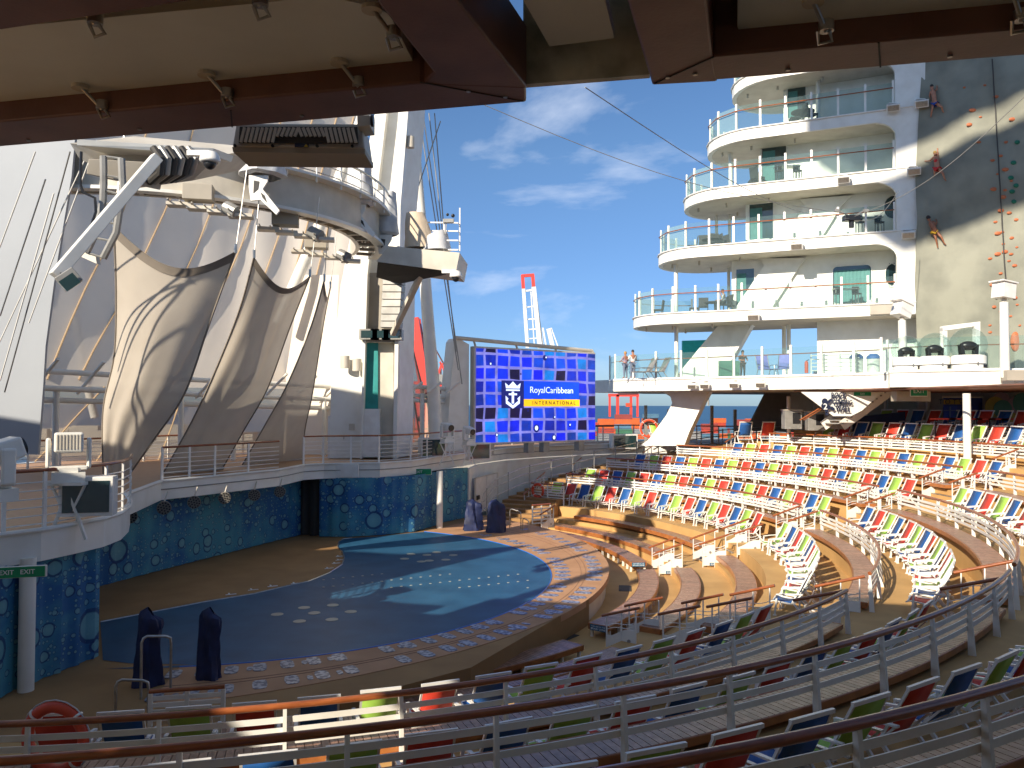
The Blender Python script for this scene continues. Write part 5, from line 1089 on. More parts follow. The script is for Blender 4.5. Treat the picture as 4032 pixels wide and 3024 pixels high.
# floodlights on fascias
def flood(lbl, p, d=TN, s_=1.0):
    t = thing('floodlight', lbl, 'floodlight', p, 'white floodlights on the terrace fascias'); p = Vector(p); rz = math.atan2(TE.y, TE.x) + pi
    rot = Matrix.Rotation(rz, 3, 'Z') @ Matrix.Rotation(R(25), 3, 'X')
    m = MB(); m.box(p, (.75*s_, .35*s_, .42*s_), rot=rot); m.bar(p + UP*.3, p + Vector((0, .4, .3)), .5, .05); m.build('housing', 'whiteg', t); m = MB(); m.box(p + rot @ Vector((0, -.19*s_, 0)), (.62*s_, .02, .3*s_), rot=rot); m.build('grille', 'steel', t); return t
FL = [(1928, 231, 'top terrace fascia'), (1989, 222, 'end pylon level with the top terrace'), (1821, 386, 'fourth terrace fascia'), (1973, 368, 'end pylon level with the fourth terrace'), (1720, 530, 'third terrace fascia'), (1961, 505, 'end pylon level with the third terrace'), (1627, 683, 'second terrace fascia'), (1946, 668, 'right end of the second terrace fascia')]
for x, y, nm in FL:
    t_, zz = TON(x, y, -.35); flood(f'white floodlight on the {nm}', TP(t_, -.38, zz))
t_, zz = TON(1916, 667, -.35); m = MB(); c = TP(t_, -.4, zz); m.box(c, (1.9, .5, .55), math.atan2(TE.y, TE.x)); tag(m.build('horn_speaker', 'panel'), 'long beige loudspeaker box at the right end of the lowest terrace fascia', 'loudspeaker')
# ------------------------------------------------------------------ LOWER PROMENADE SLAB curving round the theatre
fr = [W(1314, 822, 60), W(1326, 820, 58.0), W(1380, 818.5, 56.0), W(1470, 816.5, 54.0), W(1634, 811, 50.5), W(1760, 806, 47.8), W(1883, 801.5, 45.5), W(1918, 800, 44.8), W(1922, 803, 42.6), W(2000, 800, 41.4), W(2090, 798, 40.4), W(2160, 799, 39.6), W(2190, 803, 40), W(2260, 803, 39.5)]
zp = 8.4; fpz = [(p.x, p.y) for p in fr]
prom = thing('promenade_slab', 'long curved white promenade deck edge below the tower and climbing wall', 'promenade deck', (18, 37, 8))
m = MB(); P_ = fpz + [(36, 38), (46, 52), (34, 74), (11, 68), (5.6, 63)]
m.prism(P_, zp - .9, zp); m.build('deck_slab', 'white', prom)
m = MB(); m.tube([(x, y - .05, zp - .1) for x, y in fpz], .05, 6); m.build('edge_moulding', 'whiteg', prom)
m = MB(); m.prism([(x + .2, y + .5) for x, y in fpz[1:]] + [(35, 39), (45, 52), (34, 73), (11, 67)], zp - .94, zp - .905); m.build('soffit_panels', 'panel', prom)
for k in range(9):
    a = PO(31 + k*2.2, 28, zp - .88); b = PO(31 + k*2.2, -14, zp - .88); m = MB(); m.tube([PO(31.5 + k*1.9, 30 - j*4.5, zp - .98) for j in range(11)], .07, 4); m.build('soffit_batten', 'brown', prom)
glassrail('glass railing along the promenade deck in front of the couple and loungers', [(x + .15, y + .35) for x, y in fpz[:8]], zp, 1.85, 1.95, 1.3, 1.7)
glassrail('glass railing on the promenade deck in front of the climbing wall', [(fpz[8][0] + .3, fpz[8][1] + 1.6), (fpz[10][0], fpz[10][1] + 1.9), (fpz[12][0], fpz[12][1] + 1.2), (fpz[13][0] + 2, fpz[13][1] + .8)], zp, 1.9, 2.6, 1.3, 1.75)
# floodlights on slab
for x, y, nm in ((1493, 833, 'left of a pair'), (1520, 832, 'right of a pair'), (1583, 830, 'with a grille, under the seated man in black'), (1640, 829, 'small round one')):
    flood(f'floodlight on the promenade fascia, {nm}', W(x, y, 53.2 - (x-1493)*.022) + Vector((0, -.25, 0)), s_=.8)
m = MB(); m.box(W(2200, 808, 39), (1.4, .5, .5)); tag(m.build('horn_speaker', 'panel'), 'beige loudspeaker box on the promenade fascia at the right edge', 'loudspeaker')
# columns below the slab
for lb, x, y, D, zb_ in (('bright white column standing in the upper rows at the right', 2090, 990, 40.8, 2.7), ('grey column in the shade beside the stairs under the promenade', 2005, 910, 52, 4.4), ('thin column in front of the staircase', 1870, 912, 56, 4.0), ('white column left of the climbing wall sign', 1704, 912, 55, 3.6), ('thin column left of the blue hoarding', 1793, 912, 57, 4.0), ('slim column beside the dark hoarding', 1914, 912, 56, 4.0)):
    p = W(x, y, D); m = MB(); m.cyl((p.x, p.y, zb_), (p.x, p.y, 7.15), .19 if D < 48 else .13, 16); tag(m.build('white_column', 'white', smooth=True), lb, 'column')
# back wall, interior of the covered area
t = thing('covered_area_walls', 'shaded walls under the promenade deck behind the top rows', 'walls', (26, 54, 4))
m = MB(); m.slab([W(1760, 930, 61), W(2040, 930, 59), W(2040, 800, 59), W(1760, 800, 61)], (0, .3, 0)); m.build('wall_panel', 'white', t)
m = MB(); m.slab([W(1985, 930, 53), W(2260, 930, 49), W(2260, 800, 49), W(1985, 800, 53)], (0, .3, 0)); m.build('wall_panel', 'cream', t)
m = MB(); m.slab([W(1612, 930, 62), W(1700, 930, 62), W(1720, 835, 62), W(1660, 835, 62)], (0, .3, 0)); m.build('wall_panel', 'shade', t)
m = MB(); m.slab([W(1700, 930, 61.5), W(1770, 930, 61.5), W(1770, 835, 61.5), W(1712, 835, 61.5)], (0, .3, 0)); m.build('wall_panel', 'white', t)
m = MB(); m.slab([W(1841, 930, 53), W(1954, 930, 52), W(1954, 887, 52), W(1841, 899, 53)], (0, -.1, 0)); tag(m.build('hoarding', 'navy'), 'dark navy hoarding beneath the staircase', 'hoarding')
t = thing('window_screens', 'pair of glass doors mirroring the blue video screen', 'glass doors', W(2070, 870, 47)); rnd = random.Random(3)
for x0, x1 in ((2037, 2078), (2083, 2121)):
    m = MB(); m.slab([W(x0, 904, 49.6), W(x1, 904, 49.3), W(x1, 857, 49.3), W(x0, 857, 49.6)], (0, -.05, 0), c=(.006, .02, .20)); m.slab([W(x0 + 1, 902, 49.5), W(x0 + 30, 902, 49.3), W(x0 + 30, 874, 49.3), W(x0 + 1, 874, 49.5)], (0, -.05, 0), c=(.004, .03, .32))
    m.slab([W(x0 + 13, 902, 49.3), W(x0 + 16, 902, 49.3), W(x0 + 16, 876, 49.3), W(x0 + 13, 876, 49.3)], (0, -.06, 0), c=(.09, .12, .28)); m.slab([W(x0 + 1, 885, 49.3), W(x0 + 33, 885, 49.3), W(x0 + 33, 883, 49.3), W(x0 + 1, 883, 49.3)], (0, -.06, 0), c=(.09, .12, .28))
    m.build('pane', 'painted', t)  # reflected screen picture painted as coloured blocks on the pane
m = MB(); m.slab([W(2038, 871, 49.2), W(2076, 871, 49.1), W(2076, 861, 49.1), W(2038, 861, 49.2)], (0, -.05, 0)); m.build('painted_banner_reflection', 'mustard', t)
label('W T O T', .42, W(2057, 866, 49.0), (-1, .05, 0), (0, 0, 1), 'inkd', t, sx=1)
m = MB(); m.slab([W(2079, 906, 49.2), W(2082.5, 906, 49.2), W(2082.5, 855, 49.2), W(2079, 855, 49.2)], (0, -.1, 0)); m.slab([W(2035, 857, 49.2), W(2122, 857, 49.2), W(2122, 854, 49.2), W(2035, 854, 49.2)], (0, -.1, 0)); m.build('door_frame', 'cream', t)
t = thing('balloon_mural', 'cluster of painted mustard, mauve and green discs on the wall at right', 'mural', W(2165, 880, 48.3))
for x, y, r_, mm in ((2149, 876, .62, 'mustard'), (2162, 864, .55, 'pink'), (2165, 881, .56, 'greenp'), (2185, 889, .66, 'mustard'), (2192, 872, .5, 'pink'), (2208, 868, .62, 'greenp'), (2210, 890, .5, 'pink')):
    c = W(x, y, 48.6 - .02*random.random()); m = MB(); m.slab([c + Vector((r_*cos(k*pi/12), -random.random()*0, r_*sin(k*pi/12))) for k in range(24)], (0, -.04 - .03*random.random(), 0)); m.build('disc', mm, t)
exit_sign('green exit sign hung under the promenade deck near the right edge', W(1985, 843, 44), (1, 0, 0), .9, .5, 'EXIT')
exit_sign('small dim green exit sign above the staircase', W(1863, 849, 47), (1, 0, 0), 1.0, .22, 'EXIT')
m = MB(); c = W(1967, 854, 45); m.box(c, (1.9, .7, .55)); tag(m.build('horn_speaker', 'panel'), 'grey-beige horn loudspeaker hanging in the shade beside the staircase', 'loudspeaker')
# staircase with treads
t = thing('staircase', 'white open staircase rising under the promenade deck beside the sign', 'staircase', W(1850, 890, 51))
s0, s1 = W(1770, 915, 51), W(1915, 842, 51)
for dy, dxx in ((0, 0), (0, 24)):
    m = MB(); a = W(1778 + dxx*1.7, 918, 51 - dxx*.04), W(1888 + dxx*1.7, 838, 51 - dxx*.04); m.bar(a[0], a[1], .12, .6); m.build('stringer', 'white', t)
for k in range(12):
    f = k/12; p = W(1782 + 110*f, 914 - 80*f, 50.8); q = W(1822 + 110*f, 914 - 80*f, 49.9); m = MB(); m.slab([p, q, q + Vector((.25, .3, 0)), p + Vector((.25, .3, 0))], UP*.07); m.build('tread', 'grey', t)
m = MB(); m.tube([W(1728, 906, 50), W(1842, 836, 50)], .05, 6); m.tube([W(1736, 906, 50), W(1850, 836, 50)], .03, 6); m.build('handrail', 'wood', t)
# climbing wall sign
t = thing('climbing_sign', 'cut-out sign reading rock climbing wall with a dark climber figure', 'sign', W(1820, 870, 49)); c0 = W(1817, 870, 46.6); PXM = 1
m = MB(); m.slab([W(1730, 845, 47), W(1905, 845, 47), W(1862, 885, 47), W(1838, 897, 47), (W(1800, 897, 47))], (0, .08, 0)); m.build('added_sunlit_panel', 'white', t)  # white panel added to catch sun, standing in for the sunlit staircase
xd = (1, 0, 0)
for txt, x, y, sz, sx_ in (('ROCK', 1811.7, 853.5, .52, .62), ('CLIMBING', 1820, 868, .38, .66), ('WALL', 1821, 881.5, .52, .60)):
    label(txt, sz, W(x, y, 46.8), xd, UP, 'inkd', t, sx=sx_, bold=.004, depth=.03)
m = MB()
def limb(pts, w0): 
    q = [W(x, y, 46.8) for x, y in pts]
    for a, b in zip(q, q[1:]): m.bar(a, b, .06, w0, up=(0, 0, 1) if abs((b-a).normalized().z) < .9 else (1, 0, 0))
limb([(1782, 873), (1784, 882)], .42); limb([(1778, 871), (1776, 877)], .14); limb([(1785, 871), (1793, 863), (1797, 861)], .13); limb([(1785, 881), (1795, 878), (1802, 884)], .17); limb([(1783, 883), (1787, 889), (1785, 895)], .16)
hc = W(1782, 865.5, 46.8); m.slab([hc + Vector((.17*cos(k*pi/6), 0, .19*sin(k*pi/6))) for k in range(12)], (0, .06, 0)); m.build('figure', 'inkd', t)
label('2', .5, W(1783, 877, 46.7), xd, UP, 'ink', t, bold=.005)
# equipment behind left end of row 5
for i, (x, y) in enumerate(((1800 - 90, 905), (1800 - 40, 908), (1835 - 25, 905))):
    t = thing('equipment_cart', f'grey equipment cart in the shade behind the top rows, {ORD[i]} from the left', 'cart', W(x, y, 52), 'equipment carts behind the top rows'); p = W(x, y, 52)
    m = MB(); m.box(p, (1.1, .7, 1.2)); m.build('body', 'grey', t); m = MB(); m.box(p + Vector((.2, -.36, .1)), (.5, .05, .7)); m.build('panel', 'black', t); m = MB(); m.box(p + Vector((0, 0, .63)), (1.2, .8, .06)); m.build('top', 'cream', t)
# red bar stools / table tops behind the top row
for i in range(6):
    p = W(2037 + i*28, 902.5, 46); t = thing('red_table', f'red topped bar table behind the top row, {ORD[i]} from the left', 'table', p, 'red bar tables behind the top row'); m = MB(); m.box(p, (1.15, .7, .09)); m.build('top', 'red', t); m = MB()
    for sx in (-.45, .45): m.bar(p + Vector((sx, 0, -1.0)), p + Vector((sx, 0, -.05)), .05, .05)
    m.build('legs', 'black', t)
# ================================================================== CLIMBING WALL
cw0 = TP(edge[2][0] + .1, .6, 0); 
def CW(u, v):  # u 0..1 along, v 0..1 up
    e0, e1 = W(1984, 800, 48.0), W(2330, 800, 43.5); p = e0.lerp(e1, u); z = 8.0 + v*26; p.x += 1.15*v - .75*sin(v*pi)*(1-u); h = .9*sin(v*pi*1.15 - .25)*(.7 + .3*sin(u*5))
    n_ = noise.noise(Vector((u*5, v*7, 1)))*.35 + noise.noise(Vector((u*14, v*20, 5)))*.10
    px = p.x - (1-u)*(1-v)*.0; q = Vector((px, p.y - h*.6 - n_, z)); return q
wall = thing('climbing_wall', 'tall grey-green rock climbing wall dotted with orange and green holds', 'climbing wall', CW(.4, .3))
m = MB(); m.grid(CW, 40, 50); m.build('rock_face', 'rock', wall, smooth=True)
m = MB(); q0, q1 = CW(1, 0), CW(0, 0); m.slab([(q1.x + 1.5, q1.y + .8, 7.5), (q0.x, q0.y + .8, 7.5), (q0.x, q0.y + 1.2, 34), (q1.x + 1.5, q1.y + 1.2, 34)], (0, .4, 0)); m.build('backing', 'grey', wall)
def onwall(x, y):
    a = (x/2212*1024 - 512)/FPX; best = None
    b = (875 - y)/2.16/FPX
    v = .4; u = .2
    for it in range(4):
        for iu in range(-10, 401):
            u = iu/400; p = CW(u, v)
            if p.x/p.y >= a: break
        v = (EYE + b*p.y - 8.0)/26
    return CW(u, v)
rnd = random.Random(11)
H_ = [(2152, 403), (2172, 420), (2176, 405), (2160, 500), (2169, 497), (2190, 510), (2171, 523), (2160, 545), (2188, 545), (2200, 530), (2142, 555), (2183, 560), (2195, 570), (2165, 587), (2146, 612), (2170, 612), (2193, 617), (2180, 630), (2196, 640), (2150, 660), (2200, 655), (2165, 670), (2185, 680), (2205, 700), (2140, 700), (2175, 540), (2155, 475), (2200, 470), (2185, 455), (2167, 450), (2190, 385), (2160, 370), (2178, 360), (2150, 340), (2168, 330), (2120, 300), (2180, 300), (2100, 262), (2108, 230), (2125, 245), (2160, 200), (2135, 175), (2195, 250), (2090, 180), (2140, 715), (2156, 640)]
for i, (x, y) in enumerate(H_):
    p = onwall(x, y); r_ = rnd.choice((.08, .10, .12, .15)); m = MB(); m.ball(p + Vector((0, -.02, 0)), r_, 10, 6, (1.15 + rnd.random()*.4, .55, .75)); m.build('climbing_hold', 'holdo', wall, smooth=True)
for x, y in ((2196, 345), (2190, 378), (2192, 408), (2196, 430), (2201, 395), (2205, 300)):
    p = onwall(x, y); m = MB(); m.ball(p, .14, 10, 6, (1.2, .6, .9)); m.build('climbing_hold', 'holdg', wall, smooth=True)
p = onwall(2165, 622); m = MB(); m.slab([p + Vector((.38*cos(k*pi/8), -.06, .5*sin(k*pi/8))) for k in range(16)], (0, .1, 0)); m.build('round_pad', 'holdo', wall)
p = onwall(2195, 735); m = MB(); m.ball(p, .3, 12, 8, (1.0, .5, 1.9)); m.build('large_hold', 'holdo', wall, smooth=True)
m = MB(); m.tube([onwall(2148 + (k*1.3), 120 + k*28) + Vector((0, -.2, 0)) for k in range(19)], .035, 5); tag(m.build('belay_rope', 'dark'), 'thin dark rope hanging down the climbing wall', 'rope')
m = MB(); m.slab([W(2036, 800, 44), W(2046, 800, 44), W(2046, 702, 44), W(2036, 706, 44)], (0, .3, 0)); m.slab([W(2036, 712, 44), W(2117, 700, 43.5), W(2117, 692, 43.5), W(2036, 702, 44)], (0, .3, 0)); m.slab([W(2107, 800, 43.5), W(2117, 800, 43.5), W(2117, 694, 43.5), W(2107, 694, 43.5)], (0, .3, 0)); m.slab([W(2036, 800, 44), W(2117, 800, 43.4), W(2117, 788, 43.4), W(2036, 788, 44)], (0, .3, 0)); tag(m.build('door_frame', 'whiteg'), 'white door frame at the foot of the climbing wall behind the glass domes', 'door frame')
# small projector posts
for lb, x, y0_, y1_, D in (('white post with a camera housing in front of the climbing wall', 2168, 813, 650, 39.2), ('white post with a tilted camera housing left of the glass domes', 1948, 800, 690, 43.4)):
    t = thing('camera_post', lb, 'post', W(x, y0_, D), 'white posts with camera housings'); a, b = W(x + 3, y0_, D), W(x, y1_, D)
    m = MB(); m.cyl(a, b, .22, 16, .20); m.build('pole', 'white', t, smooth=True)
    m = MB(); c = b + UP*.55; rot = Matrix.Rotation(.3, 3, 'Z') @ Matrix.Rotation(.35 if x < 2000 else .12, 3, 'Y'); m.box(c, (.8, .7, .75), rot=rot); m.box(c + UP*.42, (1.0, .85, .08), rot=rot); m.build('camera_housing', 'whiteg', t); m = MB(); m.tube([b, b + UP*.2], .12, 8); m.build('bracket', 'cream', t)
# glass domes
for i, (x, y, s_) in enumerate(((1958, 800, 1.0), (2019, 796, 1.05), (2092, 791, 1.15))):
    D = 43.1 - i*.9; p = W(x, y, D); p.z = zp + .02; t = thing('dome_projector', f'black moving light under a clear dome on a white drum, {ORD[i]} from the left', 'dome light', p, 'clear dome lights on the promenade edge'); u_ = .93*s_
    m = MB(); m.lathe(p, [(0, 0), (.70*u_, 0), (.74*u_, .04), (.74*u_, .22), (.76*u_, .24), (.76*u_, .62), (.70*u_, .70), (0, .70)], 32); m.build('drum', 'whiteg', t, smooth=True)
    m = MB(); m.lathe(p, [(.742*u_, .215), (.775*u_, .225), (.775*u_, .25), (.742*u_, .26)], 32); m.build('gasket', 'black', t); m = MB(); m.box(p + Vector((.42*u_, -.62*u_, .12)), (.2, .06, .15), -.2*-1); m.build('socket', 'black', t); m = MB(); m.box(p + Vector((.02, -.76*u_, .24)), (.07, .05, .16)); m.build('latch', 'steel', t)
    m = MB(); m.ball(p + Vector((0, 0, 1.18*u_)), .82*u_, 32, 18, z0=-.62); m.build('dome', 'dome', t, smooth=True)
    m = MB(); c = p + Vector((0, 0, 1.05*u_))
    for sx in (-1, 1): m.box(c + Vector((sx*.34*u_, 0, -.12)), (.16*u_, .3*u_, .5*u_), rot=Matrix.Rotation(sx*.08, 3, 'Y'))
    m.build('yoke', 'black', t); m = MB(); m.ball(c + Vector((0, 0, .08)), .34*u_, 18, 10, (1.25, .8, .68)); m.build('head', 'black', t, smooth=True)
# ================================================================== TERRACE FURNITURE
def wchair():
    t = thing('wicker_chair', 'x', 'chair', (0, 0, 0), 'dark wicker chairs on the terraces'); m = MB(); m.box((0, 0, .44), (.56, .56, .07)); m.build('seat', 'wicker', t, local=True)
    m = MB(); m.hexa([(-.28, -.24, .45), (.28, -.24, .45), (.28, -.29, .45), (-.28, -.29, .45), (-.28, -.32, 1.02), (.28, -.32, 1.02), (.28, -.37, 1.02), (-.28, -.37, 1.02)]); m.build('backrest', 'wicker', t, local=True)
    for sx in (-.25, .25):
        for sy in (-.25, .25): m = MB(); m.box((sx, sy, .21), (.05, .05, .42)); m.build('leg', 'wicker', t, local=True)
    return t
def wtable():
    t = thing('round_table', 'x', 'table', (0, 0, 0), 'round dark tables on the terraces'); m = MB(); m.cyl((0, 0, .70), (0, 0, .74), .62, 24); m.build('tabletop', 'wicker', t, local=True); m = MB(); m.cyl((0, 0, .02), (0, 0, .70), .06, 10); m.cyl((0, 0, 0), (0, 0, .04), .3, 16); m.build('pedestal', 'wicker', t, local=True); return t
wc, wt_ = wchair(), wtable(); freeze(wc); freeze(wt_); uc, ut = [0], [0]
def put(proto_, flag, loc, rz, lb):
    o = proto_ if not flag[0] else copy_tree(proto_); flag[0] = 1; o.location = loc; o.rotation_euler[2] = rz; o.scale = (1.18,)*3; o['label'] = lb; return o
def onslab(x, k, s): t_, _ = TON(x, 500, s); return TP(t_, s, SLZ[k])
def seatset(k, xs, s, nm, tb=True):
    for i, (x, ds, rz) in enumerate(xs): put(wc, uc, onslab(x, k, s + ds), rz, f'dark wicker chair on the {nm}, {ORD[i]} from the left')
    if tb: put(wt_, ut, onslab(tb, k, s), 0, f'round dark table among the wicker chairs on the {nm}')
seatset(0, ((1420, .2, 1.2), (1498, .2, 1.4), (1518, -.5, 2.9), (1582, .1, -1.6)), 2.6, 'lowest rounded terrace', 1543)
seatset(1, ((1494, .2, 1.4), (1519, -.4, 2.9), (1547, -.6, 3.3), (1568, .3, -1.5), (1577, .9, -1.2)), 2.6, 'third storey terrace', 1538)
seatset(2, ((1628, .3, 1.5), (1636, -.4, -1.0)), 1.2, 'terrace with the reflecting glass door', None)
seatset(3, ((1718, .1, 1.5), (1752, -.2, -1.4)), 1.0, 'terrace beneath the canopy edge', 1735)
def highset(lb, k, x, s):
    p = onslab(x, k, s); t = thing('bar_table', f'silver framed high table with two stools on the {lb}', 'table', p); m = MB(); m.box(p + UP*1.06, (1.6, .6, .06)); m.build('tabletop', 'steel', t); m = MB()
    for sx in (-.7, .7):
        for sy in (-.2, .2): m.bar(p + Vector((sx, sy, 0)), p + Vector((sx, sy, 1.05)), .05, .05)
    m.build('leg_frame', 'steel', t)
    for i, sx in enumerate((-.55, .65)):
        q = p + Vector((sx, -.1, 0)); u = thing('bar_stool', f'dark {"left" if i == 0 else "right"} stool at the high table on the {lb}', 'stool', q, 'bar stools on the terraces'); m = MB(); m.box(q + UP*.76, (.45, .42, .06)); m.build('seat', 'wicker', u); m = MB(); m.box(q + Vector((0, .2, 1.02)), (.45, .05, .45)); m.build('backrest', 'wicker', u); m = MB()
        for a_ in (-.19, .19):
            for b_ in (-.18, .18): m.bar(q + Vector((a_, b_, 0)), q + Vector((a_, b_, .76)), .035, .035)
        m.build('legs', 'wicker', u)
highset('second terrace with the curtained window', 0, 1825, .9); highset('third terrace with the oval window', 1, 1875, .9); highset('fourth terrace with the diagonal shadow', 2, 1745 - 45, .9)
def lounger(lb, p, rz, cm, back=.95):
    t = thing('sun_lounger', lb, 'sun lounger', p, 'sun loungers on the promenade deck', rz); t.scale = (1.2,)*3; m = MB(); m.grid(lambda u, v: Vector((-.3 + .6*u, -.5 + 1.0*v, .36)), 1, 2); m.build('seat', cm, t, local=True, solid=.02); m = MB(); m.grid(lambda u, v: Vector((-.3 + .6*u, -.5 - .42*v, .38 + .8*v)), 1, 3); m.build('backrest', cm, t, local=True, solid=.02)
    m = MB()
    for sx in (-.33, .33): m.tube([(sx, .5, 0), (sx, .45, .34), (sx, -.5, .34), (sx, -.95, 1.2)], .02, 6); m.tube([(sx, -.7, 0), (sx, -.45, .34)], .02, 6); m.tube([(sx, .3, .34), (sx, .25, .55), (sx, -.2, .6), (sx, -.6, .55)], .02, 6)
    m.build('frame', 'steel', t, local=True); return t
def PRP(x, D): p = W(x, 810, D); p.z = zp; return p
lounger('dark grey reclining lounger behind the couple, left one', PRP(1384, 55.4), 1.9, 'grey'); lounger('dark grey reclining lounger behind the couple, right one', PRP(1412, 55), 1.9, 'grey')
lounger('lavender blue lounger facing the rail, left of two near the white column', PRP(1656, 51.2), pi, 'lavender'); lounger('lavender blue lounger tilted beside the white column, right of two', PRP(1690, 50.6), pi - .5, 'lavender')
m = MB(); m.slab([W(1474, 812, 61), W(1545, 812, 61), W(1560, 732, 61), W(1474, 735, 61)], (0, .3, 0)); o_ = tag(m.build('teal_wall', 'tealb'), 'bright teal wall behind the slanted white buttress', 'wall')
m = MB(); m.slab([W(1555, 812, 54), W(1598, 812, 54), W(1598, 778, 54), W(1555, 778, 54)], (0, .4, 0)); tag(m.build('green_cabinet', 'greenp'), 'dark green cabinet beside the man in black', 'cabinet')
t = thing('fire_extinguisher', 'red fire extinguisher on the promenade beside the small white rail', 'fire extinguisher', PRP(1740, 49)); p = PRP(1742, 48.9)
m = MB(); m.lathe(p, [(0, .1), (.1, .1), (.11, .2), (.11, .75), (.05, .85), (0, .85)], 14); m.build('cylinder', 'lifeb', t, smooth=True); m = MB(); m.bar(p + UP*.85, p + Vector((.15, 0, .92)), .05, .04); m.build('valve', 'black', t)
t = thing('small_rail', 'curved low white rail on the promenade right of the red extinguisher', 'railing', PRP(1800, 48.5))
for k in range(5): m = MB(); m.tube([PRP(1752 + j*13, 49 - .25*j) + UP*(.25 + .23*k) + Vector((0, .5*sin(j/8*pi), 0)) for j in range(9)], .03, 5); m.build('bar', 'white', t)
for x in (1752, 1780, 1815, 1850): m = MB(); p = PRP(x, 49 - (x-1752)*.019); m.bar(p, p + UP*1.25, .06, .06); m.build('post', 'white', t)
for i, x in enumerate((1850, 1887)):
    p = PRP(x, 47.6); t = thing('towel_bin', f'white barrel with a blue lid on the promenade, {"left" if i == 0 else "right"} one', 'bin', p, 'white barrels with blue lids'); m = MB(); m.lathe(p, [(0, 0), (.36, 0), (.38, .9), (0, .9)], 20); m.build('barrel', 'white', t, smooth=True); m = MB(); m.lathe(p, [(0, .9), (.4, .9), (.38, 1.05), (.2, 1.2), (0, 1.2)], 20); m.build('lid', 'blue', t, smooth=True)
# lounge chairs and tender gear on the rear deck right of the screen
for i, (x, c_) in enumerate(((1421, 'G'), (1452 + 8, 'R'), (2020 - 1, 'R'))):
    if i < 2:
        p = W(x, 950, 60); p.z = 3.6; o = copy_tree(proto[c_]); o.location = p; o.rotation_euler[2] = pi + .3; o.scale = (1.3,)*3; o['label'] = ('shaded green lounge chair on the rear deck right of the video screen', 'shaded dark red lounge chair on the rear deck beside the boxed monitor')[i]
for i, (x, c_) in enumerate(((1617 - 10, 'B'), (1617 + 2 + 37, 'R'))):
    p = W(x, 935, 56); p.z = 3.9; o = copy_tree(proto[c_]); o.location = p; o.rotation_euler[2] = pi*.0; o.scale = (1.25,)*3; o['label'] = ('blue lounge chair behind the upper handrails left of the top row', 'red lounge chair seen from behind left of the white column')[i]
buoy('orange lifebuoy on the rear railing left of the slanted buttress', W(1402, 925, 60), (1, 0, 0), (0, 0, 1), .62)
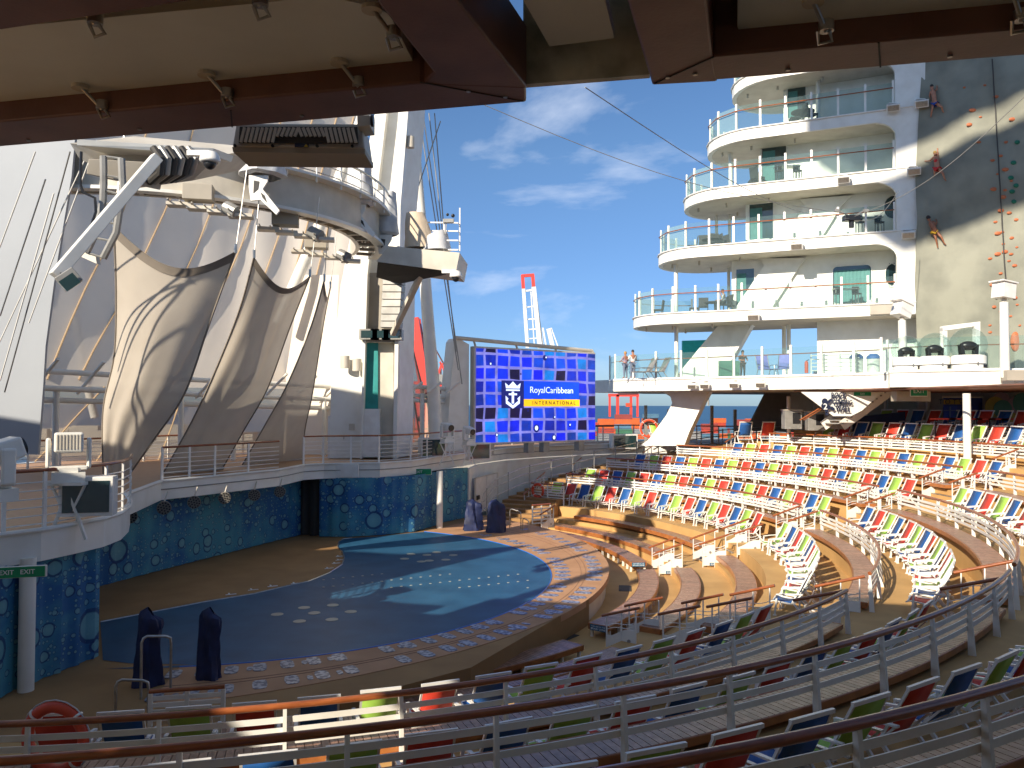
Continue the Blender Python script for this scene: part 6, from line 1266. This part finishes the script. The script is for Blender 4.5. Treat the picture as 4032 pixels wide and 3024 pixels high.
# ================================================================== PEOPLE
def person(lb, J, rad, skinm, hairm, hairc, parts_, grp=None, head_r=.105):
    """J joints dict in world coords; builds one skinned body surface; clothing shells follow the same limbs"""
    t = thing('person', lb, 'person', J['pelvis'], grp)
    keys = ['pelvis', 'belly', 'chest', 'neck', 'head0', 'head', 'headtop', 'ls', 'le', 'lw', 'lh', 'rs', 're', 'rw', 'rh', 'lhip', 'lk', 'la', 'lt', 'rhip', 'rk', 'ra', 'rt']
    E_ = [('pelvis', 'belly'), ('belly', 'chest'), ('chest', 'neck'), ('neck', 'head0'), ('head0', 'head'), ('head', 'headtop'), ('chest', 'ls'), ('ls', 'le'), ('le', 'lw'), ('lw', 'lh'), ('chest', 'rs'), ('rs', 're'), ('re', 'rw'), ('rw', 'rh'), ('pelvis', 'lhip'), ('lhip', 'lk'), ('lk', 'la'), ('la', 'lt'), ('pelvis', 'rhip'), ('rhip', 'rk'), ('rk', 'ra'), ('ra', 'rt')]
    Rr = dict(pelvis=(.15, .11), belly=(.135, .095), chest=(.165, .11), neck=(.055, .055), head0=(.07, .075), head=(.085, .10), headtop=(.06, .07), ls=(.058,)*2, le=(.042,)*2, lw=(.028,)*2, lh=(.034, .022), lhip=(.09,)*2, lk=(.058,)*2, la=(.036,)*2, lt=(.034, .026))
    for a in ('s', 'e', 'w', 'h', 'hip', 'k', 'a', 't'): Rr['r' + a] = Rr['l' + a]
    off_ = Vector(J['pelvis'])
    def mk(name, ks, mm, sc, par=t):
        me = bpy.data.meshes.new(name); idx = {k: i for i, k in enumerate(ks)}
        me.from_pydata([Vector(J[k]) - off_ for k in ks], [(idx[a], idx[b]) for a, b in E_ if a in idx and b in idx], [])
        o = bpy.data.objects.new(name, me); S.collection.objects.link(o); o.parent = par; me.materials.append(M[mm])
        md = o.modifiers.new('skin', 'SKIN'); md.use_smooth_shade = True; md.branch_smoothing = .4
        if not me.skin_vertices: 
            me.attributes.new('tmp', 'FLOAT', 'POINT')
        sv = me.skin_vertices
        if not sv:
            bpy.context.view_layer.objects.active = o; bpy.ops.mesh.customdata_skin_add(); sv = me.skin_vertices
        for k in ks: sv[0].data[idx[k]].radius = tuple(q*sc*1.18 for q in Rr[k])
        sv[0].data[0].use_root = True
        sb = o.modifiers.new('subdiv', 'SUBSURF'); sb.levels = 2; sb.render_levels = 2; return o
    mk('body', keys, skinm, 1.0)
    for nm, ks, mm, sc in parts_: mk(nm, ks, mm, sc)
    h = Vector(J['head']); ht = Vector(J['headtop']); up = (ht - Vector(J['head0'])).normalized(); f_ = Vector(J['face']).normalized(); side = up.cross(f_)
    m = MB(); c = h + up*.045 - f_*.018
    def hf(u, v):
        a = u*2*pi; el = -.35 + (pi/2 + .35)*v; d_ = f_*cos(a) + side*sin(a); low = .3*max(0, cos(a)); el2 = max(el, -.35 + low*1.6); return c + (d_*cos(el2)*.098 + up*sin(el2)*.115)*hairc
    m.grid(hf, 18, 8); m.build('hair', hairm, t, smooth=True)
    m = MB(); m.ball(h + f_*.10 - up*.005, .018, 8, 6); 
    for s_ in (-1, 1): m.ball(h + side*.088*s_, .022, 8, 6, (.7, .9, 1.2))
    m.build('nose_and_ears', skinm, t, smooth=True)
    m = MB()
    for s_ in (-1, 1): m.ball(h + f_*.085 + side*.032*s_ + up*.025, .011, 8, 6)
    m.build('eyes', 'black', t)
    for hd, w_ in (('lh', 'lw'), ('rh', 'rw')):
        hh = Vector(J[hd]); d_ = (hh - Vector(J[w_])).normalized(); sd_ = d_.cross(f_ if abs(d_.dot(f_)) < .9 else up).normalized(); m = MB()
        for k in range(4): 
            b_ = hh + sd_*(-.026 + .0175*k) + d_*.01; L_ = (.065, .078, .074, .056)[k]; kn = b_ + d_*L_*.55; m.tube([b_, kn, kn + (d_*.8 + f_*.5).normalized()*L_*.5], .0085, 6, .006)
        b_ = hh - d_*.03 - sd_*.03; m.tube([b_, b_ - sd_*.03 + d_*.03, b_ - sd_*.035 + d_*.06], .0095, 6, .007); m.build('fingers', skinm, t, smooth=True)
    return t
TORSO = ['pelvis', 'belly', 'chest', 'ls', 'le', 'rs', 're']; LEGS = ['pelvis', 'lhip', 'lk', 'la', 'rhip', 'rk', 'ra']; SHORT = ['pelvis', 'lhip', 'rhip']
def onw(x, y, out=.22): p = onwall(x, y); return p + Vector((-.05, -out, 0))
def climber(lb, P_, **k):
    J = {}
    for nm, (x, y, *o_) in P_.items(): J[nm] = onw(x, y, o_[0] if o_ else .25)
    J['face'] = Vector((.2, .95, .2)); return person(lb, J, None, **k)
def sc_pts(c, s_, d): return {k: (c[0] + v[0]*s_, c[1] + v[1]*s_) + tuple(v[2:]) for k, v in d.items()}
climber('boy climber in blue trunks with one arm up, topmost on the climbing wall', dict(pelvis=(2023, 217), belly=(2021, 207, .3), chest=(2019, 197, .3), neck=(2018, 190, .28), head0=(2017, 187, .28), head=(2016, 182.5, .27), headtop=(2016, 179, .27), ls=(2014.5, 192), le=(2013.5, 200, .15), lw=(2017, 205, .08), lh=(2018.5, 206, .05), rs=(2023, 192), re=(2029, 187, .2), rw=(2031, 179, .1), rh=(2031.5, 177, .05), lhip=(2020, 220), lk=(2015, 231, .35), la=(2016, 243, .15), lt=(2018, 247, .05), rhip=(2026, 219), rk=(2035, 228, .4), ra=(2041, 234, .15), rt=(2046, 236, .05)), skinm='skin', hairm='hair', hairc=1.06, parts_=[('trunks', SHORT, 'cblue', 1.12)], grp='climbers on the climbing wall')
climber('blonde climber in red swimwear reaching up, middle of the climbing wall', dict(pelvis=(2026, 359), belly=(2025, 350, .3), chest=(2024, 340, .3), neck=(2023, 334, .28), head0=(2022.5, 332, .28), head=(2022, 328, .27), headtop=(2022, 324.5, .27), ls=(2019, 336), le=(2013, 343, .2), lw=(2008, 343, .1), lh=(2005.5, 342.5, .05), rs=(2028, 335), re=(2029.5, 327, .2), rw=(2030.5, 318, .1), rh=(2031, 315.5, .05), lhip=(2023, 361), lk=(2017, 366, .45), la=(2022, 373, .2), lt=(2024, 376, .05), rhip=(2029, 361), rk=(2037, 372, .35), ra=(2045, 383, .15), rt=(2050, 386, .05)), skinm='skin', hairm='hairb', hairc=1.06, parts_=[('swim_top', ['belly', 'chest'], 'cred', 1.04), ('swim_shorts', SHORT, 'cred', 1.12)], grp='climbers on the climbing wall')
climber('tanned climber in yellow shorts with dark curly hair, lowest on the climbing wall', dict(pelvis=(2019, 496), belly=(2016, 489, .3), chest=(2012, 481, .3), neck=(2008.5, 475, .28), head0=(2007, 473, .28), head=(2006, 469.5, .27), headtop=(2005, 466, .27), ls=(2008, 480), le=(2014, 487, .12), lw=(2020, 480, .1), lh=(2022, 477, .05), rs=(2017, 476), re=(2025, 483, .15), rw=(2027, 474, .1), rh=(2026.5, 471, .05), lhip=(2017, 499), lk=(2020, 513, .35), la=(2027, 528, .15), lt=(2030, 533, .05), rhip=(2023, 498), rk=(2032, 511, .35), ra=(2042, 523, .15), rt=(2048, 526, .05)), skinm='skind', hairm='hair', hairc=1.3, parts_=[('shorts', ['pelvis', 'lhip', 'rhip'], 'cyellow', 1.25)], grp='climbers on the climbing wall')
def standing(p, h=1.72, f=(0, 1, 0), arm='rail', sit=False, seat_h=.46):
    p = Vector(p); s_ = h/1.72; F_ = Vector(f).normalized(); Sd = UP.cross(F_); b = lambda x, y, z: p + Sd*x*s_ + F_*y*s_ + UP*z*s_
    if not sit:
        J = dict(pelvis=b(0, 0, .93), belly=b(0, .01, 1.10), chest=b(0, .0, 1.30), neck=b(0, 0, 1.44), head0=b(0, .015, 1.51), head=b(0, .025, 1.58), headtop=b(0, .02, 1.66), ls=b(.19, 0, 1.37), rs=b(-.19, 0, 1.37), lhip=b(.09, 0, .88), rhip=b(-.09, 0, .88), lk=b(.11, .02, .48), rk=b(-.10, .03, .48), la=b(.12, -.02, .07), ra=b(-.11, -.01, .07), lt=b(.14, .13, .03), rt=b(-.13, .14, .03))
        J.update(le=b(.26, .10, 1.12), lw=b(.16, .34, 1.08), lh=b(.12, .42, 1.08), re=b(-.27, .08, 1.12), rw=b(-.16, .33, 1.08), rh=b(-.12, .41, 1.08))
    else:
        z = seat_h; J = dict(pelvis=b(0, 0, z + .10), belly=b(0, -.02, z + .27), chest=b(0, .0, z + .47), neck=b(0, .03, z + .61), head0=b(0, .05, z + .68), head=b(0, .07, z + .75), headtop=b(0, .065, z + .83), ls=b(.19, 0, z + .54), rs=b(-.19, 0, z + .54), lhip=b(.1, .03, z + .09), rhip=b(-.1, .03, z + .09), lk=b(.13, .44, z + .08), rk=b(-.12, .44, z + .08), la=b(.13, .42, .08), ra=b(-.13, .46, .08), lt=b(.14, .56, .03), rt=b(-.14, .60, .03), le=b(.27, .12, z + .32), lw=b(.12, .20, z + .60), lh=b(.08, .16, z + .68), re=b(-.26, .10, z + .30), rw=b(-.14, .34, z + .25), rh=b(-.10, .42, z + .25))
    J['face'] = F_; return J
person('woman in a floral blouse standing at the left end of the promenade railing', standing(PRP(1351, 56.4), 1.90, (-.5, .8, 0)), None, 'skin', 'hairb', 1.12, [('blouse', TORSO, 'cfloral', 1.12), ('jeans', LEGS, 'cjean', 1.1)])
person('man in a pale shirt standing close beside the woman at the promenade railing', standing(PRP(1367, 56.2), 2.02, (-.3, .9, 0)), None, 'skin', 'hair', 1.05, [('shirt', TORSO, 'cwhite', 1.15), ('trousers', LEGS, 'cjean', 1.12)])
person('seated man in a white shirt holding a phone to his ear on the lowest terrace', standing(onslab(1562, 0, 1.5), 2.05, (-.9, .2, 0), sit=True), None, 'skin', 'hair', 1.05, [('shirt', TORSO, 'cwhite', 1.15), ('trousers', LEGS, 'cdark', 1.12)])
put(wc, uc, onslab(1566, 0, 1.5), 1.75, 'dark wicker chair under the seated man in the white shirt')
person('man in dark clothes and a cap standing behind the green cabinet', standing(PRP(1604, 55.5), 1.95, (.2, -1, 0)), None, 'skin', 'cdark', 1.12, [('jacket', TORSO, 'cdark', 1.15), ('trousers', LEGS, 'cdark', 1.12)])
# ================================================================== CANOPY OVER THE CAMERA (underside of the near tower)
can = thing('overhead_canopy', 'dark steel deck underside with brown beams and beige panels over the viewer', 'canopy', (0, 3, 9))
ZC = 9.0
# plan points of frame edges on the soffit plane
def C(x, y, z=ZC): return AT(x, y, z)
e0, e1 = C(0, 322), C(1135, 221); ed = (e1 - e0).normalized()
def CP(a, b, z): # a along the edge from e1 (to the right +), b inwards
    n_ = Vector((ed.y, -ed.x, 0)); return Vector((e1.x, e1.y, 0)) + ed*a + n_*b + UP*z
def cbox(m, a0, a1, b0, b1, z0_, z1_): m.slab([CP(a0, b0, z0_), CP(a1, b0, z0_), CP(a1, b1, z0_), CP(a0, b1, z0_)], UP*(z1_-z0_))
def loc2(x, y, z):  # pixel -> (a,b)
    p = AT(x, y, z); d = p - Vector((e1.x, e1.y, z)); n_ = Vector((ed.y, -ed.x, 0)); return d.dot(ed), d.dot(n_)
# slab above everything (keeps the sun off the near rows; opening added for sun patches)
m = MB()
for a0, a1, b0, b1 in ((-14.2, 26, .30, 6), (-14.2, -12.8, 6, 14), (-9.6, 26, 6, 14), (-14.2, 26, 14, 16)):
    cbox(m, a0, a1, b0, b1, 9.75, 11.2)
m.build('deck_slab', 'soffit', can)
# brown beams
aL, bL = loc2(1135, 190, ZC)
w_edge = loc2(0, 262, ZC)[1]     # inner side of the edge beam
def beam(nm, pix, z0_, h, mm='brown'):
    q = [AT(x, y, z0_) for x, y in pix]; m = MB(); m.slab(q, UP*h); return m.build(nm, mm, can)
beam('edge_beam', ((-1200, 425), (1135, 221), (1135, 188), (905, 180), (-1200, 380)), ZC, .5)
beam('cross_beam', ((1135, 221), (1135, 188), (985, 0), (860, -160), (660, -160), (808, 0), (935, 158), (905, 190)), ZC + .003, .5)
beam('cross_beam', ((1407, 184), (1548, 176), (1537, 112), (1522, -30), (1505, -170), (1310, -170), (1352, 0)), ZC, .5)
beam('edge_beam', ((1407, 184), (2212, 117), (3600, 0), (3600, -60), (2212, 58), (1540, 120), (1500, 150)), ZC + .003, .5)
beam('rear_beam', ((-1300, 60), (-1300, -30), (0, -70), (330, -20), (560, -25), (300, 20), (0, 66)), ZC, .5)
# beige light panels, rounded
def rpanel(nm, pix, z0_, th, mm='cpanel', r_=.12):
    q = [AT(x, y, z0_) for x, y in pix]; pts = []
    n_ = len(q)
    for i in range(n_):
        p, a, b = q[i], q[i-1], q[(i+1) % n_]; u = (a-p).normalized(); v = (b-p).normalized()
        for k in range(5):
            f = k/4; pts.append(p + u*r_*(1-f)**2 + v*r_*f**2)
    m = MB(); m.slab(pts, UP*th); o = m.build(nm, mm, can); return o
rpanel('light_panel', ((-900, 320), (905, 164), (835, 22), (700, -8), (560, 8), (-900, 150)), ZC + .18, .2)
rpanel('light_panel', ((1590, 72), (3200, -40), (3200, -260), (1600, -260)), ZC + .18, .2)
beam('centre_panel', ((1185, 100), (1325, 82), (1290, -60), (1060, -60), (1128, 0)), ZC + .22, .1, 'cpanel')
beam('steel_edge_web', ((1130, 190), (1402, 168), (1402, 160), (1128, 182)), ZC + .05, .7, 'soffit')
for q0_, q1_ in (((905, 178), (1128, 219)), ((1540, 122), (1412, 180)), ((1900, 143), (1896, 90)), ((500, 276), (497, 240))):
    a_, b_ = AT(*q0_, ZC - .003), AT(*q1_, ZC - .003); m = MB(); m.bar(a_, b_, .012, .006); m.build('beam_joint', 'dark', can)
for x_, y_ in ((1010, 196), (1090, 208), (1440, 165), (1500, 158), (1700, 148), (2050, 118), (300, 280), (650, 250), (60, 305)):
    p = AT(x_, y_, ZC); m = MB(); m.cyl(p - UP*.012, p + UP*.01, .018, 8); m.build('beam_bolt', 'steel', can)
for z_, dx_ in ((.30, 0), (.36, 14)):
    m = MB(); m.tube([AT(1150 + dx_, 150, ZC + z_), AT(1190 + dx_, 120, ZC + z_), AT(1400 + dx_, 105, ZC + z_)], .022, 8); m.build('conduit', 'grey', can, smooth=True)
# clamps
def clamp(x, y, lb, fx=1):
    p = AT(x, y, ZC + .02); t = thing('panel_clamp', lb, 'clamp', p, 'steel clamps holding the overhead panels')
    m = MB(); m.cyl(p + Vector((0, 0, .0)), p + Vector((0, 0, .07)), .05, 10); m.tube([p + Vector((.02, 0, 0)), p + Vector((.05, .03, -.05)), p + Vector((-.03, .06, -.06)), p + Vector((-.05, .02, .01))], .014, 6); m.build('hook', 'steel', t, smooth=True)
    m = MB(); m.tube([p, p + Vector((-.12*fx, -.10, .14))], .016, 8); m.build('screw', 'steel', t); m = MB(); m.cyl(p + Vector((-.13*fx, -.11, .13)), p + Vector((-.13*fx, -.11, .16)), .07, 14); m.build('washer', 'cream', t)
for x, y, lb in ((219, 238, 'steel clamp on the left beam, first from the left'), (489, 212, 'steel clamp on the left beam, second from the left'), (773, 188, 'steel clamp on the left beam, nearest the corner'), (203, 54, 'dim steel clamp at the upper left edge of the panel'), (560, 14, 'dim steel clamp at the top edge of the picture'), (848, 82, 'bright tipped steel clamp on the slanting side of the left panel'), (1783, 66, 'steel clamp on the right beam'), (2205, 42, 'steel clamp cut by the right edge of the picture')): clamp(x, y, lb)
# hanging speaker with fins under the edge beam
t = thing('hanging_floodlight', 'cream ribbed floodlight housing hanging under the left beam', 'floodlight', W(650, 300, 8.2)); D = 8.2
m = MB(); m.slab([W(502, 330, D), W(787, 333, D), W(787, 322, D), W(500, 319, D)], (0, .5, 0)); m.build('base_rim', 'panel', t)
m = MB(); m.slab([W(500, 319, D - .01), W(787, 322, D - .01), W(779, 268, D + .05), W(508, 268, D + .05)], (0, .45, 0)); m.build('housing', 'cream', t)
m = MB(); m.slab([W(770, 274, D - .1), W(797, 272, D - .1), W(797, 250, D - .1), W(770, 250, D - .1)], (0, .3, 0)); m.build('mount', 'cream', t); m = MB(); m.cyl(W(800, 262, D - .1), W(806, 262, D - .1), .06, 12); m.build('gland', 'black', t)
m = MB(); m.slab([W(514, 310, D - .03), W(772, 310, D - .03), W(770, 275, D - .03), W(516, 275, D - .03)], (0, .02, 0)); m.build('vent_recess', 'dark', t)
m = MB()
for k in range(26):
    x = 522 + k*9.7; s_ = 1 if x < 645 else -1
    if 590 < x < 700: y0_ = 296
    else: y0_ = 309
    m.bar(W(x - s_*3, y0_, D - .07), W(x + s_*5, 277, D - .07), .016, .03)
m.build('fin', 'cream', t)
m = MB(); m.slab([W(635, 319, D - .045), W(665, 319, D - .045), W(665, 311, D - .045), W(635, 311, D - .045)], (0, .01, 0)); sg = m.build('warning_label', 'inkd', t); m = MB(); m.slab([W(655, 318, D - .055), W(664, 318, D - .055), W(659.5, 312, D - .055)], (0, .005, 0)); m.build('warning_triangle', 'yellow', sg)
m = MB()
for x in (507, 588, 684, 760): p = W(x, 317, D - .03); m.cyl(p, p + Vector((0, -.02, 0)), .016, 10)
m.build('screw', 'black', t)
# near tower body; unseen screens added left of the frame to shade the stage
nt_ = thing('near_tower', 'white body of the near side tower behind the viewer', 'superstructure', (4, -12, 5))
m = MB(); cbox(m, -9.8, 26, 11, 16, 0, 9.7); m.build('body', 'white', nt_)
m = MB(); m.box((0, -7, 38), (4, 4, 56)); m.box((-2, -2, 64.5), (34, 5, 18)); m.box((-3, -2, 50.2), (26, 5, 1.7)); m.build('added_shade_blocks', 'white', nt_)  # unseen blocks and their post, added to throw shadow bands on the climbing wall
ws = thing('added_sun_screen', 'tall white windscreen and sail structure outside the left of the view', 'windscreen', (-24, 13, 6))
m = MB(); m.slab([(-18.8, 11.0, -.9), (-33, 14.3, -.9), (-33, 14.3, 15.0), (-22, 11.8, 14.6), (-18.8, 11.0, 16.6)], (0, .25, 0)); m.build('screen', 'cream', ws)
m = MB(); m.slab([(-18.8, 11.0, -.9), (-14.2, 9.9, -.9), (-14.2, 9.9, 10.2), (-18.8, 11.0, 10.2)], (0, .2, 0)); m.slab([(-14.2, 9.9, -.9), (-7.4, 8.35, -.9), (-7.4, 8.35, 9.7), (-14.2, 9.9, 9.7)], (0, -.2, 0)); m.build('bulwark', 'white', ws)  # unseen walls added to block low sun from the near part of the stage
m = MB(); m.cyl((-14.9, 7.0, -.9), (-14.9, 7.0, 17), .28, 12); tag(m.build('round_mast', 'white', smooth=True), 'round mast outside the left of the view by the near tower', 'mast')
# near floor under the camera
MB().arc(34.6, 46, 3.0, 4.86, -112, -50, 2).build('near_walkway', 'deck', kind='structure')
# ================================================================== HARBOUR: CRANES AND CONTAINERS
def gantry(lb, base, s_, col, pts3):
    t = thing('harbour_crane', lb, 'crane', base, 'container cranes across the harbour')
    for nm, mm, segs in pts3:
        for a, b, w_ in segs:
            m = MB(); m.bar(W(*a), W(*b), w_*.68, w_*.68); m.build(nm, mm, t)
    return t
D1 = 340.
gantry('big red container crane with its boom raised, left of the video screen', W(910, 930, D1), 1, 'craner', [
 ('boom', 'craner', [((893, 688, D1), (917, 838, D1), 6.5), ((903, 690, D1 + 6), (926, 838, D1 + 6), 3)]),
 ('mast', 'craned', [((930, 735, D1 + 10), (930, 838, D1 + 10), 2.6), ((922, 728, D1), (938, 740, D1), 1)]),
 ('leg', 'craner', [((903, 838, D1), (903, 936, D1), 3), ((924, 838, D1 + 15), (919, 936, D1 + 15), 2.6), ((968, 838, D1 + 8), (968, 936, D1 + 8), 3), ((885, 860, D1 + 25), (885, 936, D1 + 25), 4)]),
 ('portal_beam', 'craner', [((886, 832, D1), (970, 832, D1), 4.5), ((903, 905, D1), (970, 912, D1), 3)]),
 ('boom_girder', 'craned', [((900, 845, D1 + 10), (985, 847, D1 + 10), 3.4)]),
 ('brace', 'craner', [((968, 850, D1), (946, 905, D1), 1.6), ((944, 848, D1), (966, 925, D1), 1.6), ((950, 782, D1), (984, 832, D1), 1.0), ((955, 785, D1), (944, 815, D1), 1.4), ((955, 790, D1), (970, 832, D1), 1.2)]),
 ('tie_rod', 'craned', [((912, 720, D1), (930, 740, D1 + 10), .6), ((932, 740, D1 + 5), (984, 832, D1), .7), ((952, 785, D1), (952, 830, D1), 1.0)]),
 ('machine_house', 'grey', [((944, 820, D1), (958, 820, D1), 6)])])
D2 = 420.
gantry('white container crane boom with a red tip rising behind the video screen', W(1150, 760, D2), 1, 'cranew', [
 ('boom_tip', 'craner', [((1128, 594, D2), (1130, 624, D2), 2.6), ((1150, 594, D2), (1152, 620, D2), 2.6), ((1126, 596, D2), (1153, 594, D2), 2.2)]),
 ('boom', 'cranew', [((1130, 624, D2), (1139, 752, D2), 2.6), ((1152, 620, D2), (1166, 752, D2), 3.4)]),
 ('cross_member', 'cranew', [((1131, 629, D2), (1152, 626, D2), 1.4), ((1134, 664, D2), (1156, 661, D2), .9), ((1136, 690, D2), (1159, 688, D2), .9), ((1137, 712, D2), (1161, 710, D2), .9), ((1138, 732, D2), (1163, 730, D2), .9)]),
 ('ladder', 'cranew', [((1146, 630, D2), (1154, 750, D2), .8), ((1158, 640, D2), (1173, 750, D2), .9)]),
 ('pylon', 'cranew', [((1184, 710, D2), (1194, 752, D2), 3.2), ((1172, 708, D2), (1180, 752, D2), 1.2), ((1190, 708, D2), (1206, 752, D2), .9)])])
D3 = 430.
gantry('small red gantry crane between the screen and the slanted buttress', W(1350, 930, D3), 1, 'craner', [
 ('leg', 'craner', [((1317, 850, D3), (1317, 900, D3), 1.6), ((1334, 852, D3), (1334, 930, D3), 2.2), ((1363, 850, D3), (1363, 905, D3), 1.8), ((1377, 850, D3), (1377, 900, D3), 1.6)]),
 ('girder', 'craner', [((1314, 853, D3), (1380, 853, D3), 2.2)]), ('trolley', 'craned', [((1335, 849, D3), (1378, 848, D3), 2.6)]), ('cab', 'lifeb', [((1352, 874, D3), (1364, 874, D3), 3.0)])])
m = MB(); m.tube([W(1530, 848, D3), W(1530, 875, D3)], .5, 5); tag(m.build('light_pole', 'grey'), 'thin distant light pole over the container yard', 'pole')
# containers
def container_proto():
    m = MB(); L_, w_, h_ = 12.2, 2.44, 2.6; m.box((0, 0, h_/2), (L_, w_, h_), col=.5)
    for k in range(24): m.box((-5.8 + k*.504, -w_/2 - .03, h_/2), (.22, .07, h_*.84), col=.5)
    for x in (-6.05, 6.05): m.box((x, -w_/2 - .02, h_/2), (.2, .14, h_ + .04), col=.5)
    return m
CM = [mat('container_' + n_, c, .55, tuple(q*.8 for q in c), .6) for n_, c in (('orange', (.62, .13, .03)), ('red', (.48, .06, .035)), ('maroon', (.30, .055, .045)), ('steel_blue', (.09, .20, .30)), ('teal', (.04, .24, .26)), ('grey', (.26, .28, .30)), ('green', (.05, .18, .10)))]
CN = ['orange', 'red', 'maroon', 'steel blue', 'teal', 'grey', 'green']
cmesh = []
for i, mm in enumerate(CM): 
    o = container_proto().build('shipping_container', mm); cmesh.append(o.data); S.collection.objects.unlink(o) if False else bpy.data.objects.remove(o)
rnd = random.Random(21); STK = []
x = 1288
stacks = []
for xs_, nmin in ((range(1290, 1455, 19), 3), (range(1532, 1716, 19), 3), ((878, 905, 935, 960), 3)):
    for x in xs_:
        n_ = nmin + rnd.choice((0, 1, 1, 2, 2, 3)); stacks.append((x, rnd.choice((425, 440, 455, 470)), tuple(rnd.choice((0, 0, 0, 1, 1, 2, 3, 3, 5, 6)) for _ in range(n_)), n_))
cnt = 0
for si, (x, D, cols, n_) in enumerate(stacks):
    base = W(x, 900, D); yaw = rnd.uniform(-.05, .05)
    for j, c in enumerate(cols):
        o = bpy.data.objects.new('shipping_container', cmesh[c]); S.collection.objects.link(o); o.location = (base.x + rnd.uniform(-.5, .5), base.y, -14 + j*2.62); o.rotation_euler[2] = yaw; o.scale = (.72, 1, 1)
        where = 'left of the buttress' if 1280 < x < 1450 else ('right of the buttress' if x > 1450 else 'left of the video screen')
        so_ = [q[0] for q in stacks if (1280 < q[0] < 1450) == (1280 < x < 1450) and (q[0] > 1450) == (x > 1450)]; so_.sort(); ix = so_.index(x)
        tag(o, f'{CN[c]} container, {ORD[j]} level from the ground, {ORD[ix]} stack {where}', 'shipping container', 'stacked containers on the quay')
# dark lamp posts of the quay
for i, x in enumerate((1445, 1538, 1588, 1395)):
    D = 62; p = W(x, 940, D); m = MB(); m.bar((p.x, p.y, 3.6), (p.x, p.y, 6.2 + (i % 2)*.3), .22, .22); tag(m.build('windscreen_post', 'grey'), f'dark upright windscreen post at the rear deck edge, {("second", "third", "fourth", "first")[i]} from the left', 'post', 'upright posts of the rear windscreen')
bpy.context.view_layer.update()
